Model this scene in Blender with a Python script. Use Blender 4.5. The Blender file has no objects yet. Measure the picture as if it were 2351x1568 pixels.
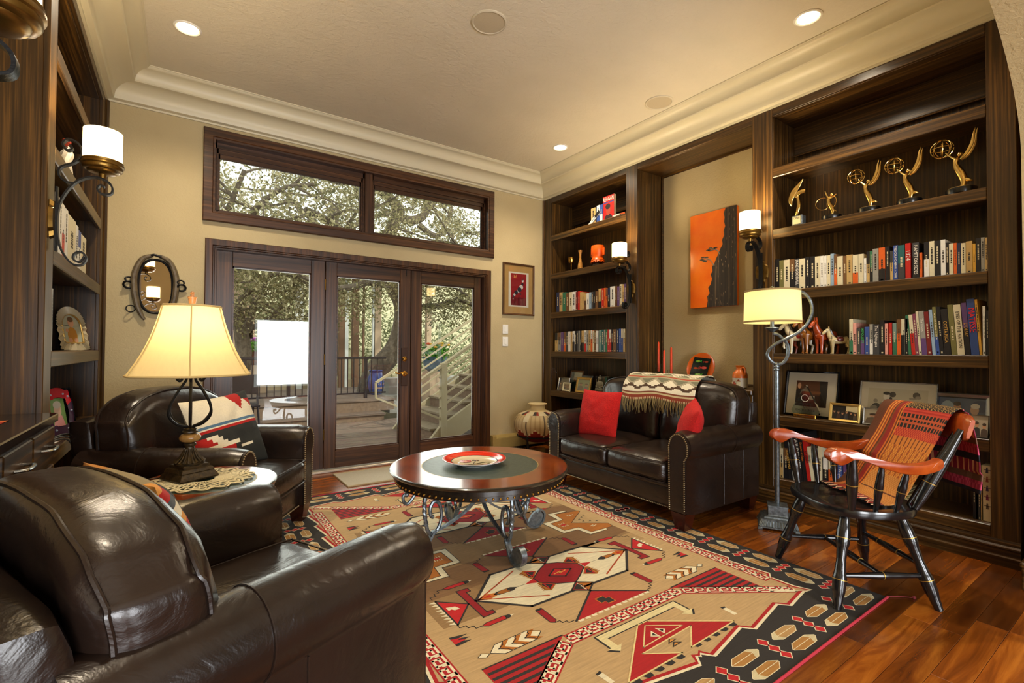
import bpy, bmesh, math, random
from mathutils import Matrix, Vector, noise
random.seed(7)
PI = math.pi
S = bpy.context.scene
COL = S.collection

# ---------------------------------------------------------------- camera
YAW, PIT, ROL, CAMH = 0.605365, 0.0172005, 0.00504257, 1.15
F_ = Vector((math.sin(YAW) * math.cos(PIT), math.cos(YAW) * math.cos(PIT), math.sin(PIT)))
R_ = Vector((math.cos(YAW), -math.sin(YAW), 0))
U_ = R_.cross(F_)
Rc = math.cos(ROL) * R_ + math.sin(ROL) * U_
Uc = -math.sin(ROL) * R_ + math.cos(ROL) * U_
cam = bpy.data.cameras.new('camera')
cam.sensor_width = 36.0
cam.lens = 36.0 * 1099.68 / 2351.0
cam.clip_start = 0.02
camo = bpy.data.objects.new('camera', cam)
camo.matrix_world = Matrix(((Rc.x, Uc.x, -F_.x, 0), (Rc.y, Uc.y, -F_.y, 0), (Rc.z, Uc.z, -F_.z, CAMH), (0, 0, 0, 1)))
COL.objects.link(camo)
S.camera = camo

# ---------------------------------------------------------------- view, world, daylight
S.view_settings.view_transform = 'Standard'
S.view_settings.look = 'None'
S.view_settings.gamma = 1.0
S.view_settings.use_curve_mapping = False
S.view_settings.exposure = 0.5
S.cycles.use_denoising = True
S.cycles.max_bounces = 7
S.cycles.use_adaptive_sampling = True
S.cycles.adaptive_threshold = 0.02
S.cycles.transparent_max_bounces = 24
S.cycles.sample_clamp_indirect = 6.0
S.cycles.caustics_reflective = False
S.cycles.caustics_refractive = False

W = bpy.data.worlds.new('sky')
S.world = W
W.use_nodes = True
wn = W.node_tree.nodes['Background']
wn.inputs[0].default_value = (0.93, 0.94, 0.90, 1)
wn.inputs[1].default_value = 1.7

def add_light(name, kind, loc, power, color=(1, 1, 1), size=0.1, size_y=None, rot=(0, 0, 0), parent=None, spot=None):
    l = bpy.data.lights.new(name, kind)
    l.energy = power
    l.color = color
    if kind == 'AREA':
        l.size = size
        if size_y:
            l.shape = 'RECTANGLE'
            l.size_y = size_y
    elif kind == 'SUN':
        l.angle = size
    else:
        l.shadow_soft_size = size
    if spot:
        l.spot_size = spot
        l.spot_blend = 0.9
    o = bpy.data.objects.new(name, l)
    o.location = loc
    o.rotation_euler = rot
    COL.objects.link(o)
    if parent:
        o.parent = parent
    return o

# sun outside, from behind the house and to the right
add_light('sun', 'SUN', (0, -5, 12), 2.2, (1.0, 0.93, 0.8), size=0.02, rot=(math.radians(38), math.radians(16), 0))
# area lights in the windows of the room behind the camera, one of them added
add_light('window_and_fill_light', 'AREA', (2.1, -3.42, 1.05), 85, (0.93, 0.96, 1.0), size=1.2, size_y=1.55, rot=(PI / 2, 0, 0))
add_light('window_and_fill_light', 'AREA', (-0.5, -3.42, 1.06), 120, (0.95, 0.97, 1.0), size=1.8, size_y=1.5, rot=(PI / 2, 0, 0))  # added fill light; the wider window it stands in is made up
# daylight through the glazed doors and the transom
add_light('door_daylight', 'AREA', (1.5, 5.0, 1.2), 40, (1.0, 0.98, 0.93), size=2.5, size_y=1.7, rot=(-PI / 2, 0, 0))

# ---------------------------------------------------------------- mesh builder
def lin(h):
    if isinstance(h, str):
        h = h.lstrip('#')
        c = [int(h[i:i + 2], 16) / 255 for i in (0, 2, 4)]
    else:
        c = list(h)
    return tuple(x / 12.92 if x <= 0.04045 else ((x + 0.055) / 1.055) ** 2.4 for x in c)

class MB:
    def __init__(s):
        s.v, s.f, s.c, s.T = [], [], [], None
    def vert(s, p):
        p = Vector(p)
        s.v.append(s.T @ p if s.T else p)
        return len(s.v) - 1
    def face(s, idx, col=None):
        s.f.append(tuple(idx))
        s.c.append(col)
    def quad(s, a, b, c, d, col=None):
        i = [s.vert(p) for p in (a, b, c, d)]
        s.face(i, col)
        return s
    def poly(s, pts, col=None):
        s.face([s.vert(p) for p in pts], col)
        return s
    def box(s, x0, x1, y0, y1, z0, z1, col=None):
        i = [s.vert((x, y, z)) for x in (x0, x1) for y in (y0, y1) for z in (z0, z1)]
        for q in ((0, 1, 3, 2), (4, 6, 7, 5), (0, 4, 5, 1), (2, 3, 7, 6), (0, 2, 6, 4), (1, 5, 7, 3)):
            s.face([i[k] for k in q], col)
        return s
    def cbox(s, x0, x1, y0, y1, z0, z1, b=0.004, col=None):
        """box with chamfered edges"""
        X, Y, Z = (x0, x1), (y0, y1), (z0, z1)
        ids = {}
        for a in (0, 1):
            for d in (0, 1):
                for e in (0, 1):
                    sx, sy, sz = (1 - 2 * a) * b, (1 - 2 * d) * b, (1 - 2 * e) * b
                    ids[a, d, e, 0] = s.vert((X[a], Y[d] + sy, Z[e] + sz))
                    ids[a, d, e, 1] = s.vert((X[a] + sx, Y[d], Z[e] + sz))
                    ids[a, d, e, 2] = s.vert((X[a] + sx, Y[d] + sy, Z[e]))
        def q(l, flip):
            s.face(l[::-1] if flip else l, col)
        for a in (0, 1):
            q([ids[a, 0, 0, 0], ids[a, 0, 1, 0], ids[a, 1, 1, 0], ids[a, 1, 0, 0]], a)
            q([ids[0, a, 0, 1], ids[1, a, 0, 1], ids[1, a, 1, 1], ids[0, a, 1, 1]], a)
            q([ids[0, 0, a, 2], ids[0, 1, a, 2], ids[1, 1, a, 2], ids[1, 0, a, 2]], a)
        for a in (0, 1):
            for d in (0, 1):
                q([ids[a, d, 0, 0], ids[a, d, 1, 0], ids[a, d, 1, 1], ids[a, d, 0, 1]], (a + d) % 2 == 0)
                q([ids[a, 0, d, 0], ids[a, 1, d, 0], ids[a, 1, d, 2], ids[a, 0, d, 2]], (a + d) % 2 == 1)
                q([ids[0, a, d, 1], ids[1, a, d, 1], ids[1, a, d, 2], ids[0, a, d, 2]], (a + d) % 2 == 0)
                for e in (0, 1):
                    q([ids[a, d, e, 0], ids[a, d, e, 1], ids[a, d, e, 2]], (a + d + e) % 2 == 0)
        return s
    def tube(s, pts, r, n=8, closed=False, caps=True, col=None, flat=1.0, up=None):
        pts = [Vector(p) for p in pts]
        m = len(pts)
        rs = r if isinstance(r, (list, tuple)) else [r] * m
        prev = None
        rings = []
        for i, p in enumerate(pts):
            a = pts[(i - 1) % m] if (i > 0 or closed) else p
            b = pts[(i + 1) % m] if (i < m - 1 or closed) else p
            t = (b - a)
            t = t.normalized() if t.length > 1e-9 else Vector((0, 0, 1))
            if up is not None:
                u = Vector(up)
                n1 = u - u.dot(t) * t
            elif prev is None:
                u = Vector((0, 0, 1)) if abs(t.z) < 0.9 else Vector((1, 0, 0))
                n1 = u - u.dot(t) * t
            else:
                n1 = prev - prev.dot(t) * t
            if n1.length < 1e-6:
                n1 = Vector((1, 0, 0)) if abs(t.x) < 0.9 else Vector((0, 1, 0))
                n1 = n1 - n1.dot(t) * t
            n1.normalize()
            prev = n1
            n2 = t.cross(n1)
            ring = []
            for k in range(n):
                a_ = 2 * PI * k / n
                ring.append(s.vert(p + rs[i] * (math.cos(a_) * n1 * flat + math.sin(a_) * n2)))
            rings.append(ring)
        for i in range(m if closed else m - 1):
            A, B = rings[i], rings[(i + 1) % m]
            for k in range(n):
                s.face((A[k], A[(k + 1) % n], B[(k + 1) % n], B[k]), col)
        if caps and not closed:
            s.face(rings[0][::-1], col)
            s.face(rings[-1], col)
        return s
    def strap(s, pts, w, t, up, col=None):
        """flat bar of width w (along up) and thickness t following pts"""
        pts = [Vector(p) for p in pts]
        m = len(pts)
        rings = []
        u = Vector(up).normalized()
        for i, p in enumerate(pts):
            a, b = pts[max(i - 1, 0)], pts[min(i + 1, m - 1)]
            tt = (b - a).normalized()
            nn = tt.cross(u).normalized()
            rings.append([s.vert(p + u * w / 2 * x + nn * t / 2 * y) for x, y in ((-1, -1), (1, -1), (1, 1), (-1, 1))])
        for i in range(m - 1):
            for k in range(4):
                s.face((rings[i][k], rings[i][(k + 1) % 4], rings[i + 1][(k + 1) % 4], rings[i + 1][k]), col)
        s.face(rings[0][::-1], col)
        s.face(rings[-1], col)
        return s
    def lathe(s, prof, n=24, c=(0, 0, 0), col=None, sx=1, sy=1, caps=True):
        rings = []
        if max(z for _, z in prof) - min(z for _, z in prof) < 1e-6:
            caps = False
        cf = col if callable(col) else None
        for r, z in prof:
            rings.append([s.vert((c[0] + sx * r * math.cos(2 * PI * k / n), c[1] + sy * r * math.sin(2 * PI * k / n), c[2] + z)) for k in range(n)])
        for i in range(len(prof) - 1):
            for k in range(n):
                s.face((rings[i][k], rings[i][(k + 1) % n], rings[i + 1][(k + 1) % n], rings[i + 1][k]), cf(i, k) if cf else col)
        if caps and prof[0][0] > 1e-5:
            s.face(rings[0][::-1], None if cf else col)
        if caps and prof[-1][0] > 1e-5 and prof[-1][1] > max(z for _, z in prof) - 0.002:
            s.face(rings[-1], None if cf else col)
        return s
    def sphere(s, c, r, n=10, m=6, col=None, sc=(1, 1, 1)):
        c = Vector(c)
        rings = []
        top = s.vert(c + Vector((0, 0, r * sc[2])))
        bot = s.vert(c - Vector((0, 0, r * sc[2])))
        for j in range(1, m):
            a = PI * j / m
            rings.append([s.vert(c + Vector((r * sc[0] * math.sin(a) * math.cos(2 * PI * k / n), r * sc[1] * math.sin(a) * math.sin(2 * PI * k / n), r * sc[2] * math.cos(a)))) for k in range(n)])
        for k in range(n):
            s.face((top, rings[0][k], rings[0][(k + 1) % n]), col)
            s.face((bot, rings[-1][(k + 1) % n], rings[-1][k]), col)
            for j in range(m - 2):
                s.face((rings[j][k], rings[j + 1][k], rings[j + 1][(k + 1) % n], rings[j][(k + 1) % n]), col)
        return s
    def prism(s, poly, f0, f1, col=None, cap=True):
        """poly: list of 2d points, f0/f1 map (a,b) -> 3d for the two ends"""
        A = [s.vert(f0(*p)) for p in poly]
        B = [s.vert(f1(*p)) for p in poly]
        n = len(poly)
        for k in range(n):
            s.face((A[k], A[(k + 1) % n], B[(k + 1) % n], B[k]), col)
        if cap:
            s.face(A[::-1], col)
            s.face(B, col)
        return s
    def grid(s, fn, nu, nv, col=None, closed_u=False):
        ids = [[s.vert(fn(i / nu, j / nv)) for j in range(nv + 1)] for i in range(nu + (0 if closed_u else 1))]
        for i in range(nu):
            for j in range(nv):
                i2 = (i + 1) % nu if closed_u else i + 1
                c = col((i + 0.5) / nu, (j + 0.5) / nv) if callable(col) else col
                s.face((ids[i][j], ids[i2][j], ids[i2][j + 1], ids[i][j + 1]), c)
        return s
    def rbox(s, c, size, r, n=8, fn=None, col=None):
        """rounded, subdivided box; fn(x,y,z in -1..1, point) -> point for bulge"""
        hx, hy, hz = size[0] / 2, size[1] / 2, size[2] / 2
        r = min(r, hx * 0.999, hy * 0.999, hz * 0.999)
        key = {}
        def V(a, b, d):
            k = (a, b, d)
            if k in key:
                return key[k]
            def warp(t):
                u = t / n * 2 - 1
                return math.copysign(abs(u) ** 0.8, u)
            u = Vector((warp(a), warp(b), warp(d)))
            p = Vector((u.x * hx, u.y * hy, u.z * hz))
            q = Vector((max(-hx + r, min(hx - r, p.x)), max(-hy + r, min(hy - r, p.y)), max(-hz + r, min(hz - r, p.z))))
            d_ = p - q
            if d_.length > 1e-9:
                # outer corners pulled in to the radius
                m = max(abs(d_.x), abs(d_.y), abs(d_.z))
                p = q + d_.normalized() * m
            if fn:
                p = fn(u, p)
            key[k] = s.vert(p + Vector(c))
            return key[k]
        for a in range(n):
            for b in range(n):
                s.face((V(a, b, 0), V(a, b + 1, 0), V(a + 1, b + 1, 0), V(a + 1, b, 0)), col)
                s.face((V(a, b, n), V(a + 1, b, n), V(a + 1, b + 1, n), V(a, b + 1, n)), col)
                s.face((V(a, 0, b), V(a + 1, 0, b), V(a + 1, 0, b + 1), V(a, 0, b + 1)), col)
                s.face((V(a, n, b), V(a, n, b + 1), V(a + 1, n, b + 1), V(a + 1, n, b)), col)
                s.face((V(0, a, b), V(0, a, b + 1), V(0, a + 1, b + 1), V(0, a + 1, b)), col)
                s.face((V(n, a, b), V(n, a + 1, b), V(n, a + 1, b + 1), V(n, a, b + 1)), col)
        s.key = key
        return s
    def mesh(s, name, smooth=True, angle=35):
        me = bpy.data.meshes.new(name)
        me.from_pydata([tuple(v) for v in s.v], [], s.f)
        if any(c is not None for c in s.c):
            at = me.color_attributes.new('Col', 'FLOAT_COLOR', 'CORNER')
            buf = []
            cache = {}
            for f, c in zip(s.f, s.c):
                if c is None:
                    c = '#808080'
                k = c if isinstance(c, str) else tuple(c)
                if k not in cache:
                    cache[k] = list(lin(c)) + [1.0]
                buf.extend(cache[k] * len(f))
            at.data.foreach_set('color', buf)
        me.validate()
        if smooth:
            me.polygons.foreach_set('use_smooth', [True] * len(me.polygons))
            me.set_sharp_from_angle(angle=math.radians(angle))
        me.update()
        return me

WORLDLY = set()     # things whose parts are modelled in room coordinates
def obj(name, mb, mat, parent=None, smooth=True, angle=35, loc=None):
    me = mb if isinstance(mb, bpy.types.Mesh) else mb.mesh(name, smooth, angle)
    if mat is not None and not me.materials:
        me.materials.append(mat)
    o = bpy.data.objects.new(name, me)
    COL.objects.link(o)
    if loc:
        o.location = loc
    if parent is not None:
        o.parent = parent
        if parent.name in WORLDLY:
            o.matrix_parent_inverse = parent.matrix_basis.inverted()
    return o

def tag(o, label, cat, group=None):
    o['label'] = label
    o['category'] = cat
    if group:
        o['group'] = group
    return o

def thing(name, label, cat, loc=(0, 0, 0), rotz=0.0, group=None, world=False):
    o = bpy.data.objects.new(name, None)
    o.empty_display_size = 0.05
    COL.objects.link(o)
    o.matrix_basis = Matrix.Translation(loc) @ Matrix.Rotation(rotz, 4, 'Z')
    tag(o, label, cat, group)
    if world:
        WORLDLY.add(o.name)
    return o

def struct(name, mb, mat, parent=None, **k):
    o = obj(name, mb, mat, parent, **k)
    if parent is None:
        o['kind'] = 'structure'
    return o

def copy_tree(o, parent=None):
    c = o.copy()
    COL.objects.link(c)
    if parent is not None:
        c.parent = parent
    for ch in list(o.children):
        copy_tree(ch, c)
    return c

TEXTS = []
def text_obj(name, s, size, mat, M, parent, extrude=0.0004, align='CENTER', sx=1.0):
    cu = bpy.data.curves.new(name, 'FONT')
    cu.body = s
    cu.size = size
    cu.extrude = extrude
    cu.align_x = align
    cu.align_y = 'CENTER'
    cu.resolution_u = 2
    cu.materials.append(mat)
    o = bpy.data.objects.new(name, cu)
    COL.objects.link(o)
    o.matrix_basis = M @ Matrix.Diagonal((sx, 1, 1, 1))
    if parent is not None:
        o.parent = parent
        if parent.name in WORLDLY:
            o.matrix_parent_inverse = parent.matrix_basis.inverted()
    TEXTS.append(o)
    return o

def basis(x, y, z, o):
    x, y, z, o = Vector(x), Vector(y), Vector(z), Vector(o)
    return Matrix(((x.x, y.x, z.x, o.x), (x.y, y.y, z.y, o.y), (x.z, y.z, z.z, o.z), (0, 0, 0, 1)))

def bez(pts, n=8, closed=False):
    """Catmull-Rom through pts"""
    P = [Vector(p) for p in pts]
    out = []
    m = len(P)
    for i in range(m if closed else m - 1):
        p0 = P[(i - 1) % m] if (i > 0 or closed) else P[0]
        p1, p2 = P[i], P[(i + 1) % m]
        p3 = P[(i + 2) % m] if (i + 2 < m or closed) else P[-1]
        for k in range(n):
            t = k / n
            out.append(0.5 * ((2 * p1) + (-p0 + p2) * t + (2 * p0 - 5 * p1 + 4 * p2 - p3) * t * t + (-p0 + 3 * p1 - 3 * p2 + p3) * t ** 3))
    if not closed:
        out.append(P[-1])
    return out

# ---------------------------------------------------------------- materials
MATS = {}
def nodes_of(name):
    m = bpy.data.materials.new(name)
    m.use_nodes = True
    nt = m.node_tree
    b = nt.nodes['Principled BSDF']
    return m, nt, b

def rgba(h):
    return tuple(lin(h)) + (1.0,)

def mapping(nt, scale=(1, 1, 1), coord='Object', rot=(0, 0, 0)):
    tc = nt.nodes.new('ShaderNodeTexCoord')
    mp = nt.nodes.new('ShaderNodeMapping')
    mp.inputs['Scale'].default_value = scale
    mp.inputs['Rotation'].default_value = rot
    nt.links.new(tc.outputs[coord], mp.inputs['Vector'])
    return mp.outputs[0]

def noise_n(nt, vec, scale, detail=3, rough=0.55, dist=0.0):
    n = nt.nodes.new('ShaderNodeTexNoise')
    n.inputs['Scale'].default_value = scale
    n.inputs['Detail'].default_value = detail
    n.inputs['Roughness'].default_value = rough
    n.inputs['Distortion'].default_value = dist
    nt.links.new(vec, n.inputs['Vector'])
    return n

def ramp(nt, fac, stops):
    r = nt.nodes.new('ShaderNodeValToRGB')
    e = r.color_ramp.elements
    while len(e) < len(stops):
        e.new(0.5)
    for i, (p, c) in enumerate(stops):
        e[i].position = p
        e[i].color = rgba(c)
    nt.links.new(fac, r.inputs[0])
    return r

def bump(nt, b, height, strength=0.3, dist=0.01):
    n = nt.nodes.new('ShaderNodeBump')
    n.inputs['Strength'].default_value = strength
    n.inputs['Distance'].default_value = dist
    nt.links.new(height, n.inputs['Height'])
    nt.links.new(n.outputs[0], b.inputs['Normal'])

def plain(name, h, rough=0.5, metal=0.0, emit=0.0, emit_col=None, bumpscale=None, bumpstr=0.2, coat=0.0, var=None):
    if name in MATS:
        return MATS[name]
    m, nt, b = nodes_of(name)
    b.inputs['Base Color'].default_value = rgba(h)
    b.inputs['Roughness'].default_value = rough
    b.inputs['Metallic'].default_value = metal
    if coat:
        b.inputs['Coat Weight'].default_value = coat
        b.inputs['Coat Roughness'].default_value = 0.08
    if emit:
        b.inputs['Emission Color'].default_value = rgba(emit_col or h)
        b.inputs['Emission Strength'].default_value = emit
    vec = mapping(nt)
    nz = noise_n(nt, vec, bumpscale or 40, 4)
    if var:
        r = ramp(nt, nz.outputs[0], [(0.3, h), (0.7, var)])
        nt.links.new(r.outputs[0], b.inputs['Base Color'])
    if bumpscale:
        bump(nt, b, nz.outputs[0], bumpstr, 0.005)
    MATS[name] = m
    return m

def leafmat(name):
    m = bpy.data.materials.new(name)
    m.use_nodes = True
    nt = m.node_tree
    nt.nodes.remove(nt.nodes['Principled BSDF'])
    a = nt.nodes.new('ShaderNodeVertexColor'); a.layer_name = 'Col'
    d = nt.nodes.new('ShaderNodeBsdfDiffuse'); t = nt.nodes.new('ShaderNodeBsdfTranslucent'); x = nt.nodes.new('ShaderNodeMixShader')
    x.inputs[0].default_value = 0.45
    nt.links.new(a.outputs[0], d.inputs[0]); nt.links.new(a.outputs[0], t.inputs[0])
    nt.links.new(d.outputs[0], x.inputs[1]); nt.links.new(t.outputs[0], x.inputs[2])
    nt.links.new(x.outputs[0], nt.nodes['Material Output'].inputs[0])
    MATS[name] = m
    return m

def vcol(name, rough=0.6, bumpscale=None, bumpstr=0.25, coat=0.0, vary=0.0, vscale=30, vstretch=(1, 1, 1), emit=0.0):
    if name in MATS:
        return MATS[name]
    m, nt, b = nodes_of(name)
    a = nt.nodes.new('ShaderNodeVertexColor')
    a.layer_name = 'Col'
    out = a.outputs[0]
    b.inputs['Roughness'].default_value = rough
    if coat:
        b.inputs['Coat Weight'].default_value = coat
        b.inputs['Coat Roughness'].default_value = 0.1
    if vary:
        nz = noise_n(nt, mapping(nt, vstretch), vscale, 4)
        mm = nt.nodes.new('ShaderNodeMapRange')
        mm.inputs['From Min'].default_value = 0.25
        mm.inputs['From Max'].default_value = 0.75
        mm.inputs['To Min'].default_value = 1 - vary
        mm.inputs['To Max'].default_value = 1 + vary
        nt.links.new(nz.outputs[0], mm.inputs[0])
        mx = nt.nodes.new('ShaderNodeVectorMath')
        mx.operation = 'SCALE'
        nt.links.new(out, mx.inputs[0])
        nt.links.new(mm.outputs[0], mx.inputs['Scale'])
        out = mx.outputs[0]
    nt.links.new(out, b.inputs['Base Color'])
    if emit:
        nt.links.new(out, b.inputs['Emission Color'])
        b.inputs['Emission Strength'].default_value = emit
    if bumpscale:
        bump(nt, b, noise_n(nt, mapping(nt), bumpscale, 3).outputs[0], bumpstr, 0.003)
    MATS[name] = m
    return m

def wood(name, axis, dark, mid, light, rough=0.32, fine=60.0, coat=0.0, rand=0.0, swirl=0.0, spec=0.5):
    """straight grained wood; grain runs along axis 0/1/2"""
    if name in MATS:
        return MATS[name]
    m, nt, b = nodes_of(name)
    sc = [fine, fine, fine]
    sc[axis] = 1.3 if not swirl else 1.6
    if swirl:
        for k in range(3):
            if k != axis:
                sc[k] = 15.0
    vec = mapping(nt, tuple(sc))
    if rand:
        oi = nt.nodes.new('ShaderNodeObjectInfo')
        va = nt.nodes.new('ShaderNodeVectorMath')
        va.operation = 'MULTIPLY_ADD'
        nt.links.new(oi.outputs['Random'], va.inputs[0])
        va.inputs[1].default_value = (97.0, 61.0, 43.0)
        nt.links.new(vec, va.inputs[2])
        vec = va.outputs[0]
    n1 = noise_n(nt, vec, 1.0, 5, 0.62, swirl)
    r = ramp(nt, n1.outputs[0], [(0.30, dark), (0.52, mid), (0.74, light)])
    out = r.outputs[0]
    if rand:
        hs = nt.nodes.new('ShaderNodeHueSaturation')
        mr = nt.nodes.new('ShaderNodeMapRange')
        mr.inputs['To Min'].default_value = 1 - rand
        mr.inputs['To Max'].default_value = 1 + rand
        nt.links.new(oi.outputs['Random'], mr.inputs[0])
        nt.links.new(mr.outputs[0], hs.inputs['Value'])
        nt.links.new(out, hs.inputs['Color'])
        out = hs.outputs[0]
    nt.links.new(out, b.inputs['Base Color'])
    b.inputs['Roughness'].default_value = rough
    b.inputs['Specular IOR Level'].default_value = spec
    if coat:
        b.inputs['Coat Weight'].default_value = coat
        b.inputs['Coat Roughness'].default_value = 0.12
    bump(nt, b, n1.outputs[0], 0.08, 0.004)
    MATS[name] = m
    return m

def stucco(name, h, h2, scale=55, strength=0.5, rough=0.85):
    if name in MATS:
        return MATS[name]
    m, nt, b = nodes_of(name)
    vec = mapping(nt)
    n1 = noise_n(nt, vec, scale, 3, 0.6, 0.6)
    n2 = noise_n(nt, vec, 2.5, 2)
    r = ramp(nt, n2.outputs[0], [(0.3, h), (0.7, h2)])
    nt.links.new(r.outputs[0], b.inputs['Base Color'])
    b.inputs['Roughness'].default_value = rough
    bump(nt, b, n1.outputs[0], strength, 0.006)
    MATS[name] = m
    return m

def leather(name, h, h2, rough=0.3):
    m, nt, b = nodes_of(name)
    vec = mapping(nt)
    big = noise_n(nt, vec, 5.0, 3)
    r = ramp(nt, big.outputs[0], [(0.3, h), (0.7, h2)])
    nt.links.new(r.outputs[0], b.inputs['Base Color'])
    b.inputs['Roughness'].default_value = rough
    b.inputs['Specular IOR Level'].default_value = 0.55
    wr = noise_n(nt, mapping(nt, (1, 1, 1)), 9.0, 4, 0.55, 1.2)
    fine = noise_n(nt, vec, 260, 2)
    ad = nt.nodes.new('ShaderNodeMath')
    ad.operation = 'MULTIPLY_ADD'
    nt.links.new(fine.outputs[0], ad.inputs[0])
    ad.inputs[1].default_value = 0.06
    nt.links.new(wr.outputs[0], ad.inputs[2])
    bump(nt, b, ad.outputs[0], 0.32, 0.012)
    MATS[name] = m
    return m

def glass_sheet(name, tint='#f4f8f6', refl=1.0):
    m = bpy.data.materials.new(name)
    m.use_nodes = True
    nt = m.node_tree
    nt.nodes.remove(nt.nodes['Principled BSDF'])
    out = nt.nodes['Material Output']
    t = nt.nodes.new('ShaderNodeBsdfTransparent')
    t.inputs[0].default_value = rgba(tint)
    g = nt.nodes.new('ShaderNodeBsdfGlossy')
    g.inputs['Roughness'].default_value = 0.0
    f = nt.nodes.new('ShaderNodeFresnel')
    f.inputs[0].default_value = 1.5
    mu = nt.nodes.new('ShaderNodeMath')
    mu.operation = 'MULTIPLY'
    mu.use_clamp = True
    mu.inputs[1].default_value = refl
    mx = nt.nodes.new('ShaderNodeMixShader')
    nt.links.new(f.outputs[0], mu.inputs[0])
    nt.links.new(mu.outputs[0], mx.inputs[0])
    nt.links.new(t.outputs[0], mx.inputs[1])
    nt.links.new(g.outputs[0], mx.inputs[2])
    nt.links.new(mx.outputs[0], out.inputs[0])
    MATS[name] = m
    return m

def shade_mat(name, h, glow, emit=1.0, rough=0.7):
    """lamp shade lit from inside: diffuse + translucent + its own glow"""
    m = bpy.data.materials.new(name)
    m.use_nodes = True
    nt = m.node_tree
    nt.nodes.remove(nt.nodes['Principled BSDF'])
    out = nt.nodes['Material Output']
    d = nt.nodes.new('ShaderNodeBsdfDiffuse')
    d.inputs[0].default_value = rgba(h)
    t = nt.nodes.new('ShaderNodeBsdfTranslucent')
    t.inputs[0].default_value = rgba(h)
    e = nt.nodes.new('ShaderNodeEmission')
    e.inputs[0].default_value = rgba(glow)
    e.inputs[1].default_value = emit
    a = nt.nodes.new('ShaderNodeMixShader')
    a.inputs[0].default_value = 0.5
    s2 = nt.nodes.new('ShaderNodeAddShader')
    nt.links.new(d.outputs[0], a.inputs[1])
    nt.links.new(t.outputs[0], a.inputs[2])
    nt.links.new(a.outputs[0], s2.inputs[0])
    nt.links.new(e.outputs[0], s2.inputs[1])
    nt.links.new(s2.outputs[0], out.inputs[0])
    wv = noise_n(nt, mapping(nt, (60, 60, 2)), 1.0, 3)
    r = ramp(nt, wv.outputs[0], [(0.25, h), (0.85, tuple(min(1, x * 1.06) for x in [int(h.lstrip('#')[i:i + 2], 16) / 255 for i in (0, 2, 4)]))])
    nt.links.new(r.outputs[0], d.inputs[0])
    MATS[name] = m
    return m

M_WALL = stucco('wall_stucco', '#b3a27a', '#baaa82', 60, 0.5)
M_CEIL = stucco('ceiling_stucco', '#d2cab4', '#d7cfba', 30, 0.95)
M_TRIM = plain('painted_trim', '#cdc5a8', 0.42)
WD = ('#191107', '#402b12', '#785525')
M_WZ = wood('espresso_wood_vertical', 2, *WD, fine=70)
M_WY = wood('espresso_wood_along', 1, *WD, fine=70)
M_WX = wood('espresso_wood_across', 0, *WD, fine=70)
DW = ('#21120a', '#432815', '#664225')
M_DZ = wood('door_wood_vertical', 2, *DW, rough=0.35, fine=45)
M_DX = wood('door_wood_across', 0, *DW, rough=0.35, fine=45)
M_FLOOR = wood('walnut_plank', 0, '#552809', '#824412', '#b06a22', rough=0.24, rand=0.5, swirl=0.7, coat=0.2)
M_LEATHER = leather('brown_leather', '#1a120e', '#271b15', 0.27)
M_IRON = plain('black_iron', '#1c1b1a', 0.45, 0.7, bumpscale=60, bumpstr=0.3)
M_PEWTER = plain('brushed_pewter', '#5f676d', 0.38, 0.85, bumpscale=50, bumpstr=0.35, var='#8d979c')
M_BRONZE = plain('aged_bronze', '#6d5223', 0.33, 0.9, var='#8c6c34', bumpscale=25, bumpstr=0.15)
M_BRASS = plain('polished_brass', '#d0a04a', 0.2, 1.0)
M_GOLD = plain('gilded_metal', '#e6c274', 0.2, 1.0)
M_BLACK = plain('black_lacquer', '#0c0c0d', 0.25)
M_NAIL = plain('antique_nail', '#9c8a68', 0.3, 0.9)
M_WHITE = plain('white_plastic', '#e8e6dd', 0.4)
M_GLASS = glass_sheet('window_glass', '#f7fbf8', 1.2)
M_PGLASS = glass_sheet('picture_glass', '#fdfdfd', 0.5)
M_CRYSTAL = glass_sheet('clear_glass', '#e6eeea', 1.6)
M_MIRROR = plain('mirror_silver', '#e6ddcf', 0.02, 1.0)
M_PAPER = vcol('printed_paper', 0.5)
M_BOOK = vcol('book_covers', 0.42, vary=0.06, vscale=60)
M_CHERRY = plain('cherry_wood', '#8a2c0a', 0.22, var='#b04a12', bumpscale=7, bumpstr=0.02, coat=0.4)
M_CREAM = plain('cream_paint', '#cfc7a6', 0.5)
# ================================================================ the room shell
XL, XR, XN, YB, ZC = -0.478, 3.66, 4.05, 4.62, 3.215
DEPTH = 0.39
# subfloor and planks
fl = MB()
fl.box(-2.6, 5.2, -3.6, 4.72, -0.12, -0.012)
floor = struct('floor', fl, plain('subfloor', '#2a180c', 0.8))
rnd = random.Random(3)
plank_mesh = {}
def plank(L):
    if L not in plank_mesh:
        mb = MB()
        mb.cbox(0, L - 0.0012, 0.0006, 0.0994, -0.012, 0.0, 0.0007)
        plank_mesh[L] = mb.mesh('plank', False)
        plank_mesh[L].materials.append(M_FLOOR)
    return plank_mesh[L]
for row in range(43):
    y = 0.37 + row * 0.1
    if y > 4.6:
        break
    x = XL - rnd.choice((0.1, 0.3, 0.5, 0.7))
    x1 = XN
    while x < x1:
        L = rnd.choice((0.6, 0.8, 1.0, 1.2, 1.4))
        o = bpy.data.objects.new('plank', plank(L))
        COL.objects.link(o)
        o.location = (x, y, 0)
        o.parent = floor
        x += L
rf = MB()
rf.box(-2.6, 5.2, -3.6, 0.37, -0.012, 0)
struct('floor_hall', rf, M_FLOOR)

# ceiling
ce = MB()
ce.box(-2.6, 5.2, -3.6, 4.75, ZC, ZC + 0.1)
struct('ceiling', ce, M_CEIL)

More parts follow.
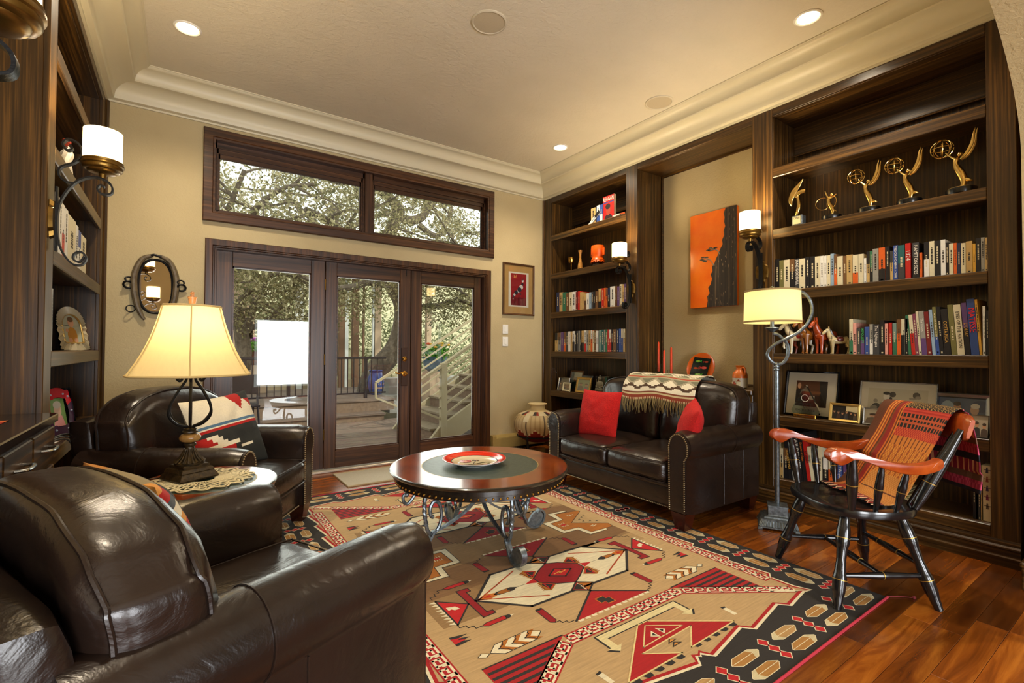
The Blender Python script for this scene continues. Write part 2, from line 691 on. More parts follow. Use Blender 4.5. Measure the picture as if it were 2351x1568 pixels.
# back wall with the openings for the transom window and the doors
WX0, WX1, WZ0, WZ1 = 0.21, 2.85, 2.255, 2.88       # transom opening
DX0, DX1, DZ1 = 0.225, 2.825, 1.975                # door opening
wb = MB()
wb.box(XL - 0.6, WX0, YB, YB + 0.16, 0, ZC)
wb.box(WX1, XN + 0.3, YB, YB + 0.16, 0, ZC)
wb.box(WX0, WX1, YB, YB + 0.16, WZ1, ZC)
wb.box(WX0, WX1, YB, YB + 0.16, DZ1, WZ0)
struct('wall_back', wb, M_WALL, smooth=False)
wr = MB()
wr.box(XN, XN + 0.15, 0.3, YB, 0, ZC)
struct('wall_right', wr, M_WALL, smooth=False)
wl = MB()
wl.box(XL - DEPTH - 0.15, XL - DEPTH, 0.3, YB, 0, ZC)
struct('wall_left', wl, M_WALL, smooth=False)
# plaster header above the bookcases, behind the crown moulding
so = MB()
so.box(XR, XN, 0.5, YB, 2.985, ZC)
so.box(XL - DEPTH, XL, 0.5, YB, 2.985, ZC)
struct('trim_4', so, M_TRIM)

# arched wall the camera looks through
aw = MB()
cxA, aA, bA, spA = 1.3, 2.08, 0.77, 2.1
def arch(t):
    return (cxA + aA * math.cos(t), spA + bA * math.sin(t))
arcp = [arch(PI * k / 40) for k in range(41)]
outer = [(5.2, 0)] + [(5.2, ZC), (-2.6, ZC), (-2.6, 0)] + [(cxA - aA, 0)] + arcp[::-1] + [(cxA + aA, 0)]
pts = [(cxA + aA, 0)] + arcp + [(cxA - aA, 0)]
for k in range(len(pts) - 1):
    (xa, za), (xb, zb) = pts[k], pts[k + 1]
    aw.quad((xa, 0.3, za), (xb, 0.3, zb), (xb, 0.5, zb), (xa, 0.5, za))
for y in (0.3, 0.5):
    for k in range(40):
        (xa, za), (xb, zb) = arcp[k], arcp[k + 1]
        aw.quad((xa, y, za), (xb, y, zb), (xb, y, ZC), (xa, y, ZC))
    aw.quad((cxA + aA, y, 0), (5.2, y, 0), (5.2, y, ZC), (cxA + aA, y, ZC))
    aw.quad((cxA - aA, y, 0), (-2.6, y, 0), (-2.6, y, ZC), (cxA - aA, y, ZC))
struct('wall_front', aw, stucco('arch_stucco', '#b7a274', '#bda97c', 45, 0.8))
bb = MB()
bb.cbox(cxA + aA - 0.02, cxA + aA + 0.15, 0.27, 0.515, 0.0, 0.105, 0.004)
bb.cbox(cxA + aA - 0.026, cxA + aA + 0.15, 0.264, 0.521, 0.105, 0.135, 0.008)
struct('baseboard_right', bb, M_WY)

# the hall behind the camera, one window mirrored in the door glass, the wider one added for fill
hw = MB()
def wall_with_windows(y0, y1, wins):
    xs = -2.6
    for (a, b, z0, z1) in wins:
        hw.box(xs, a, y0, y1, 0, ZC)
        hw.box(a, b, y0, y1, 0, z0)
        hw.box(a, b, y0, y1, z1, ZC)
        xs = b
    hw.box(xs, 5.2, y0, y1, 0, ZC)
wall_with_windows(-3.65, -3.5, [(-1.45, 0.45, 0.3, 1.82), (1.45, 2.75, 0.22, 1.86)])
hw.box(-2.75, -2.6, -3.65, 0.3, 0, ZC)
hw.box(5.2, 5.35, -3.65, 0.5, 0, ZC)
struct('wall_hall', hw, M_WALL, smooth=False)

# crown moulding
prof = [(0.0, 2.985), (0.012, 2.985), (0.014, 2.998), (0.045, 3.004), (0.05, 3.016)]
for k in range(1, 9):
    a = k / 8 * PI / 2
    prof.append((0.05 + 0.095 * (1 - math.cos(a)), 3.018 + 0.09 * math.sin(a)))
prof += [(0.172, 3.110), (0.178, 3.118)]
for k in range(1, 9):
    a = k / 8 * PI / 2
    prof.append((0.178 + 0.068 * (1 - math.cos(a)) , 3.12 + 0.072 * math.sin(a)))
prof += [(0.250, 3.194), (0.257, 3.199), (0.262, 3.206), (0.268, 3.208), (0.268, 3.215)]
def crown(name, f0, f1):
    mb = MB()
    A = [mb.vert(f0(p, z)) for p, z in prof]
    B = [mb.vert(f1(p, z)) for p, z in prof]
    for k in range(len(prof) - 1):
        mb.face((A[k], A[k + 1], B[k + 1], B[k]))
    struct(name, mb, M_TRIM, angle=25)
crown('trim_1', lambda p, z: (XL + p, 0.5, z), lambda p, z: (XL + p, YB - p, z))
crown('trim_2', lambda p, z: (XL + p, YB - p, z), lambda p, z: (XR - p, YB - p, z))
crown('trim_3', lambda p, z: (XR - p, YB - p, z), lambda p, z: (XR - p, 0.5, z))

# transom window
def frame_rect(mb, x0, x1, z0, z1, w, y0, y1, b=0.006):
    """picture-frame casing as four mitred boards"""
    pr = [(0, y1), (0, y0 + b), (b, y0), (w - 0.02, y0), (w - 0.014, y0 + 0.008), (w, y0 + 0.01), (w, y1)]
    crn = [(x0, z0, 1, 1), (x1, z0, -1, 1), (x1, z1, -1, -1), (x0, z1, 1, -1)]
    rings = [[mb.vert((cx + sx * d, y, cz + sz * d)) for d, y in pr] for cx, cz, sx, sz in crn]
    for k in range(4):
        A, B = rings[k], rings[(k + 1) % 4]
        for j in range(len(pr) - 1):
            mb.face((A[j], A[j + 1], B[j + 1], B[j]))
win = MB()
frame_rect(win, 0.131, 2.926, 2.19, 2.951, 0.085, 4.585, 4.62)
w1 = struct('window_1', win, M_DX, angle=20)
for (z0, z1, nm) in ((2.25, 2.275, 'sill'), (2.865, 2.9, 'head')):
    obj('window_' + nm, MB().cbox(0.2, 2.86, 4.605, 4.74, z0, z1, 0.003), M_DX, w1)
for a, b in ((0.196, 0.215), (2.845, 2.862)):
    obj('window_jamb', MB().cbox(a, b, 4.605, 4.74, 2.25, 2.9, 0.003), M_DZ, w1)
obj('mullion', MB().cbox(1.46, 1.535, 4.64, 4.735, 2.27, 2.87, 0.004), M_DZ, w1)
for a, b in ((0.215, 1.46), (1.535, 2.845)):
    sh = MB()
    for k, (o_, y) in enumerate(((0.0, 4.665), (0.012, 4.68), (0.024, 4.695))):
        fr = 0.014
        for q in ((a + o_, a + o_ + fr, 2.275, 2.865), (b - o_ - fr, b - o_, 2.275, 2.865), (a + o_, b - o_, 2.275 + o_, 2.275 + o_ + fr), (a + o_, b - o_, 2.865 - 3.2 * (o_ + fr), 2.865 - 2.2 * o_)):
            sh.box(q[0], q[1], y, y + 0.02, q[2], q[3])
    obj('sash', sh, M_DX, w1, smooth=False)
    obj('pane', MB().box(a + 0.02, b - 0.02, 4.712, 4.716, 2.29, 2.84), M_GLASS, w1, smooth=False)

# glazed doors: three leaves in one frame
dr = MB()
prd = [(0, 4.62), (0, 4.592), (0.006, 4.585), (0.05, 4.585), (0.056, 4.593), (0.064, 4.593), (0.069, 4.605), (0.08, 4.605), (0.082, 4.73)]
path = [(0.153, 0.0, 1, 0), (0.153, 2.045, 1, -1), (2.886, 2.045, -1, -1), (2.886, 0.0, -1, 0)]
rings = [[dr.vert((cx + sx * d, y, cz + sz * d)) for d, y in prd] for cx, cz, sx, sz in path]
for k in range(3):
    for j in range(len(prd) - 1):
        dr.face((rings[k][j], rings[k][j + 1], rings[k + 1][j + 1], rings[k + 1][j]))
door = struct('door_1', dr, M_DZ, angle=20)
obj('threshold', MB().cbox(0.225, 2.82, 4.63, 4.78, 0.0, 0.022, 0.004), plain('threshold_metal', '#c9c2b4', 0.35, 0.4), door)
leaves = [(0.2355, 1.103, 0.355, 0.98), (1.109, 1.955, 1.212, 1.842), (1.961, 2.8035, 2.073, 2.712)]
for xs_ in (1.106, 1.958):
    obj('astragal', MB().cbox(xs_ - 0.02, xs_ + 0.02, 4.717, 4.727, 0.03, 1.968, 0.002), M_DZ, door)
obj('door_stop', MB().box(0.235, 2.804, 4.717, 4.73, 1.955, 1.975), M_DX, door, smooth=False)
for i, (a, b, ga, gb) in enumerate(leaves):
    lf = obj('door_leaf', MB().cbox(a, ga, 4.672, 4.716, 0.03, 1.968, 0.003).cbox(gb, b, 4.672, 4.716, 0.03, 1.968, 0.003), M_DZ, door)
    rl = MB().cbox(ga, gb, 4.674, 4.714, 1.845, 1.968, 0.002).cbox(ga, gb, 4.674, 4.714, 0.03, 0.19, 0.002)
    obj('rail', rl, M_DX, lf)
    st = MB()
    for q in ((ga, ga + 0.012, 0.19, 1.845), (gb - 0.012, gb, 0.19, 1.845), (ga, gb, 0.19, 0.202), (ga, gb, 1.833, 1.845)):
        st.box(q[0], q[1], 4.684, 4.704, q[2], q[3])
    obj('glazing_bead', st, M_DX, lf, smooth=False)
    obj('pane', MB().box(ga, gb, 4.693, 4.697, 0.19, 1.845), M_GLASS, lf, smooth=False)
    if i == 1:
        obj('lock_plate', MB().cbox(1.855, 1.925, 4.664, 4.673, 0.775, 1.165, 0.003), plain('dark_plate', '#3a2416', 0.4, 0.4), lf)
        kb = MB()
        kb.T = Matrix.Translation((1.888, 4.664, 1.05)) @ Matrix.Rotation(PI / 2, 4, 'X')
        kb.lathe([(0.026, 0), (0.026, 0.008), (0.018, 0.014), (0.016, 0.02), (0.006, 0.021)], 16)
        obj('deadbolt', kb, M_BRASS, lf)
        hb = MB()
        hb.T = Matrix.Translation((1.888, 4.664, 0.90)) @ Matrix.Rotation(PI / 2, 4, 'X')
        hb.lathe([(0.028, 0), (0.028, 0.008), (0.014, 0.014), (0.012, 0.05), (0.014, 0.055), (0.006, 0.056)], 16)
        hb.T = None
        hb.tube(bez([(1.888, 4.612, 0.90), (1.85, 4.608, 0.912), (1.81, 4.61, 0.905), (1.77, 4.615, 0.915)], 5), [0.008] * 15 + [0.006], 8)
        obj('door_handle', hb, M_BRASS, lf)
        fb = MB().box(1.902, 1.908, 4.668, 4.674, 1.90, 1.965)
        obj('flush_bolt', fb, M_IRON, lf, smooth=False)
    if i < 2:
        pass
for z in (0.35, 1.05, 1.75):
    obj('hinge', MB().tube([(1.106, 4.668, z - 0.05), (1.106, 4.668, z + 0.05)], 0.007, 8), M_BRONZE, door)

# baseboard heater
ht = thing('baseboard_heater', 'tan metal baseboard heater on the wall between glass doors and corner bookcase', 'heater', (3.27, 4.6, 0), world=True)
hp = [(4.62, 0.03), (4.555, 0.03), (4.55, 0.035), (4.55, 0.145), (4.556, 0.152), (4.60, 0.175), (4.62, 0.175)]
mb = MB().prism(hp, lambda y, z: (2.905, y, z), lambda y, z: (3.655, y, z))
obj('cover', mb, plain('heater_enamel', '#a58d52', 0.4), ht, angle=20)
obj('end_cap', MB().cbox(2.898, 2.945, 4.546, 4.62, 0.0, 0.18, 0.006), plain('heater_enamel', '#a58d52'), ht)
obj('slot', MB().box(2.97, 3.655, 4.553, 4.556, 0.138, 0.150), M_BLACK, ht, smooth=False)
fn = MB()
for k in range(24):
    fn.box(2.96 + k * 0.029, 2.962 + k * 0.029, 4.56, 4.61, 0.002, 0.03)
obj('fin', fn, plain('fin_metal', '#55524a', 0.4, 0.8), ht, smooth=False)['kind'] = 'stuff'
# switches
for k, (z0, z1, nm) in enumerate(((1.335, 1.442, 'upper'), (1.19, 1.30, 'lower'))):
    t = thing('light_switch', 'white rocker light switch plate, %s of the two under the red framed print' % nm, 'switch', (3.1, 4.6, z0), world=True, group='wall switches')
    obj('plate', MB().cbox(3.062, 3.138, 4.612, 4.62, z0, z1, 0.003), M_WHITE, t)
    obj('rocker', MB().cbox(3.085, 3.115, 4.607, 4.613, z0 + 0.022, z1 - 0.022, 0.002), M_WHITE, t)
# ceiling lights and speakers
WARM = (1.0, 0.84, 0.62)
M_LED = plain('lit_lens', '#fff3cf', 0.5, emit=14.0, emit_col='#ffe9bd')
for x, y, nm in ((0.01, 3.71, 'nearest the left bookcase'), (3.155, 3.71, 'above the corner bookcase'), (3.165, 1.372, 'above the tall trophy bookcase'), (0.01, 1.372, 'over the front armchair')):
    t = thing('recessed_light', 'lit round recessed ceiling light ' + nm, 'ceiling light', (x, y, ZC), group='recessed lights')
    mb = MB().lathe([(0.078, 0), (0.078, -0.004), (0.068, -0.008), (0.06, -0.004), (0.058, 0.0)], 32)
    obj('trim_ring', mb, M_WHITE, t)
    obj('lens', MB().lathe([(0.0001, -0.003), (0.059, -0.003)], 32), M_LED, t)
    add_light('recessed_lamp', 'SPOT', (0, 0, -0.03), 80, WARM, size=0.05, parent=t, spot=math.radians(140))
for x, y, nm in ((1.571, 2.541, 'in the middle of the ceiling'), (3.245, 2.558, 'near the right crown moulding')):
    t = thing('ceiling_speaker', 'round cream speaker grille ' + nm, 'speaker', (x, y, ZC), group='ceiling speakers')
    obj('ring', MB().lathe([(0.112, 0), (0.112, -0.006), (0.104, -0.01), (0.098, -0.006)], 36, caps=False), plain('speaker_ring', '#c9c0a8', 0.5), t)
    obj('grille', MB().lathe([(0.0001, -0.008), (0.05, -0.0075), (0.1, -0.005)], 36), plain('speaker_mesh', '#bfb398', 0.6, bumpscale=400, bumpstr=0.5), t)
# ================================================================ built-in bookcases
ZS = [2.53, 2.066, 1.60, 1.132, 0.67, 0.205]
TH = 0.072
def bookcase(name, label, side, y0, y1, s0, s1, base=True):
    """y0..y1 outer extent, s0/s1 stile widths at y0/y1; side +1 right wall, -1 left wall"""
    xf = XR if side > 0 else XL
    X = lambda d: xf + side * d          # d = depth behind the front plane
    def bx(mb, d0, d1, ya, yb, z0, z1, b=0.003):
        a, c = sorted((X(d0), X(d1)))
        return mb.cbox(a, c, ya, yb, z0, z1, b)
    t = thing(name, label, 'bookcase', (X(0.2), (y0 + y1) / 2, 0), world=True)
    obj('back_panel', bx(MB(), DEPTH - 0.02, DEPTH - 0.001, y0 + 0.01, y1 - 0.01, 0.0, 2.98), M_WZ, t)
    obj('side_panel', bx(MB(), 0.02, DEPTH - 0.02, y0 + 0.002, y0 + s0, 0.0, 2.98), M_WZ, t)
    obj('side_panel', bx(MB(), 0.02, DEPTH - 0.02, y1 - s1, y1 - 0.002, 0.0, 2.98), M_WZ, t)
    obj('stile', bx(MB(), 0.0, 0.022, y0, y0 + s0, 0.12, 2.985), M_WZ, t)
    obj('stile', bx(MB(), 0.0, 0.022, y1 - s1, y1, 0.12, 2.985), M_WZ, t)
    a, b = y0 + s0, y1 - s1
    obj('top_rail', bx(MB(), 0.0, 0.022, a, b, 2.925, 2.985), M_WY, t)
    obj('top_panel', bx(MB(), 0.022, DEPTH - 0.02, a, b, 2.925, 2.95), M_WY, t)
    obj('back_rail', bx(MB(), DEPTH - 0.05, DEPTH - 0.02, a, b, 2.70, 2.925).tube([(X(DEPTH - 0.05), a, 2.70), (X(DEPTH - 0.05), b, 2.70)], 0.008, 8), M_WY, t)
    for z in ZS:
        th = TH if z > 0.3 else 0.065
        sh = bx(MB(), 0.0, 0.022, a, b, z - th, z, 0.004)
        o = obj('shelf', sh, M_WY, t)
        obj('shelf_board', bx(MB(), 0.022, DEPTH - 0.02, a, b, z - 0.025, z, 0.001), M_WY, o)
    # plinth: stepped base mouldings
    pl = MB()
    pr = [(DEPTH - 0.03, 0.0), (-0.014, 0.0), (-0.018, 0.05), (-0.012, 0.058), (-0.012, 0.09), (-0.02, 0.096), (-0.02, 0.104), (-0.006, 0.112), (-0.006, 0.126), (0.0, 0.14), (DEPTH - 0.03, 0.14)]
    pl.prism(pr, lambda d, z: (X(d), y0, z), lambda d, z: (X(d), y1, z))
    obj('plinth', pl, M_WY, t, angle=15)
    return t

bookcase('built_in_bookcase', 'tall dark bookcase of gold trophies and books on the right wall', 1, 0.56, 1.997, 0.115, 0.154)
bookcase('built_in_bookcase', 'narrow dark corner bookcase beside the glass doors, behind the loveseat', 1, 3.145, YB, 0.144, 0.147)
bookcase('built_in_bookcase', 'dark bookcase with baby photo at left, beside the oval mirror', -1, 2.81, YB, 0.14, 0.147)

# niche between the two right-hand bookcases
nt_ = thing('niche_cabinet', 'dark wood ledge and frame of the niche behind the loveseat', 'cabinet', (3.85, 2.57, 0), world=True)
obj('header', MB().cbox(XR, XR + 0.022, 1.999, 3.143, 2.925, 2.985, 0.003), M_WY, nt_)
obj('soffit', MB().cbox(XR + 0.022, XN - 0.001, 1.999, 3.143, 2.925, 2.95, 0.002), M_WY, nt_)
obj('ledge', MB().cbox(XR - 0.02, XN - 0.001, 1.999, 3.143, 0.805, 0.845, 0.006), M_WY, nt_)
obj('cabinet_front', MB().cbox(XR, XR + 0.02, 1.999, 3.143, 0.12, 0.805, 0.003), M_WZ, nt_)
for k in range(2):
    a = 2.03 + k * 0.55
    d = obj('cabinet_door', MB().cbox(XR - 0.018, XR, a, a + 0.53, 0.16, 0.78, 0.006), M_WZ, nt_)
    obj('knob', MB().sphere((XR - 0.03, a + (0.48 if k == 0 else 0.05), 0.6), 0.013), M_BRONZE, d)
obj('plinth', MB().cbox(XR - 0.014, XR + 0.2, 1.999, 3.143, 0, 0.12, 0.006), M_WY, nt_)
tr = MB()
tr.tube([(XN - 0.0125, 3.138, 0.845), (XN - 0.0125, 3.138, 2.92)], 0.011, 6)
tr.tube([(XN - 0.0125, 2.004, 0.845), (XN - 0.0125, 2.004, 2.92)], 0.011, 6)
tr.tube([(XN - 0.0125, 2.0, 2.917), (XN - 0.0125, 3.142, 2.917)], 0.011, 6)
tr.tube([(XN - 0.0125, 2.0, 0.853), (XN - 0.0125, 3.142, 0.853)], 0.011, 6)
obj('edge_bead', tr, M_WY, nt_)

# vertical bead where the corner bookcases meet the back wall
be = MB()
be.tube([(XR - 0.008, YB - 0.012, 0.14), (XR - 0.008, YB - 0.012, 2.985)], 0.013, 8)
be.tube([(XL + 0.008, YB - 0.012, 0.14), (XL + 0.008, YB - 0.012, 2.985)], 0.013, 8)
struct('trim_5', be, M_WZ)

# left buffet with bowed counter in the niche on the left wall
bu = thing('buffet_cabinet', 'dark buffet cabinet with bowed glossy countertop at the left edge', 'cabinet', (-0.6, 2.2, 0), world=True)
def bow(y, out=0.0):
    # breakfront: the end section stands forward of the middle
    return (-0.450 if y > 2.02 else -0.545) + out
M_COUNTER = wood('counter_wood', 1, '#120b07', '#241710', '#3b281a', rough=0.14, fine=60, coat=0.5)
CTZ = 0.872
ct = MB()
rc = 0.05
poly = [(-0.865, 0.86), (-0.42, 0.86)] + [(-0.42 - rc + rc * math.cos(a), 2.804 - rc + rc * math.sin(a)) for a in [PI / 2 * k / 6 for k in range(7)]] + [(-0.865, 2.804)]
for (i, z0, z1) in ((0.0, CTZ - 0.030, CTZ - 0.004), (-0.004, CTZ - 0.004, CTZ)):
    ct.prism(poly, lambda x, y: (x, y, z0), lambda x, y: (x + (i if x > -0.6 else 0), y, z1))
obj('countertop', ct, M_COUNTER, bu)
ys = [0.88 + (2.80 - 0.88) * k / 40 for k in range(41)]
cb = MB()
poly = [(-0.86, 0.88), (-0.545, 0.88), (-0.545, 2.02), (-0.45, 2.02), (-0.45, 2.80), (-0.86, 2.80)]
cb.prism(poly, lambda x, y: (x, y, 0.0), lambda x, y: (x, y, CTZ - 0.031))
obj('carcass', cb, M_WZ, bu, smooth=False)
for (ya, yb, xf) in ((1.0, 1.48, -0.545), (1.50, 1.98, -0.545), (2.06, 2.40, -0.45), (2.42, 2.77, -0.45)):
    d = obj('door', MB().cbox(xf, xf + 0.018, ya, yb, 0.08, 0.66, 0.004), M_WZ, bu)
    obj('raised_panel', MB().cbox(xf + 0.018, xf + 0.024, ya + 0.06, yb - 0.06, 0.14, 0.60, 0.005), M_WZ, d)
    dw = obj('drawer', MB().cbox(xf, xf + 0.018, ya, yb, 0.68, 0.82, 0.004), M_WY, bu)
    ym = (ya + yb) / 2
    for zz, pa in ((0.75, dw), (0.615, d)):
        obj('handle', MB().tube(bez([(xf + 0.018, ym - 0.06, zz), (xf + 0.045, ym - 0.05, zz), (xf + 0.05, ym, zz), (xf + 0.045, ym + 0.05, zz), (xf + 0.018, ym + 0.06, zz)], 4), 0.006, 8), plain('satin_steel', '#a9adb0', 0.25, 1.0), pa)
# woven placemat on the counter
pm = MB()
def pmf(u, v):
    return (-0.83 + 0.30 * u, 2.15 + 0.42 * v, CTZ + 0.0015 + 0.0012 * math.sin(v * 160))
pal = ['#b5301c', '#c9552a', '#a02818', '#d4733d']
pm.grid(pmf, 6, 42, lambda u, v: pal[int(v * 42) % 4])
pm.grid(lambda u, v: (-0.83 + 0.30 * u, 2.57 + 0.02 * v, CTZ + 0.0015 + 0.002 * (1 - v)), 30, 1, lambda u, v: '#d8c9a4' if int(u * 30) % 2 else '#8c2a1c')
tag(obj('woven_placemat', pm, vcol('woven_cloth', 0.85, 300, 0.5)), 'red and orange woven placemat on the dark buffet countertop', 'placemat')
# ================================================================ leather seating
M_PIPE = leather('leather_piping', '#1f1612', '#2a1f19', 0.28)
M_FOOT = plain('mahogany_foot', '#2a0d07', 0.25, var='#3c160b', bumpscale=8, bumpstr=0.02)
def arm_profile(hw, s, grow=0.0):
    """rolled arm cross-section in x,z; hw = half width of the seat unit, s = side"""
    cx, cz, r = hw - 0.093, 0.535, 0.100 + grow
    xi, xo = hw - 0.185 - grow, hw - 0.028 + grow
    pts = [(xi, 0.11 - grow), (xi, 0.44)]
    pts = [(xi, 0.11 - grow)]
    for k in range(19):
        a = math.radians(188 - k * 13.2)
        pts.append((cx + r * math.cos(a), cz + r * math.sin(a)))
    pts += [(xo, cz - 0.082 - grow), (xo, 0.11 - grow)]
    return [(s * x, z) for x, z in (pts if s > 0 else pts[::-1])]

def upholstered(t, Wd, D, n, dz=0.0, pip=True):
    hw = Wd / 2
    yf, yb = -D / 2, D / 2
    # legs: tapered blocks
    for sx in (-1, 1):
        for sy, y in ((-1, yf + 0.075), (1, yb - 0.09)):
            x = sx * (hw - 0.10)
            mb = MB()
            a, b = 0.055, 0.034
            lo = [mb.vert((x + i * b, y + j * b, 0.0)) for i, j in ((-1, -1), (1, -1), (1, 1), (-1, 1))]
            up = [mb.vert((x + i * a, y + j * a, 0.115)) for i, j in ((-1, -1), (1, -1), (1, 1), (-1, 1))]
            mb.face(lo[::-1]); mb.face(up)
            for k in range(4):
                mb.face((lo[k], lo[(k + 1) % 4], up[(k + 1) % 4], up[k]))
            obj('leg', mb, M_FOOT, t, smooth=False)
    inner = hw - 0.185
    # base with front rail
    def fr(u, p):
        if u.y < -0.9:
            p = p.copy(); p.y -= 0.012 * (1 - u.x ** 2) * (1 - u.z ** 2)
        return p
    base = MB().rbox((0, (yf + 0.045 + yb - 0.06) / 2, 0.195), (2 * inner + 0.02, D - 0.105, 0.17), 0.02, 6, fr)
    base.rbox((0, yf + 0.05, 0.268), (2 * inner + 0.02, 0.06, 0.035), 0.016, 6)
    obj('base', base, M_LEATHER, t)
    # arms
    for s in (-1, 1):
        pr = arm_profile(hw, s)
        y0, y1 = yf + 0.025, yb - 0.06
        mb = MB()
        m = 14
        rings = []
        for k in range(m + 1):
            y = y0 + (y1 - y0) * k / m
            sw = 1.0
            e = 0.0
            if k == 0: e = -0.012
            rings.append([mb.vert((x + (-s * 0.0), y, z)) for x, z in (arm_profile(hw, s, e) if e else pr)])
        q = len(pr)
        for k in range(m):
            for j in range(q):
                mb.face((rings[k][j], rings[k + 1][j], rings[k + 1][(j + 1) % q], rings[k][(j + 1) % q]))
        mb.face(rings[-1][::-1])
        mb.face(rings[0])
        arm = obj('arm', mb, M_LEATHER, t, angle=50)
        # proud front panel with nail heads
        fp = MB()
        sm = [((x - s * (hw - 0.1)) * 0.80 + s * (hw - 0.1), (z - 0.36) * 0.955 + 0.36) for x, z in pr]
        fp.prism(sm, lambda x, z: (x, y0 + 0.005, z), lambda x, z: (x, y0 - 0.011, z))
        obj('arm_front', fp, M_LEATHER, arm, angle=40)
        nl = MB()
        lp = [Vector((x, 0, z)) for x, z in [((x - s * (hw - 0.1)) * 0.70 + s * (hw - 0.1), (z - 0.36) * 0.93 + 0.36) for x, z in pr]]
        d = 0
        for k in range(len(lp) - 1):
            a, b = lp[k], lp[k + 1]
            L = (b - a).length
            while d < L:
                p = a.lerp(b, d / L)
                nl.sphere((p.x, y0 - 0.011, p.z), 0.0056, 6, 4)
                d += 0.0135
            d -= L
        o = obj('nailhead_trim', nl, M_NAIL, arm)
        o['kind'] = 'stuff'
        # seam around the arm
        sea = MB().tube([(x * 1.0, yf + 0.52, z) for x, z in arm_profile(hw, s, 0.0015)[1:20]], 0.0028, 5)
        obj('seam', sea, M_PIPE, arm)
        for yy in (yf + 0.42, yf + 0.66):
            obj('seam', MB().tube([(s * (hw - 0.027), yy, 0.12), (s * (hw - 0.027), yy, 0.455)], 0.0025, 5), M_PIPE, arm)
    # nails along the front rail
    nl = MB()
    k = -inner
    while k < inner:
        nl.sphere((k, yf + 0.038, 0.125), 0.005, 6, 4)
        k += 0.0135
    o = obj('nailhead_trim', nl, M_NAIL, t)
    o['kind'] = 'stuff'
    # back
    bk = MB().rbox((0, yb - 0.07, 0.44 + dz / 2), (2 * hw - 0.14, 0.13, 0.68 + dz), 0.04, 8, lambda u, p: Vector((p.x, p.y + 0.05 * max(0, u.z), p.z)))
    obj('back', bk, M_LEATHER, t)
    # seat cushions
    cw = 2 * inner / n
    for i in range(n):
        x = -inner + cw * (i + 0.5)
        def bul(u, p):
            p = p.copy()
            e = (1 - u.x ** 2) * (1 - u.y ** 2)
            if u.z > 0:
                p.z += 0.03 * e * u.z
            if u.y < -0.5:
                p.y -= 0.02 * (1 - u.x ** 2) * (1 - u.z ** 2)
            w = noise.noise(Vector((p.x * 14 + i * 7, p.y * 9, p.z * 9))) * 0.006
            p.z += w
            return p
        yc0, yc1 = yf - 0.005, yb - 0.2
        c = MB().rbox((x, (yc0 + yc1) / 2, 0.355), (cw - 0.006, yc1 - yc0, 0.155), 0.045, 12, bul)
        cu = obj('seat_cushion', c, M_LEATHER, t, angle=80)
        if pip:
            pp = MB()
            hx = cw / 2 - 0.018
            for zz in (0.424, 0.288):
                pp.tube(bez([(x - hx, yc0 + 0.30, zz), (x - hx, yc0 + 0.03, zz), (x - hx + 0.03, yc0 - 0.001, zz), (x, yc0 - 0.009, zz), (x + hx - 0.03, yc0 - 0.001, zz), (x + hx, yc0 + 0.03, zz), (x + hx, yc0 + 0.30, zz)], 6), 0.0045, 6)
            obj('piping', pp, M_PIPE, cu)
    # back cushions, wider above the arms
    bw = (2 * hw - 0.10) / n
    for i in range(n):
        x = -hw + 0.05 + bw * (i + 0.5)
        outer_l, outer_r = (i == 0), (i == n - 1)
        def bul(u, p):
            p = p.copy()
            e = (1 - u.x ** 2) * (1 - u.z ** 2)
            if u.y < 0:
                p.y -= 0.035 * e
            # crown
            if u.z > 0.3:
                p.z += 0.006 * (1 - u.x ** 2) * u.z
            ex = 0
            if outer_r and u.x > 0: ex = max(ex, u.x)
            if outer_l and u.x < 0: ex = max(ex, -u.x)
            # top outer corners drop and the lower part narrows between the arms
            p.z -= (0.115 if n == 1 else 0.06) * ex ** 3 * max(0.0, 0.35 + 0.65 * u.z)
            low = max(0.0, min(1.0, (0.60 - (p.z + zc)) / 0.10))
            if ex > 0:
                lim = inner - 0.012
                gx = p.x + x
                if abs(gx) > lim:
                    gx = math.copysign(lim + (abs(gx) - lim) * (1 - low), gx)
                p.x = gx - x
            p.y += 0.13 * (p.z + 0.25)          # recline
            p += Vector((0, 1, 0)) * noise.noise(Vector((p.x * 10 + i * 5, p.z * 10, 3))) * 0.008
            return p
        zc = 0.655 + dz
        c = MB().rbox((x, yb - 0.245, zc), (bw - 0.006, 0.22, 0.52), 0.075, 16, bul)
        cu = obj('back_cushion', c, M_LEATHER, t, angle=80)
        pp = MB()
        N = 16
        for b_ in (2, 14):
            seq = [(0, b_, d) for d in range(5, N - 1)] + [(0, b_, N - 1)] + [(a_, b_, N) for a_ in range(1, N)] + [(N, b_, d) for d in range(N - 1, 4, -1)]
            cc = Vector((x, yb - 0.245, zc))
            P_ = [c.v[c.key[q]] for q in seq]
            P_ = [p + (Vector((p.x - cc.x, 0, p.z - cc.z)).normalized() * 0.003) for p in P_]
            pp.tube(bez(P_, 2), 0.0052, 6)
        obj('piping', pp, M_PIPE, cu)

sofa = thing('loveseat', 'dark brown leather two-seat loveseat in front of the niche with orange painting', 'sofa', (3.06, 2.535, 0), -PI / 2)
upholstered(sofa, 1.43, 0.92, 2)
ac1 = thing('armchair', 'dark brown leather armchair behind the table lamp, holding the black and cream pillow', 'armchair', (0.15, 3.37, 0), math.radians(56), group='leather armchairs')
upholstered(ac1, 0.95, 0.9, 1)
ac2 = thing('armchair', 'large dark brown leather armchair in the left foreground, seen from behind', 'armchair', (0.045, 1.56, 0), math.radians(113), group='leather armchairs')
upholstered(ac2, 0.95, 0.9, 1, -0.06)

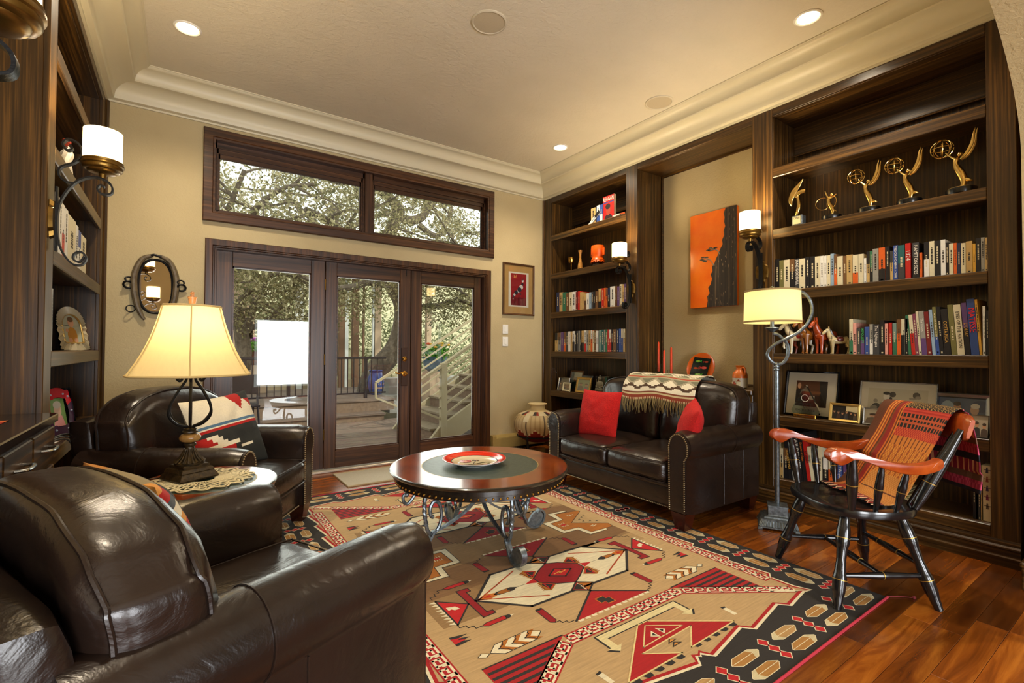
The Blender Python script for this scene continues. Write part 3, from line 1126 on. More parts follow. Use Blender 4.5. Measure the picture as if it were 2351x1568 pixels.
# pillows
def pillow_mesh(w, h, th, cols=None, n=28, seed=0, col='#ffffff'):
    mb = MB()
    for sg in (-1, 1):
        def f(u, v):
            a, b = 2 * u - 1, 2 * v - 1
            ed = (1 - abs(a) ** 2.6) * (1 - abs(b) ** 2.6)
            y = sg * th / 2 * max(ed, 0) ** 0.55
            pin = 1 - 0.06 * (1 - a * a) * abs(b) ** 3
            pin2 = 1 - 0.06 * (1 - b * b) * abs(a) ** 3
            y += noise.noise(Vector((a * 3 + seed, b * 3, sg))) * 0.012 * ed
            return (a * w / 2 * pin2, y, b * h / 2 * pin) if sg < 0 else (-a * w / 2 * pin2, y, b * h / 2 * pin)
        mb.grid(f, n, n, (lambda u, v: cols(u if sg < 0 else 1 - u, v)) if cols else None)
    return mb
M_RED = plain('red_chenille', '#a80b09', 0.95, bumpscale=110, bumpstr=1.0, var='#c41511')
p1 = obj('throw_pillow', pillow_mesh(0.40, 0.40, 0.15), M_RED, angle=70)
p1.matrix_basis = Matrix.Translation((2.90, 2.90, 0.615)) @ Matrix.Rotation(math.radians(-82), 4, 'Z') @ Matrix.Rotation(math.radians(-14), 4, 'X')
tag(p1, 'bright red square throw pillow leaning at the far end of the loveseat', 'pillow', 'red throw pillows')
p2 = obj('throw_pillow', pillow_mesh(0.40, 0.40, 0.15, seed=9), M_RED, angle=70)
p2.matrix_basis = Matrix.Translation((2.86, 2.01, 0.60)) @ Matrix.Rotation(math.radians(-140), 4, 'Z') @ Matrix.Rotation(math.radians(-16), 4, 'X') @ Matrix.Rotation(math.radians(8), 4, 'Y')
tag(p2, 'bright red throw pillow seen corner-on against the near arm of the loveseat', 'pillow', 'red throw pillows')
K = dict(k='#23241f', c='#d9cfb4', r='#a5160f', b='#4f6f86')
def kilim(u, v):
    # bands read from top: cream with dark red steps, blue, cream, red lines, charcoal field with stepped arrow
    if v > 0.64:
        s = math.floor((u - 0.62) * 14) if u > 0.62 else -1
        if u > 0.80 and v > 0.88: return K['k']
        if u > 0.60 and (v - 0.70) * 2.2 > abs(((u - 0.6) * 2.6) % 0.55 - 0.275) * 1.2 + 0.12: return K['r']
        return K['c']
    if v > 0.605: return K['b']
    if v > 0.575: return K['c']
    if v > 0.545: return K['r']
    q = math.floor((u - 0.04) * 18)
    d = abs(v - 0.28)
    w = math.floor(d * 22)
    if u < 0.42 and d < 0.055 and u > 0.12 - 0.0: return K['r']
    if u < 0.50 and 0.055 <= d < 0.10: return K['c']
    if u < 0.42 - w * 0.045 and d < 0.22:
        return K['r'] if (u < 0.30 - w * 0.05) else K['c']
    if 0.50 < u < 0.68 and d < 0.018: return K['c']
    return K['k']
M_KILIM = vcol('wool_weave', 0.92, 220, 0.5, vary=0.08, vscale=120)
p3 = obj('kilim_pillow', pillow_mesh(0.49, 0.47, 0.15, kilim, 60), M_KILIM, angle=70)
p3.matrix_basis = Matrix.Translation((0.235, 3.33, 0.645)) @ Matrix.Rotation(math.radians(42), 4, 'Z') @ Matrix.Rotation(math.radians(-20), 4, 'X') @ Matrix.Rotation(math.radians(-4), 4, 'Y')
tag(p3, 'black, cream and red woven pillow propped on the armchair behind the lamp', 'pillow')
def kilim2(u, v):
    if u < 0.16:
        return ('#a5160f', '#c98a3a', '#d9cfb4', '#4a4f52')[int(v * 14) % 4]
    if u > 0.74: return '#a8702a'
    if v > 0.94: return '#8a7c5c'
    return K['k']
p4 = obj('kilim_pillow', pillow_mesh(0.50, 0.42, 0.16, kilim2, 48, 4), M_KILIM, angle=70)
p4.matrix_basis = Matrix.Translation((-0.08, 1.775, 0.60)) @ Matrix.Rotation(math.radians(113), 4, 'Z') @ Matrix.Rotation(math.radians(-20), 4, 'X')
tag(p4, 'ochre and black woven pillow tucked inside the foreground armchair', 'pillow')

# fringed blanket over the loveseat back
def blanket_col(u, v):
    # u along the sofa, v from back edge over the top to the front hem
    st = math.floor(abs(((u * 4.5) % 1.0) - 0.5) * 10) / 10
    if v > 0.965: return '#c9b98c' if int(u * 70) % 2 else '#8c3a22'
    if v > 0.93: return '#8c3a22'
    if v > 0.915: return '#c9b98c'
    if v > 0.90: return '#7c4028'
    w = (v - 0.44) / 0.46            # visible front of the pattern
    if w < 0: w = (-w) % 1.0
    for c0, amp in ((0.86, 0.16), (0.12, -0.16)):
        if abs(w - c0 - (st - 0.25) * amp * 1.6) < 0.045: return '#4a3420'
    d = abs(w - 0.50)
    if d < 0.022: return '#a5402a'
    if d < 0.20 - st * 0.36: return '#6f6e58' if d > 0.08 else '#a09878'
    if abs(d - 0.24 + st * 0.36) < 0.025: return '#9a927a'
    return '#ddd4bb'
bl = MB()
pathB = bez([(0.47, 0.62), (0.475, 0.78), (0.465, 0.87), (0.41, 0.93), (0.33, 0.945), (0.24, 0.935), (0.165, 0.885), (0.125, 0.82), (0.105, 0.74)], 6)
def blf(u, v):
    k = v * (len(pathB) - 1)
    i = min(int(k), len(pathB) - 2)
    p = pathB[i].lerp(pathB[i + 1], k - i)
    x = -0.37 + 0.71 * u + (v - 0.5) * 0.05
    w = noise.noise(Vector((x * 6, v * 4, 1))) * 0.006
    drop = -0.02 * max(0, v - 0.4) * math.sin(u * 9)
    return (x, p.x - 0.012 + w, p.y + 0.01 + drop + w)
th = thing('throw_blanket', 'cream and brown patterned throw blanket with long fringe over the loveseat back', 'blanket', sofa.location, -PI / 2)
bl.grid(blf, 90, 60, blanket_col)
bo = obj('cloth', bl, M_KILIM, th, angle=80)
sol = bo.modifiers.new('thickness', 'SOLIDIFY'); sol.thickness = 0.005; sol.offset = 1
fr = MB()
rr = random.Random(5)
for k in range(74):
    u = (k + 0.5) / 74
    p = Vector(blf(u, 1.0))
    L = 0.085 + rr.random() * 0.035
    sx = rr.uniform(-0.02, 0.02)
    fr.tube([p, p + Vector((sx * 0.4, -0.012, -L * 0.5)), p + Vector((sx, -0.006, -L))], [0.0035, 0.003, 0.0018], 5, col='#8d7a4c' if k % 3 else '#5c4a2e')
fo = obj('fringe', fr, M_KILIM, th)
fo['kind'] = 'stuff'
# ================================================================ tables
M_TOPW = plain('mahogany_veneer', '#5a1e08', 0.16, var='#8c3c0e', bumpscale=6, bumpstr=0.015, coat=0.5)
M_RIM = plain('dark_moulding', '#15110d', 0.25, var='#2a2218', coat=0.3)
M_INLAY = plain('tooled_leather', '#2c362e', 0.4, bumpscale=45, bumpstr=0.25, var='#3d4a3e')
def round_top(t, z, r, sy=1.0, n=72, inl=0.655, nails=84):
    obj('rim', MB().lathe([(r * 0.80, z - 0.046), (r * 0.955, z - 0.046), (r * 0.96, z - 0.044), (r * 0.96, z - 0.020), (r * 0.985, z - 0.018), (r * 0.995, z - 0.012), (r, z - 0.006), (r * 0.992, z - 0.001), (r * 0.97, z + 0.0), (r * 0.97, z - 0.02)], n, sy=sy), M_RIM, t, angle=30)
    obj('veneer_ring', MB().lathe([(r * inl, z - 0.01), (r * inl, z), (r * 0.972, z), (r * 0.972, z - 0.01)], n, sy=sy), M_TOPW, t, angle=30)
    obj('leather_inlay', MB().lathe([(0.0001, z - 0.0008), (r * inl - 0.003, z - 0.0008)], n, sy=sy), M_INLAY, t)
    obj('gold_line', MB().lathe([(r * inl - 0.004, z - 0.0002), (r * inl + 0.001, z + 0.0003)], n, sy=sy, caps=False), plain('gilt_line', '#a08a52', 0.4, 0.5), t)
    ap = MB().lathe([(r * 0.80, z - 0.047), (r * 0.935, z - 0.047), (r * 0.935, z - 0.075), (r * 0.80, z - 0.075)], n, sy=sy)
    obj('apron', ap, M_RIM, t, angle=30)
    nl = MB()
    for k in range(nails):
        a = 2 * PI * k / nails
        nl.sphere((r * 0.935 * math.cos(a), sy * r * 0.935 * math.sin(a), z - 0.061), 0.0068, 7, 4)
    o = obj('nailhead_trim', nl, M_BRASS, t)
    o['kind'] = 'stuff'

ct = thing('coffee_table', 'round coffee table with green leather inlay and scrolled iron legs on the rug', 'table', (1.487, 2.475, 0.0035), math.radians(-92))
round_top(ct, 0.463, 0.53)
def scroll(cx, cz, r0, r1, a0, turns, n=26):
    out = []
    for k in range(n + 1):
        f = k / n
        a = a0 + turns * 2 * PI * f
        r = r0 + (r1 - r0) * f
        out.append((cx + r * math.cos(a), cz + r * math.sin(a)))
    return out
for k in range(4):
    a = k * PI / 2
    Rm = Matrix.Rotation(a, 4, 'Z')
    leg = MB()
    leg.T = Rm
    # upper twisted bar from apron down to the knee
    tw = []
    for i in range(31):
        f = i / 30
        tw.append((0.335 + 0.02 * math.sin(f * PI), 0.0, 0.40 - 0.27 * f))
    leg.tube(tw, 0.011, 8)
    for s in range(2):
        sp = []
        for i in range(31):
            f = i / 30
            if 0.30 < f < 0.92:
                an = f * 26 + s * PI
                sp.append((0.335 + 0.02 * math.sin(f * PI) + 0.0065 * math.cos(an), 0.0065 * math.sin(an), 0.40 - 0.27 * f))
        leg.tube(sp, 0.0075, 6)
    lo = obj('leg', leg, M_PEWTER, ct)
    # lower foot: S-curve from the knee out to the rolled foot
    ft = MB()
    ft.T = Rm
    pth = bez([(0.34, 0, 0.14), (0.31, 0, 0.105), (0.27, 0, 0.135), (0.25, 0, 0.20), (0.265, 0, 0.27), (0.30, 0, 0.285), (0.32, 0, 0.25), (0.315, 0, 0.21), (0.30, 0, 0.20)], 6)
    ft.tube(pth, 0.0105, 8)
    pth = bez([(0.30, 0, 0.115), (0.325, 0, 0.075), (0.35, 0, 0.03), (0.40, 0, 0.012), (0.455, 0, 0.035), (0.47, 0, 0.085), (0.44, 0, 0.115), (0.415, 0, 0.095)], 6)
    ft.strap(pth, 0.034, 0.012, (0, 1, 0))
    obj('scroll_foot', ft, M_PEWTER, lo)
    dsc = MB()
    dsc.T = Rm
    pl = [(0.345, 0.045), (0.37, 0.022), (0.41, 0.015), (0.45, 0.035), (0.463, 0.075), (0.445, 0.105), (0.42, 0.095), (0.405, 0.11), (0.375, 0.09)]
    dsc.prism(pl, lambda x, z: (x, -0.008, z), lambda x, z: (x, 0.008, z))
    obj('foot_plate', dsc, M_PEWTER, lo)
    # arched brace to the central finial
    br = MB()
    br.T = Rm
    br.strap(bez([(0.31, 0, 0.115), (0.22, 0, 0.14), (0.12, 0, 0.185), (0.05, 0, 0.235), (0.012, 0, 0.285)], 6), 0.02, 0.012, (0, 1, 0))
    obj('brace', br, M_PEWTER, lo)
    # small curl below the apron
    cu = MB()
    cu.T = Rm
    cu.tube(bez([(0.345, 0, 0.385), (0.395, 0, 0.36), (0.43, 0, 0.32), (0.455, 0, 0.30), (0.475, 0, 0.315), (0.478, 0, 0.345), (0.462, 0, 0.352)], 6), 0.0095, 8)
    cu.sphere((0.460, 0, 0.352), 0.015, 8, 6)
    obj('curl', cu, M_PEWTER, lo)
fi = MB().lathe([(0.004, 0.27), (0.022, 0.275), (0.026, 0.285), (0.018, 0.295), (0.02, 0.305), (0.03, 0.315), (0.032, 0.33), (0.024, 0.345), (0.018, 0.352), (0.02, 0.362), (0.012, 0.385), (0.012, 0.40)], 14)
fi.tube([(-0.35, 0, 0.395), (0.35, 0, 0.395)], 0.008, 6)
fi.tube([(0, -0.35, 0.395), (0, 0.35, 0.395)], 0.008, 6)
obj('center_finial', fi, M_PEWTER, ct)

# painted plate on the coffee table
pz = 0.4668
pt = thing('painted_plate', 'orange-rimmed painted plate with flower design lying on the coffee table', 'plate', (1.46, 2.50, pz), math.radians(-35))
obj('dish', MB().lathe([(0.0001, 0.003), (0.09, 0.003), (0.10, 0.0), (0.105, 0.004), (0.15, 0.016), (0.188, 0.03), (0.19, 0.034), (0.186, 0.034)], 56, caps=False), plain('white_glaze', '#dde0dc', 0.15, coat=0.5), pt)
obj('rim_band', MB().lathe([(0.14, 0.0185), (0.165, 0.026), (0.186, 0.0345), (0.189, 0.0345)], 56, caps=False), plain('orange_glaze', '#d8321a', 0.15, coat=0.5), pt)
obj('black_line', MB().lathe([(0.134, 0.0175), (0.14, 0.0187)], 56, caps=False), M_BLACK, pt)
obj('bowl', MB().lathe([(0.0001, 0.0072), (0.09, 0.0075), (0.12, 0.0125), (0.135, 0.0178)], 56, caps=False), plain('cream_glaze', '#dbcfae', 0.15, coat=0.5), pt)
dc = MB()
def disc(cx, cy, r, col, z=0.0092, n=16, sy=1.0):
    dc.poly([(cx + r * math.cos(2 * PI * k / n), cy + sy * r * math.sin(2 * PI * k / n), z + 0.00001) for k in range(n)], col)
for k in range(9):
    a = 2 * PI * k / 9
    disc(-0.055 + 0.022 * math.cos(a), 0.015 + 0.022 * math.sin(a), 0.014, '#c22a14')
disc(-0.055, 0.015, 0.026, '#c22a14', 0.0093)
disc(-0.055, 0.015, 0.009, '#d9b465', 0.0095)
disc(-0.055, 0.015, 0.004, '#c22a14', 0.0097)
def ribbon(pts, w0, w1, col, z=0.0091):
    P = bez([(x, y, 0) for x, y in pts], 6)
    for i in range(len(P) - 1):
        d = (P[i + 1] - P[i]).normalized()
        nn = Vector((-d.y, d.x, 0))
        a = w0 + (w1 - w0) * i / len(P)
        b = w0 + (w1 - w0) * (i + 1) / len(P)
        q = [P[i] - nn * a, P[i + 1] - nn * b, P[i + 1] + nn * b, P[i] + nn * a]
        dc.poly([(v.x, v.y, z) for v in q], col)
ribbon([(-0.06, -0.075), (-0.01, -0.06), (0.03, -0.03), (0.07, 0.0), (0.10, -0.005), (0.10, -0.03), (0.08, -0.03)], 0.004, 0.007, '#3d5128')
ribbon([(-0.03, -0.068), (0.02, -0.075), (0.06, -0.06)], 0.006, 0.003, '#5a6d30')
ribbon([(0.0, -0.055), (0.0, -0.01), (0.005, 0.03)], 0.002, 0.002, '#2c3f20')
for q in ((0.0, 0.04, '#22307a'), (0.012, 0.045, '#c22a14'), (-0.01, 0.05, '#c22a14'), (-0.09, -0.03, '#22307a'), (0.02, 0.035, '#3d5128'), (-0.012, 0.035, '#3d5128'), (0.02, -0.05, '#c98a3a'), (0.085, -0.06, '#a55a2a')):
    disc(q[0], q[1], 0.007, q[2], 0.0094, 10)
obj('painted_flowers', dc, vcol('glaze_paint', 0.2, coat=0.4), pt, smooth=False)

# side table with lamp
stz = 0.578
st = thing('side_table', 'round side table with wood rim and dark inlay between the two armchairs', 'table', (0.105, 2.45, 0), math.radians(20))
round_top(st, stz, 0.262, 1.12, 56, 0.70, 48)
for k in range(3):
    a = k * 2 * PI / 3
    mb = MB()
    mb.T = Matrix.Rotation(a, 4, 'Z')
    mb.tube(bez([(0.18, 0, 0.51), (0.17, 0, 0.42), (0.10, 0, 0.30), (0.07, 0, 0.20), (0.12, 0, 0.08), (0.20, 0, 0.012), (0.23, 0, 0.03), (0.22, 0, 0.06)], 6), 0.011, 8)
    obj('leg', mb, M_PEWTER, st)
obj('center_ring', MB().tube([(0.075 * math.cos(2 * PI * k / 20), 0.075 * math.sin(2 * PI * k / 20), 0.22) for k in range(20)], 0.008, 6, closed=True), M_PEWTER, st)
# crocheted doily
dz = stz + 0.0012
do = MB()
DX, DY = 0.085, 2.475
def ringd(r, w, n, amp=0, m=0, z=0.0):
    pts = [(DX + (r + amp * math.cos(m * 2 * PI * k / n)) * math.cos(2 * PI * k / n), DY + (r + amp * math.cos(m * 2 * PI * k / n)) * math.sin(2 * PI * k / n), dz + 0.003 + z) for k in range(n)]
    do.tube(pts, w, 5, closed=True, flat=0.6)
ringd(0.05, 0.004, 30); ringd(0.085, 0.004, 40, 0.005, 10); ringd(0.112, 0.004, 60, 0.006, 15); ringd(0.14, 0.0045, 120, 0.006, 20); ringd(0.168, 0.005, 160, 0.011, 16); ringd(0.186, 0.0045, 160, 0.014, 16, 0.001)
for k in range(40):
    a = 2 * PI * k / 40
    do.tube([(DX + 0.05 * math.cos(a), DY + 0.05 * math.sin(a), dz + 0.003), (DX + 0.165 * math.cos(a + 0.06), DY + 0.165 * math.sin(a + 0.06), dz + 0.003)], 0.003, 4)
tag(obj('crochet_doily', do, plain('crochet_cotton', '#d3c9a6', 0.9, bumpscale=200, bumpstr=0.5)), 'cream crocheted doily under the table lamp', 'doily')
# lamp
lz = dz + 0.0075
tl = thing('table_lamp', 'table lamp with glowing cream bell shade and open cage iron base', 'lamp', (0.04, 2.52, lz), math.radians(28))
M_LB = plain('antiqued_resin', '#1d1811', 0.35, 0.3, var='#4a3a20', bumpscale=60, bumpstr=0.6)
def sqring(mb, prof):
    rings = [[mb.vert((sx * r, sy * r, z)) for sx, sy in ((-1, -1), (1, -1), (1, 1), (-1, 1))] for r, z in prof]
    for i in range(len(prof) - 1):
        for k in range(4):
            mb.face((rings[i][k], rings[i][(k + 1) % 4], rings[i + 1][(k + 1) % 4], rings[i + 1][k]))
    mb.face(rings[0][::-1]); mb.face(rings[-1])
b = MB()
sqring(b, [(0.078, 0.0), (0.08, 0.006), (0.074, 0.02), (0.066, 0.03), (0.068, 0.034), (0.062, 0.046), (0.054, 0.05), (0.054, 0.058), (0.05, 0.062)])
obj('base', b, M_LB, tl, angle=20)
obj('pedestal', MB().lathe([(0.056, 0.062), (0.058, 0.07), (0.046, 0.078), (0.034, 0.09), (0.024, 0.108), (0.018, 0.128), (0.017, 0.135), (0.024, 0.142), (0.024, 0.148), (0.018, 0.153)], 20), M_LB, tl, angle=50)
fl_ = MB()
for k in range(20):
    a = 2 * PI * k / 20
    fl_.tube([(0.056 * math.cos(a), 0.056 * math.sin(a), 0.07), (0.036 * math.cos(a), 0.036 * math.sin(a), 0.09), (0.019 * math.cos(a), 0.019 * math.sin(a), 0.126)], [0.006, 0.004, 0.0025], 5)
obj('fluting', fl_, M_LB, tl)['kind'] = 'stuff'
obj('stone_ball', MB().lathe([(0.016, 0.153), (0.034, 0.160), (0.041, 0.17), (0.041, 0.178), (0.034, 0.188), (0.02, 0.193)], 20), plain('marbled_stone', '#6e4a1c', 0.25, var='#a9824a', bumpscale=20), tl)
obj('collar', MB().lathe([(0.02, 0.193), (0.03, 0.197), (0.03, 0.203), (0.022, 0.207), (0.026, 0.213), (0.012, 0.219), (0.012, 0.224)], 18), M_LB, tl)
for k in range(6):
    a = 2 * PI * k / 6
    w = MB()
    w.T = Matrix.Rotation(a, 4, 'Z')
    w.tube(bez([(0.012, 0, 0.222), (0.055, 0, 0.238), (0.086, 0, 0.275), (0.082, 0, 0.32), (0.05, 0, 0.38), (0.02, 0, 0.425), (0.028, 0, 0.45), (0.05, 0, 0.452), (0.058, 0, 0.435), (0.046, 0, 0.422), (0.036, 0, 0.43)], 5), 0.0058, 6)
    obj('cage_wire', w, M_IRON, tl)
obj('stem', MB().tube([(0, 0, 0.22), (0, 0, 0.52)], 0.006, 8).lathe([(0.006, 0.452), (0.034, 0.455), (0.034, 0.46), (0.01, 0.47), (0.016, 0.475), (0.016, 0.52), (0.006, 0.522)], 16), M_LB, tl)
M_SHADE = shade_mat('cream_silk_shade', '#e2cf9c', '#ffd980', 0.11)
# bell shade, six panels
def shade_r(f, a):
    r = 0.115 + (0.238 - 0.115) * (0.55 * f + 0.45 * f ** 2.4)
    m = ((a / (2 * PI) * 6) % 1.0) - 0.5
    return r * (0.955 + 0.045 * (abs(m) * 2) ** 2.2)
ZT, ZB2 = 0.745, 0.448
sh = MB()
sh.grid(lambda u, v: (shade_r(v, 2 * PI * u) * math.cos(2 * PI * u), shade_r(v, 2 * PI * u) * math.sin(2 * PI * u), ZT + (ZB2 - ZT) * v), 72, 20, closed_u=True)
so_ = obj('lamp_shade', sh, M_SHADE, tl, angle=80)
rb = MB()
for k in range(6):
    a = 2 * PI * k / 6
    rb.tube([((shade_r(f / 12, a) + 0.001) * math.cos(a), (shade_r(f / 12, a) + 0.001) * math.sin(a), ZT + (ZB2 - ZT) * f / 12) for f in range(13)], 0.003, 5)
for f in (0.0, 1.0):
    rb.tube([(shade_r(f, 2 * PI * k / 72) * math.cos(2 * PI * k / 72), shade_r(f, 2 * PI * k / 72) * math.sin(2 * PI * k / 72), ZT + (ZB2 - ZT) * f) for k in range(72)], 0.0045, 6, closed=True)
obj('shade_binding', rb, plain('shade_binding', '#b59b62', 0.8), so_)
obj('finial', MB().lathe([(0.004, 0.742), (0.004, 0.752), (0.012, 0.755), (0.016, 0.782), (0.018, 0.783), (0.018, 0.787), (0.008, 0.79), (0.007, 0.80), (0.01, 0.803), (0.006, 0.81), (0.0005, 0.812)], 14), plain('finial_stone', '#b07a4a', 0.3), tl)
add_light('lamp_bulb', 'POINT', (0, 0, 0.645), 2.2, (1.0, 0.80, 0.5), size=0.045, parent=tl)
# lamp cord
tag(obj('lamp_cord', MB().tube(bez([(-0.03, 2.57, 0.585), (-0.08, 2.60, 0.583), (-0.13, 2.585, 0.584), (-0.19, 2.60, 0.575), (-0.205, 2.6, 0.40), (-0.21, 2.62, 0.1), (-0.3, 2.7, 0.006)], 8), 0.003, 5), M_BLACK), 'thin dark lamp cord running off the back of the side table', 'cord')
# ================================================================ sconces and floor lamp
M_SGLASS = shade_mat('lit_sconce_glass', '#fff3d6', '#ffe2a8', 2.6)
def make_sconce(label, x, y, zc, side, n=0):
    """side: +1 if the arm projects towards +x (left wall), -1 if towards -x (right wall)"""
    t = thing('wall_sconce', label, 'wall lamp', (x, y, 0), 0 if side > 0 else PI, group='iron scroll sconces')
    z0 = zc - 2.03
    P = lambda pts: [(a, 0, b + z0) for a, b in pts]
    pl = [(0, -0.09), (0.026, -0.082), (0.03, -0.06), (0.052, -0.045), (0.06, 0.0), (0.052, 0.045), (0.03, 0.06), (0.026, 0.082), (0, 0.09)]
    full = pl + [(-a, b) for a, b in pl[::-1][1:-1]]
    obj('back_plate', MB().prism(full, lambda a, b: (0.0, a * 0.85, b + 1.755 + z0), lambda a, b: (0.014, a * 0.75, b * 0.9 + 1.755 + z0)), M_BRONZE, t, angle=30)
    obj('back_bar', MB().strap(P([(0.02, 1.615), (0.02, 1.9)]), 0.026, 0.008, (0, 1, 0)), M_IRON, t)
    s1 = bez(P([(0.115, 1.60), (0.10, 1.575), (0.078, 1.585), (0.082, 1.61), (0.105, 1.62), (0.122, 1.595), (0.105, 1.562), (0.07, 1.568), (0.035, 1.63), (0.022, 1.72), (0.03, 1.83), (0.075, 1.925), (0.13, 1.965), (0.175, 1.965), (0.205, 1.94), (0.205, 1.905), (0.175, 1.895), (0.155, 1.915), (0.165, 1.935), (0.18, 1.93)]), 5)
    obj('scroll_arm', MB().strap(s1, 0.03, 0.007, (0, 1, 0)), M_IRON, t, angle=60)
    s2 = bez(P([(0.075, 1.925), (0.045, 1.93), (0.025, 1.955), (0.032, 1.99), (0.075, 2.02), (0.10, 2.06), (0.09, 2.105), (0.055, 2.12), (0.035, 2.095), (0.05, 2.07), (0.068, 2.08), (0.06, 2.095)]), 5)
    obj('scroll_curl', MB().strap(s2, 0.028, 0.007, (0, 1, 0)), M_IRON, t, angle=60)
    obj('cup', MB().lathe([(0.012, 1.968 + z0), (0.014, 1.988 + z0), (0.045, 1.992 + z0), (0.055, 1.997 + z0), (0.058, 2.004 + z0), (0.070, 2.007 + z0), (0.074, 2.013 + z0), (0.074, 2.024 + z0), (0.079, 2.027 + z0), (0.079, 2.036 + z0), (0.075, 2.04 + z0), (0.076, 2.048 + z0), (0.066, 2.046 + z0)], 28, (0.172, 0, 0)), M_BRONZE, t, angle=50)
    obj('glass_shade', MB().lathe([(0.066, 2.046 + z0), (0.071, 2.05 + z0), (0.071, 2.185 + z0), (0.068, 2.187 + z0), (0.066, 2.185 + z0), (0.066, 2.052 + z0)], 32, (0.172, 0, 0)), M_SGLASS, t, angle=50)
    add_light('sconce_bulb', 'POINT', (0.172, 0, 2.15 + z0), 19, (1.0, 0.78, 0.48), size=0.04, parent=t)
    return t
make_sconce('lit iron scroll sconce on the left bookcase, above the oval mirror side', XL, 2.88, 1.99, 1)
make_sconce('lit iron sconce on the post of the narrow corner bookcase', XR, 3.217, 2.03, -1)
make_sconce('lit iron sconce between the orange painting and the trophy shelves', XR, 1.922, 2.03, -1)
make_sconce('nearest lit sconce, cut off by the top left corner', XL - 0.0, 1.30, 1.80, 1)
# the post that carries the nearest sconce
pp_ = MB().cbox(XL - 0.2, XL, 1.06, 1.20, 0.907, 2.985, 0.004)
struct('trim_6', MB().cbox(XL - DEPTH, XL, 0.52, 0.84, 0.0, 2.985, 0.004), M_WZ)

# floor lamp
fl_t = thing('floor_lamp', 'floor lamp with cream drum shade and looping pewter stem beside the trophy bookcase', 'lamp', (3.245, 1.61, 0), math.radians(-60))
# local x = to the right in the picture
def sq(mb, prof):
    rings = [[mb.vert((sx * r, sy * r, z)) for sx, sy in ((-1, -1), (1, -1), (1, 1), (-1, 1))] for r, z in prof]
    for i in range(len(prof) - 1):
        for k in range(4):
            mb.face((rings[i][k], rings[i][(k + 1) % 4], rings[i + 1][(k + 1) % 4], rings[i + 1][k]))
    mb.face(rings[0][::-1]); mb.face(rings[-1])
    return mb
obj('base', sq(MB(), [(0.115, 0.012), (0.115, 0.02), (0.108, 0.022), (0.092, 0.055), (0.096, 0.057), (0.096, 0.063), (0.08, 0.067), (0.078, 0.075), (0.058, 0.08), (0.056, 0.085), (0.056, 0.135), (0.059, 0.137), (0.059, 0.143), (0.02, 0.147)]), M_PEWTER, fl_t, smooth=False)
for sx in (-1, 1):
    for sy in (-1, 1):
        obj('foot', MB().cbox(sx * 0.105 - 0.014, sx * 0.105 + 0.014, sy * 0.105 - 0.014, sy * 0.105 + 0.014, 0, 0.013, 0.002), M_PEWTER, fl_t)
ri = MB()
for k in range(13):
    x = -0.09 + 0.015 * k
    ri.tube([(x * 1.12, -0.1095, 0.023), (x * 0.97, -0.0945, 0.054)], 0.0042, 6)
    ri.tube([(x * 1.12, 0.1095, 0.023), (x * 0.97, 0.0945, 0.054)], 0.0042, 6)
    ri.tube([(-0.1095, x * 1.12, 0.023), (-0.0945, x * 0.97, 0.054)], 0.0042, 6)
    ri.tube([(0.1095, x * 1.12, 0.023), (0.0945, x * 0.97, 0.054)], 0.0042, 6)
obj('base_ribs', ri, M_PEWTER, fl_t)['kind'] = 'stuff'
obj('pole', MB().lathe([(0.014, 0.147), (0.0145, 0.15), (0.0145, 1.02), (0.02, 1.025), (0.02, 1.032), (0.013, 1.038), (0.018, 1.045), (0.018, 1.052), (0.01, 1.058), (0.012, 1.066), (0.006, 1.075)], 16), M_PEWTER, fl_t)
k_ = 3.17 / 1100 / 7.125
def lp(a, b):   # picture offsets to lamp plane
    return ((a - 738) * k_, 0.0, 1.066 - (b - 1345) * k_)
loop = [(690, 850), (760, 870), (830, 940), (880, 1000), (905, 1100), (890, 1230), (840, 1320), (780, 1352), (738, 1350), (690, 1330), (630, 1270), (605, 1190), (640, 1100), (740, 1010), (860, 945), (960, 890), (1060, 820), (1160, 710), (1230, 560), (1245, 430), (1210, 290), (1130, 190), (1020, 135), (900, 130), (820, 155)]
lpts = []
for i, q in enumerate(loop):
    p = Vector(lp(*q))
    # the stem passes behind its own crossing, and behind the shade further up
    p.y = 0.02 * math.sin(i / (len(loop) - 1) * 2.2 * PI) + (0.05 if i > 15 else 0) * min(1, (i - 15) / 4 if i > 15 else 0)
    lpts.append(p)
obj('looped_stem', MB().tube(bez(lpts, 6), 0.0105, 8), M_PEWTER, fl_t)
sx0 = lp(675, 700)[0]
obj('socket', MB().lathe([(0.008, 1.275), (0.03, 1.29), (0.045, 1.302), (0.045, 1.305), (0.012, 1.31), (0.012, 1.345), (0.016, 1.35), (0.016, 1.40)], 16, (sx0, 0, 0)), M_PEWTER, fl_t)
M_SH2 = shade_mat('cream_linen_shade', '#ddd2a0', '#ffe08e', 0.13)
drum = MB().grid(lambda u, v: (sx0 + (0.166 + 0.006 * v) * math.cos(2 * PI * u), (0.166 + 0.006 * v) * math.sin(2 * PI * u), 1.552 - 0.215 * v), 56, 6, closed_u=True)
dso = obj('lamp_shade', drum, M_SH2, fl_t, angle=80)
for f in (0, 1):
    r = 0.1665 + 0.006 * f
    bd = MB().lathe([(r + 0.001, 1.552 - 0.215 * f + (0 if f else -0.012)), (r + 0.0015, 1.552 - 0.215 * f + (0.012 if f else 0))], 56, (sx0, 0, 0), caps=False)
    obj('shade_trim', bd, plain('shade_trim', '#a58b58', 0.8), dso)
obj('finial', MB().tube([(sx0, 0, 1.40), (sx0, 0, 1.562)], 0.003, 6).sphere((sx0, 0, 1.572), 0.014, 10, 8), M_CRYSTAL, fl_t)
add_light('lamp_bulb', 'POINT', (sx0, 0, 1.45), 2.4, (1.0, 0.80, 0.5), size=0.045, parent=fl_t)
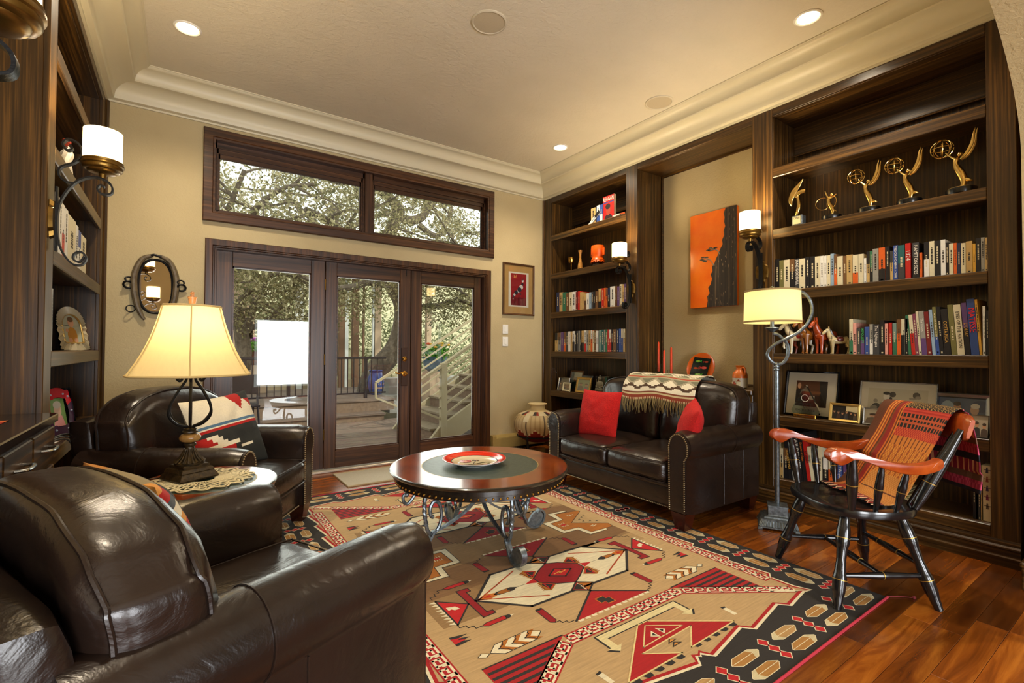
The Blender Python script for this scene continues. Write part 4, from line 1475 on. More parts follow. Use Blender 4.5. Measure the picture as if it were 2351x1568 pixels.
# ================================================================ armchair with cherry arms
wc = thing('captain_chair', 'black painted spindle armchair with cherry arms at the rug corner, striped cloth on it', 'chair', (2.765, 1.015, 0.0), math.radians(232))
M_CHB = plain('black_chair_paint', '#101114', 0.22, coat=0.35, bumpscale=15, bumpstr=0.03)
M_GRING = plain('gold_ring_paint', '#b08a3c', 0.35, 0.6)
M_ARMW = plain('cherry_arm', '#8f330f', 0.22, var='#b9561d', bumpscale=9, bumpstr=0.02, coat=0.45)
def turned(a, b, radii, rings=(), name='leg', parent=wc, n=16, rr_=0.0012):
    a, b = Vector(a), Vector(b)
    m = len(radii) - 1
    pts = [a.lerp(b, k / m) for k in range(m + 1)]
    fine = []
    fr = []
    for k in range(m):
        for j in range(4):
            f = j / 4
            s = f * f * (3 - 2 * f)
            fine.append(pts[k].lerp(pts[k + 1], f))
            fr.append(radii[k] + (radii[k + 1] - radii[k]) * s)
    fine.append(pts[-1]); fr.append(radii[-1])
    o = obj(name, MB().tube(fine, fr, n), M_CHB, parent)
    for f in rings:
        k = f * (len(fine) - 1)
        i = int(k)
        p = a.lerp(b, f)
        r = fr[i] + rr_
        d = (b - a).normalized() * 0.0016
        obj('ring', MB().tube([p - d, p + d], r, n), M_GRING, o)
    return o
SZ = 0.43
legs = [((-0.17, -0.13, SZ - 0.03), (-0.265, -0.225, 0.0)), ((0.17, -0.13, SZ - 0.03), (0.265, -0.225, 0.0)), ((-0.14, 0.13, SZ - 0.03), (-0.245, 0.225, 0.0)), ((0.14, 0.13, SZ - 0.03), (0.245, 0.225, 0.0))]
prof = [0.018, 0.0225, 0.028, 0.029, 0.0215, 0.0195, 0.0225, 0.0285, 0.0265, 0.02, 0.0165]
for i, (a, b) in enumerate(legs):
    # the near front leg stands on the rug
    up = 0.0036 if i == 0 else 0.0
    turned(a, (b[0], b[1], up), prof, (0.27, 0.70))
def mid(i, f):
    a, b = Vector(legs[i][0]), Vector(legs[i][1])
    return a.lerp(b, f)
sp = [0.009, 0.011, 0.014, 0.0165, 0.014, 0.011, 0.009]
l1 = turned(mid(0, 0.66), mid(2, 0.66), sp, (0.5,), 'stretcher')
l2 = turned(mid(1, 0.66), mid(3, 0.66), sp, (0.5,), 'stretcher')
turned((mid(0, 0.66) + mid(2, 0.66)) / 2, (mid(1, 0.66) + mid(3, 0.66)) / 2, sp, (0.33, 0.67), 'stretcher')
turned(mid(2, 0.55), mid(3, 0.55), sp, (0.33, 0.67), 'stretcher')
# saddle seat
def outline(a):
    c, s = math.cos(a), math.sin(a)
    x = 0.262 * math.copysign(abs(c) ** 0.72, c)
    y = 0.235 * math.copysign(abs(s) ** 0.72, s)
    if y > 0: x *= 1 - 0.14 * (y / 0.235)
    return x, y
seat = MB()
n = 48
rings = []
for f, z in ((0.86, SZ - 0.042), (0.985, SZ - 0.034), (1.0, SZ - 0.015), (0.985, SZ), (0.93, SZ + 0.003), (0.72, SZ - 0.005), (0.4, SZ - 0.011), (0.02, SZ - 0.009)):
    rings.append([])
    for k in range(n):
        x, y = outline(2 * PI * k / n)
        dip = 0.006 * max(0, -y / 0.235) * (1 - abs(x) / 0.262) if f < 0.9 else 0
        rings[-1].append(seat.vert((x * f, y * f, z + dip)))
for i in range(len(rings) - 1):
    for k in range(n):
        seat.face((rings[i][k], rings[i][(k + 1) % n], rings[i + 1][(k + 1) % n], rings[i + 1][k]))
seat.face(rings[0][::-1]); seat.face(rings[-1])
obj('seat', seat, M_CHB, wc, angle=60)
# arms: knobbed scrolls
ap = bez([(-0.245, 0.655, 0), (-0.262, 0.678, 0), (-0.252, 0.708, 0), (-0.215, 0.72, 0), (-0.16, 0.712, 0), (-0.08, 0.682, 0), (0.02, 0.655, 0), (0.12, 0.648, 0), (0.20, 0.66, 0), (0.235, 0.672, 0), (0.232, 0.63, 0), (0.15, 0.606, 0), (0.05, 0.61, 0), (-0.04, 0.634, 0), (-0.12, 0.664, 0), (-0.16, 0.668, 0), (-0.19, 0.65, 0), (-0.215, 0.642, 0)], 4, closed=True)
apoly = [(p.x, p.y) for p in ap]
for s in (-1, 1):
    mb = MB()
    cxy = (-0.02, 0.66)
    layers = [(-0.0245, 0.9), (-0.021, 0.975), (-0.012, 1.0), (0.012, 1.0), (0.021, 0.975), (0.0245, 0.9)]
    R2 = []
    for dx, sc in layers:
        e = (1 - sc) * 0.03
        ring = []
        for (y, z) in apoly:
            # outward curve of the arm in plan
            xx = s * (0.272 - 0.035 * ((y + 0.02) / 0.25) ** 2 * (1 if y > -0.02 else 0.35)) + dx
            zc = 0.66 + (z - 0.66)
            mz = 0.70 - (y + 0.25) * 0.13 if y > -0.2 else 0.682
            ring.append(mb.vert((xx, y, mz + (z - mz) * (0.86 + 0.14 * (sc - 0.9) / 0.1))))
        R2.append(ring)
    m = len(apoly)
    for i in range(len(R2) - 1):
        for k in range(m):
            mb.face((R2[i][k], R2[i][(k + 1) % m], R2[i + 1][(k + 1) % m], R2[i + 1][k]))
    mb.face(R2[0][::-1]); mb.face(R2[-1])
    obj('arm', mb, M_ARMW, wc, angle=55)
    for (ya, yb, r) in ((-0.135, -0.155, 1.0), (-0.03, -0.03, 0.72), (0.06, 0.075, 0.72)):
        za = 0.67 if ya < -0.1 else 0.635 if ya < 0 else 0.612
        turned((s * 0.225, ya, SZ), (s * 0.268, yb, za), [0.014 * r, 0.0175 * r, 0.0225 * r, 0.024 * r, 0.02 * r, 0.0145 * r], (0.5,), 'spindle')
    turned((s * 0.185, 0.17, SZ), (s * 0.238, 0.335, 0.80), [0.016, 0.021, 0.025, 0.025, 0.022, 0.018, 0.015], (0.33,), 'back_post')
for k in range(5):
    x = -0.13 + 0.065 * k
    turned((x * 0.95, 0.185, SZ), (x * 1.3, 0.365, 0.79), [0.007, 0.009, 0.011, 0.009, 0.0075], (0.33,), 'back_spindle')
# crest rail
cr = MB()
def crest_y(x): return 0.385 - 0.75 * x * x
prof2 = [(-0.012, 0.752), (0.012, 0.752), (0.019, 0.775), (0.019, 0.835), (0.017, 0.856), (0.006, 0.868), (-0.008, 0.866), (-0.016, 0.853), (-0.019, 0.83), (-0.018, 0.775)]
m = len(prof2)
R2 = []
for k in range(25):
    x = -0.275 + 0.55 * k / 24
    e = abs(x) / 0.275
    tk = 1 - 0.45 * max(0, (e - 0.86) / 0.14) ** 2
    hz = 1 - 0.30 * max(0, (e - 0.80) / 0.2) ** 2
    R2.append([cr.vert((x, crest_y(x) + d * tk + (z - 0.75) * 0.22, 0.81 + (z - 0.81) * hz)) for d, z in prof2])
for i in range(24):
    for k in range(m):
        cr.face((R2[i][k], R2[i][(k + 1) % m], R2[i + 1][(k + 1) % m], R2[i + 1][k]))
cr.face(R2[0][::-1]); cr.face(R2[-1])
obj('crest_rail', cr, M_ARMW, wc, angle=50)
# striped shawl over the crest
sw = thing('woven_shawl', 'orange, red and black woven shawl draped over the back of the spindle armchair', 'shawl', wc.location, math.radians(232))
path = bez([(0.47, 0.50), (0.475, 0.62), (0.462, 0.76), (0.446, 0.845), (0.425, 0.885), (0.392, 0.884), (0.360, 0.85), (0.318, 0.76), (0.262, 0.66), (0.20, 0.56), (0.150, 0.480), (0.10, 0.444), (0.04, 0.439)], 6)
def shf(u, v):
    k = v * (len(path) - 1)
    i = min(int(k), len(path) - 2)
    p = path[i].lerp(path[i + 1], k - i)
    x = -0.255 + 0.42 * u + (0.02 if v < 0.3 else 0)
    w = noise.noise(Vector((x * 9, v * 5, 2))) * 0.009
    yy = p.x - 0.75 * x * x * (1.0 if p.y > 0.6 else 0.5)
    return (x + w, yy + w, p.y + (noise.noise(Vector((x * 14, 0, 5))) * 0.006 if v > 0.9 else 0))
def shc(u, v):
    if v < 0.33:      # behind: pink and black bands
        b = int(v * 60) % 6
        lo = int(u * 44)
        if b == 0: return '#1c1a26'
        if b in (1, 2): return '#a82a52' if (lo + int(v * 60)) % 2 else '#c84a6c'
        if b == 3: return '#6a4a38'
        return '#8c1f3c' if lo % 3 else '#d8a07a'
    if u < 0.34:      # striped selvage
        s = int(u * 60)
        return ('#5a2c0c', '#7a3c10', '#8c1a12', '#8c1a12', '#8c1a12', '#c8641a', '#6e2c0c', '#d07a26', '#8c3c10', '#d88a34', '#8c3c10', '#c8641a')[s % 12] if s > 5 else '#5a2c0c'
    w = (v - 0.40) / 0.60
    lo, hi = int(u * 60), int(v * 130)
    if w < 0.13: return '#1d1814' if (lo + hi) % 3 else '#a8854a'
    if w < 0.20: return '#a8241a' if hi % 2 else '#c23c28'
    if w < 0.30: return ('#14100e' if (lo % 3 and hi % 2) else '#b8502a')
    if w < 0.36: return '#a8241a' if (lo + hi) % 2 else '#c8542c'
    if w < 0.42: return '#c8782a' if lo % 4 else '#6e3410'
    if w < 0.62: return ('#b8641c' if (lo + hi) % 2 else '#d08a32') if (lo % 5) else '#8c4414'
    if w < 0.95:
        if hi % 14 == 0: return '#5a2a12'
        return '#b8742c' if (lo + hi) % 2 else '#c88a44'
    return '#2a1a12' if lo % 2 else '#b84a34'
g = MB().grid(shf, 60, 110, shc)
so = obj('cloth', g, vcol('woven_shawl_cloth', 0.8, 260, 0.5, vary=0.05, vscale=150), sw, angle=80)
sm = so.modifiers.new('thickness', 'SOLIDIFY'); sm.thickness = 0.004; sm.offset = 1
fr = MB()
rr = random.Random(11)
for k in range(46):
    p = Vector(shf((k + 0.5) / 46, 1.0))
    L = 0.03 + rr.random() * 0.02
    fr.tube([p, p + Vector((rr.uniform(-0.012, 0.012), -L * 0.6, -0.001)), p + Vector((rr.uniform(-0.02, 0.02), -L, -0.002))], [0.004, 0.0035, 0.002], 5, col=('#1c1412', '#a83a2c', '#d8b08a')[k % 3])
obj('fringe', fr, vcol('woven_shawl_cloth'), sw)['kind'] = 'stuff'
# ================================================================ rug
RX, RY, RWD, RLN = 0.51, 0.855, 2.225, 3.09
rug = thing('area_rug', 'large southwestern rug of tan, red and charcoal motifs on the wood floor', 'rug', (RX + RWD / 2, RY, 0), world=False)
RT = '#b5976a'; RR = '#a3161a'; RC = '#ddd3b2'; RK = '#2a2623'; RG = '#a9651f'; RB = '#7d5c3a'; RD = '#8d1018'
pil = MB()
LZ = 0.00022
def P(layer, col, pts, sym='q'):
    """polygon in rug coordinates (p across from the centre line, q along). sym: '' as is, 'p' mirrored across, 'q' mirrored along, 'pq' both"""
    z = 0.0030 + LZ * layer
    sets = [pts]
    if 'p' in sym: sets += [[(-a, b) for a, b in s_] for s_ in sets]
    if 'q' in sym: sets += [[(a, RLN - b) for a, b in s_] for s_ in sets]
    for s_ in sets:
        ar = sum(s_[i][0] * s_[(i + 1) % len(s_)][1] - s_[(i + 1) % len(s_)][0] * s_[i][1] for i in range(len(s_)))
        if ar < 0: s_ = s_[::-1]
        pil.poly([(a, b, z) for a, b in s_], col)
def LINE(layer, col, pts, w, sym='q', closed=False):
    n = len(pts)
    for i in range(n if closed else n - 1):
        a, b = Vector(pts[i] + (0,)), Vector(pts[(i + 1) % n] + (0,))
        d = (b - a).normalized()
        nn = Vector((-d.y, d.x, 0)) * w / 2
        e = d * w * 0.4
        P(layer, col, [tuple((a - e - nn)[:2]), tuple((b + e - nn)[:2]), tuple((b + e + nn)[:2]), tuple((a - e + nn)[:2])], sym)
H = RWD / 2
# ground
P(0, RK, [(-H, 0), (H, 0), (H, RLN / 2), (-H, RLN / 2)])
# zigzag edge of the tan field: bottom run and side run (one quarter, mirrored)
zb = [(0.0, 0.205), (0.045, 0.198), (-0.0, 0.205)]
bot = [(0.0, 0.2)]
x = 0.05
edge = []
edge += [(0.0, 0.225)]
for k in range(3):
    xa = 0.045 + 0.31 * k - 0.06
    edge += [(xa + 0.0, 0.238 + 0.004 * k), (xa + 0.045, 0.199 + 0.006 * k)] if k else [(0.0, 0.238), (0.045, 0.199)]
edge += [(0.845, 0.24)]
edge = [(0.0, 0.228), (0.010, 0.238), (0.045, 0.199), (0.305, 0.247), (0.345, 0.206), (0.617, 0.254), (0.658, 0.213), (0.84, 0.240), (0.895, 0.229)]
side = [(0.866, 0.30), (0.862, 0.41), (0.90, 0.435), (0.866, 0.64), (0.90, 0.66), (0.87, 0.87), (0.905, 0.885), (0.88, 1.085), (0.91, 1.10), (0.882, 1.30), (0.915, 1.315), (0.884, 1.51), (0.918, RLN / 2)]
fieldq = edge + side
full = fieldq + [(0.0, RLN / 2)]
P(1, RC, full, 'pq')
def inset(pts, d):
    c = (0.0, RLN / 2)
    out = []
    n = len(pts)
    for i, (a, b) in enumerate(pts):
        p0 = Vector(pts[max(i - 1, 0)] + (0,)); p1 = Vector(pts[min(i + 1, n - 1)] + (0,))
        t = (p1 - p0).normalized()
        nn = Vector((-t.y, t.x, 0))
        q = Vector((a, b, 0)) + nn * d
        if i == 0: q.x = a
        if i == n - 1: q.y = b
        out.append((q.x, q.y))
    return out
P(2, RR, inset(fieldq, 0.012) + [(0.0, RLN / 2)], 'pq')
P(3, RT, inset(fieldq, 0.026) + [(0.0, RLN / 2)], 'pq')
# brown weathered bands across the centre
P(4, '#8f7048', [(-0.72, 0.93), (-0.40, 0.93), (-0.12, 1.2), (0.72, 1.2), (0.72, RLN / 2), (-0.72, RLN / 2)])
P(5, RB, [(-0.72, 1.16), (-0.2, 1.17), (0.3, 1.2), (0.72, 1.24), (0.72, 1.44), (-0.72, 1.40)])
P(5, '#a5865a', [(0.0, 1.20), (0.42, 1.2), (0.6, 1.07), (0.72, 1.1), (0.72, 1.21), (0.2, 1.24)])
# border motifs
def diamonds(cx, cy, ax, ay, along):
    for k in (-1, 0, 1):
        if along == 'u':   # end border: stacked along q
            c = (cx + (0.012 if k == 0 else 0) * 0, cy + k * 0.044)
            d = [(c[0] - 0.024, c[1] + 0.006), (c[0] + 0.004, c[1] + 0.024), (c[0] + 0.024, c[1] - 0.006), (c[0] - 0.004, c[1] - 0.024)]
        else:
            c = (cx + k * 0.044, cy)
            d = [(c[0] + 0.006, c[1] - 0.022), (c[0] + 0.024, c[1] + 0.003), (c[0] - 0.006, c[1] + 0.022), (c[0] - 0.024, c[1] - 0.003)]
        P(2, RC, [(c[0] + (a - c[0]) * 1.13, c[1] + (b - c[1]) * 1.13) for a, b in d], 'q')
        P(3, '#b81e22', [(c[0] + (a - c[0]) * 0.92, c[1] + (b - c[1]) * 0.92) for a, b in d], 'q')
def feather(cx, cy, L, w, along, flip, col):
    tip = 1 if flip else -1
    def M(a, b):
        return (cx + a, cy + b) if along == 'u' else (cx + b, cy + a)
    hexa = [(-L / 2, 0.06 * w), (-L * 0.30, w / 2), (L * 0.30, w / 2), (L / 2, 0.06 * w), (L / 2, -0.06 * w), (L * 0.30, -w / 2), (-L * 0.30, -w / 2), (-L / 2, -0.06 * w)]
    P(2, RC, [M(a * 1.05, b * 1.12) for a, b in hexa])
    P(3, col, [M(a, b) for a, b in hexa])
    P(4, '#c9bd96', [M(tip * a, b) for a, b in [(L / 2, 0.06 * w), (L * 0.30, w / 2), (L * 0.2, w * 0.5), (L * 0.30, 0), (L * 0.2, -w * 0.5), (L * 0.30, -w / 2), (L / 2, -0.06 * w)]])
    LINE(5, RC, [M(-tip * L / 2, 0), M(tip * L * 0.30, 0)], 0.0025)
for k in range(-3, 4):
    diamonds(0.278 + (k - 1) * 0.289 + 0.0, 0.098 + 0.006 * abs(k) * 0.6, 0, 0, 'u')
for k in range(-4, 4):
    cx = 0.13 + k * 0.289 + 0.0
    if abs(cx) < 1.06:
        feather(cx, 0.134, 0.168, 0.044, 'u', k % 2 == 0, '#b08a55' if k % 2 else '#a5763a')
        feather(cx - 0.003, 0.055, 0.168, 0.044, 'u', k % 2 == 1, '#a5763a')
for s in (-1, 1):
    v = 0.212
    k = 0
    while v < RLN / 2 + 0.05:
        diamonds(s * 1.012, v, 0, 0, 'v')
        if v > 0.25:
            for off in (-0.045, 0.045):
                feather(s * 1.012 + off, v - 0.111, 0.135, 0.05, 'v', (k + (off > 0)) % 2 == 0, '#a8793c' if off < 0 else '#b08a55')
        v += 0.2215
        k += 1
# key-fret frame
def fret(a, b, w, side=1, sym='pq', unit=0.062):
    a, b = Vector(a + (0,)), Vector(b + (0,))
    d = (b - a)
    L = d.length
    d.normalize()
    nn = Vector((-d.y, d.x, 0)) * side
    def Q(x, y): return tuple((a + d * x + nn * y)[:2])
    P(6, RR, [Q(0, 0), Q(L, 0), Q(L, w), Q(0, w)], sym)
    n = max(1, int(round(L / unit)))
    u = L / n
    m = w * 0.2
    t = w * 0.15
    for k in range(n):
        x = k * u
        # one meander unit: two hooked strokes
        seq = [(0.08, 0.82), (0.80, 0.82), (0.80, 0.46), (0.45, 0.46)]
        LINE(7, RC, [Q(x + u * f, w * g) for f, g in seq], t, sym)
        seq = [(0.22, 0.82), (0.22, 0.18), (1.08, 0.18), (1.08, 0.5)]
        LINE(7, RC, [Q(x + u * f, w * g) for f, g in seq if x + u * f <= L + 1e-6 or True], t, sym)
fret((0.0, 0.556), (0.345, 0.556), 0.066)
fret((0.792, 0.40), (0.792, RLN / 2), 0.066, -1)
# corner: diagonal band and striped triangle
fret((0.345, 0.556), (0.80, 0.26), 0.062)
P(6, RR, [(0.345, 0.622), (0.72, 0.626), (0.72, 0.37)], 'pq')
for k in range(7):
    v = 0.60 - k * 0.032
    x0 = 0.40 + k * 0.047
    P(7, RK, [(x0, v), (0.715, v), (0.715, v - 0.014), (x0 + 0.02, v - 0.014)], 'pq')
P(8, RC, [(0.70, 0.37), (0.855, 0.245), (0.75, 0.30)], 'pq')
LINE(8, RK, [(0.345, 0.626), (0.718, 0.628)], 0.006, 'pq')
# end field: hooked arrow, red double triangles, stubs
ar = [(0.0, 0.539), (0.244, 0.539), (0.244, 0.454), (0.264, 0.456), (0.226, 0.424), (0.188, 0.454), (0.210, 0.453), (0.210, 0.508), (0.0, 0.508)]
P(5, RK, [(a * 1.02 + 0.004 * (a > 0), b + (0.005 if b > 0.52 else -0.005)) for a, b in ar], 'pq')
P(6, '#d5c795', ar, 'pq')
def outl(layer, col, pts, w=0.006, sym='q'): LINE(layer, col, pts, w, sym, True)
tri1 = [(0.018, 0.501), (0.325, 0.293), (0.018, 0.286), (0.143, 0.375)]
big = [(-0.012, 0.501), (0.018, 0.501), (0.325, 0.293), (0.018, 0.286), (0.143, 0.375), (-0.172, 0.365), (-0.040, 0.284), (-0.339, 0.285), (-0.040, 0.502)]
P(6, RR, big); outl(7, '#d8c58a', big)
for k in range(5):
    for (x0, y0, x1, y1) in ((0.325, 0.293, 0.018, 0.286), (-0.040, 0.284, -0.339, 0.285)):
        a = x0 + (x1 - x0) * (k + 0.15) / 5; b = x0 + (x1 - x0) * (k + 0.85) / 5
        P(6, RK, [(a, y0 - 0.004), (b, y0 - 0.004), (b + 0.012, y0 - 0.022), (a - 0.002, y0 - 0.022)])
inn = [(-0.016, 0.483), (0.115, 0.397), (0.004, 0.394), (-0.022, 0.394), (-0.137, 0.389)]
outl(8, '#d8c58a', inn, 0.005)
for q in (((-0.026, 0.445), (-0.024, 0.396), (-0.058, 0.419)), ((0.002, 0.448), (0.035, 0.422), (0.006, 0.400))):
    P(8, RC, list(q)); c = Vector((sum(p[0] for p in q) / 3, sum(p[1] for p in q) / 3))
    P(9, RK, [(c.x + (a - c.x) * 0.5, c.y + (b - c.y) * 0.5) for a, b in q])
for q in (((-0.010, 0.370), (0.018, 0.351), (-0.040, 0.348)), ((-0.012, 0.347), (0.017, 0.327), (-0.044, 0.325))):
    P(8, RK, list(q)); c = Vector((sum(p[0] for p in q) / 3, sum(p[1] for p in q) / 3))
    P(9, '#c98a3a', [(c.x + (a - c.x) * 0.55, c.y + (b - c.y) * 0.55) for a, b in q])
P(6, RC, [(0.373, 0.375), (0.397, 0.375), (0.392, 0.317), (0.371, 0.318)], 'pq'); P(7, RK, [(0.375, 0.388), (0.399, 0.382), (0.398, 0.373), (0.374, 0.375)], 'pq')
# medallion
MC = 1.047
def MP(layer, col, pts, sym='q'): P(layer, col, [(a, b) for a, b in pts], sym)
hexo = [(-0.50, MC), (-0.312, 1.226), (0.308, 1.226), (0.50, MC), (0.306, 0.868), (-0.314, 0.868)]
P(6, RC, hexo); outl(8, RK, hexo, 0.014)
boxt = [(0.0, 1.267), (0.070, 1.220), (0.0, 1.169), (-0.070, 1.220)]
for f in (1, -1):
    def Y(p): return (p[0] * f, MC + (p[1] - MC) * f)
    P(7, RK, [Y(p) for p in boxt]); 
    P(8, RG, [Y(p) for p in [(-0.062, 1.22), (0.0, 1.262), (0.012, 1.248), (-0.005, 1.222), (0.0, 1.18)]])
    LINE(9, RC, [Y(p) for p in [(0.004, 1.254), (0.012, 1.236), (0.0, 1.232), (0.008, 1.214), (-0.004, 1.210), (0.004, 1.186)]], 0.007)
    outl(9, '#a3161a', [Y(p) for p in [(0.002, 1.258), (0.062, 1.219), (0.0, 1.176), (-0.003, 1.21)]], 0.005)
    outl(10, RK, [Y(p) for p in boxt], 0.009)
redh = [(0.0, 1.169), (0.065, 1.141), (0.146, 1.075), (0.146, 1.022), (0.069, 0.967), (0.0, 0.924), (-0.085, 0.964), (-0.153, 1.023), (-0.152, 1.070), (-0.080, 1.123)]
P(8, RD, redh); outl(9, RK, redh, 0.007)
dia = [(0.0, 1.093), (0.077, 1.048), (0.0, 1.000), (-0.070, 1.048)]
P(9, '#b81a1e', dia); outl(10, RK, dia, 0.008)
LINE(10, '#d8a04a', [(-0.035, 1.048), (0.02, 1.06), (-0.01, 1.04), (0.04, 1.052)], 0.006)
for f, g in ((1, 1), (1, -1), (-1, 1), (-1, -1)):
    def Y(p): return (p[0] * f, MC + (p[1] - MC) * g)
    fang = [(0.09, 1.127), (0.15, 1.166), (0.176, 1.150), (0.160, 1.072), (0.146, 1.075)]
    P(8, RG, [Y(p) for p in fang])
    for k in range(6):
        t = k / 6
        bx_, by_ = 0.176 - 0.016 * t, 1.150 - 0.078 * t
        P(8, RG, [Y((bx_ - 0.004, by_)), Y((bx_ + 0.014, by_ - 0.004)), Y((bx_ - 0.004, by_ - 0.013))])
    P(9, RK, [Y(p) for p in [(0.104, 1.126), (0.148, 1.152), (0.160, 1.10), (0.144, 1.088)]])
    outl(10, '#b81a1e', [Y(p) for p in [(0.104, 1.126), (0.148, 1.152), (0.144, 1.088)]], 0.006)
    P(8, '#b81a1e', [Y(p) for p in [(0.153, 1.071), (0.220, MC), (0.155, MC)]])
    # ribs in the wings
    LINE(8, '#a8401a', [Y(p) for p in [(0.485, MC), (0.34, 1.118), (0.19, 1.195)]], 0.008)
for f in (1, -1):
    P(8, '#c06a1e', [(f * 0.497, MC), (f * 0.43, MC + 0.022), (f * 0.39, MC + 0.012), (f * 0.39, MC - 0.012), (f * 0.43, MC - 0.022)])
    P(9, '#b8281a', [(f * 0.465, MC), (f * 0.42, MC + 0.012), (f * 0.42, MC - 0.012)])
    P(8, RK, [(f * 0.405, MC), (f * 0.38, MC + 0.015), (f * 0.30, MC + 0.017), (f * 0.27, MC), (f * 0.30, MC - 0.017), (f * 0.38, MC - 0.015)])
    P(9, RG, [(f * 0.385, MC), (f * 0.36, MC + 0.013), (f * 0.315, MC + 0.013), (f * 0.33, MC), (f * 0.315, MC - 0.013), (f * 0.36, MC - 0.013)])
    LINE(8, RK, [(f * 0.27, MC), (f * 0.22, MC)], 0.002)
# red trapezoid triangles above and below each medallion
for (base, tipv) in ((0.823, 0.668), (1.278, 1.44)):
    s_ = 1 if tipv > base else -1
    tri = [(0.0, base), (0.23, tipv), (-0.23, tipv)]
    P(6, RR if s_ < 0 else RD, tri); LINE(7, RK, [(0.23, tipv), (0.0, base), (-0.23, tipv)], 0.010)
    for k in range(12):
        x = -0.22 + k * 0.038
        P(6, RC, [(x, tipv), (x + 0.03, tipv), (x + 0.022, tipv + s_ * 0.016), (x, tipv + s_ * 0.012)])
    m = (base + tipv) / 2 + s_ * 0.02
    blk = [(-0.035, m - 0.012), (-0.01, m - 0.012), (-0.01, m - 0.030), (0.03, m - 0.030), (0.03, m + 0.006), (0.01, m + 0.006), (0.01, m + 0.026), (-0.035, m + 0.026)]
    P(7, '#c06a1e', [(a * 1.15, m + (b - m) * 1.2) for a, b in blk]); P(8, RK, blk)
# side motifs: barred hook, red triangle with teeth, feather quills, flame, leaf
bar = [(0.536, 1.173), (0.474, 1.170), (0.475, 1.140), (0.498, 1.137), (0.505, 0.942), (0.476, 0.942), (0.475, 0.916), (0.540, 0.913)]
P(7, RD, bar, 'pq'); outl(8, RK, bar, 0.005, 'pq')
tri = [(0.655, 1.143), (0.540, 1.043), (0.658, 0.923)]
P(7, '#b8181c', tri, 'pq'); outl(8, RK, tri, 0.008, 'pq')
P(9, RC, [(0.640, 1.07), (0.60, 1.058), (0.59, 1.03), (0.615, 1.03), (0.625, 1.045), (0.64, 1.04)], 'pq')
for k in range(9):
    v = 0.926 + k * 0.0245
    P(7, RC, [(0.661, v), (0.661, v + 0.022), (0.69, v + 0.019)], 'pq')
def quill(pts, tip, sym='pq'):
    P(7, '#b01a1c', pts, sym); outl(8, RK, pts, 0.0035, sym)
for v0, s_ in ((0.861, 1), (1.227, -1)):
    quill([(0.577, v0), (0.552, v0 + 0.010), (0.460, v0 + 0.014), (0.460, v0 - 0.012), (0.555, v0 - 0.016)], None)
    P(8, RK, [(0.460, v0 + 0.013), (0.440, v0 + 0.012), (0.428, v0), (0.445, v0 - 0.012), (0.460, v0 - 0.012)], 'pq')
    P(9, RC, [(0.434, v0 + 0.008), (0.415, v0 + 0.002), (0.434, v0 - 0.006)], 'pq')
    zz = [(0.577, v0), (0.607, v0), (0.607, v0 + s_ * 0.02), (0.632, v0 + s_ * 0.02), (0.632, v0 + s_ * 0.04), (0.661, v0 + s_ * 0.04), (0.661, v0 + s_ * 0.062)]
    LINE(7, RK, zz, 0.004, 'pq')
for v0 in (0.823, 1.275):
    s_ = -1 if v0 < 1 else 1
    q = [(0.324, v0), (0.290, v0), (0.294, v0 + s_ * 0.10), (0.310, v0 + s_ * 0.112), (0.327, v0 + s_ * 0.10)]
    P(7, RD, q, 'pq'); outl(8, RK, q, 0.0035, 'pq')
    P(8, RK, [(0.326, v0), (0.288, v0), (0.288, v0 - s_ * 0.012), (0.322, v0 - s_ * 0.012)], 'pq')
    LINE(7, RK, [(0.31, v0 + s_ * 0.112), (0.285, v0 + s_ * 0.112), (0.285, v0 + s_ * 0.13), (0.262, v0 + s_ * 0.13), (0.262, v0 + s_ * 0.145), (0.235, v0 + s_ * 0.145)], 0.004, 'pq')
fl1 = [(0.730, 0.865), (0.655, 0.85), (0.70, 0.842), (0.655, 0.826), (0.70, 0.822), (0.66, 0.806), (0.730, 0.798)]
P(7, RK, fl1, 'pq'); P(8, '#b81a1e', [(0.73, 0.85), (0.685, 0.838), (0.71, 0.832), (0.675, 0.82), (0.73, 0.812)], 'pq')
leaf = [(0.645, 0.691), (0.604, 0.726), (0.447, 0.731), (0.398, 0.697), (0.444, 0.663), (0.599, 0.657)]
P(7, RC, leaf, 'pq'); outl(8, RK, leaf, 0.003, 'pq')
for k in range(3):
    x = 0.565 - k * 0.062
    P(8, RG, [(x, 0.727), (x - 0.028, 0.727), (x + 0.012, 0.694), (x - 0.028, 0.661), (x, 0.661), (x + 0.04, 0.694)], 'pq')
    LINE(9, RK, [(x, 0.727), (x + 0.010, 0.718), (x + 0.010, 0.71), (x + 0.024, 0.702), (x + 0.04, 0.694), (x + 0.024, 0.686), (x + 0.010, 0.678), (x, 0.661)], 0.004, 'pq')
P(7, RC, [(0.649, 0.689), (0.675, 0.706), (0.698, 0.693), (0.672, 0.676)], 'pq'); outl(8, RK, [(0.649, 0.689), (0.675, 0.706), (0.698, 0.693), (0.672, 0.676)], 0.003, 'pq')
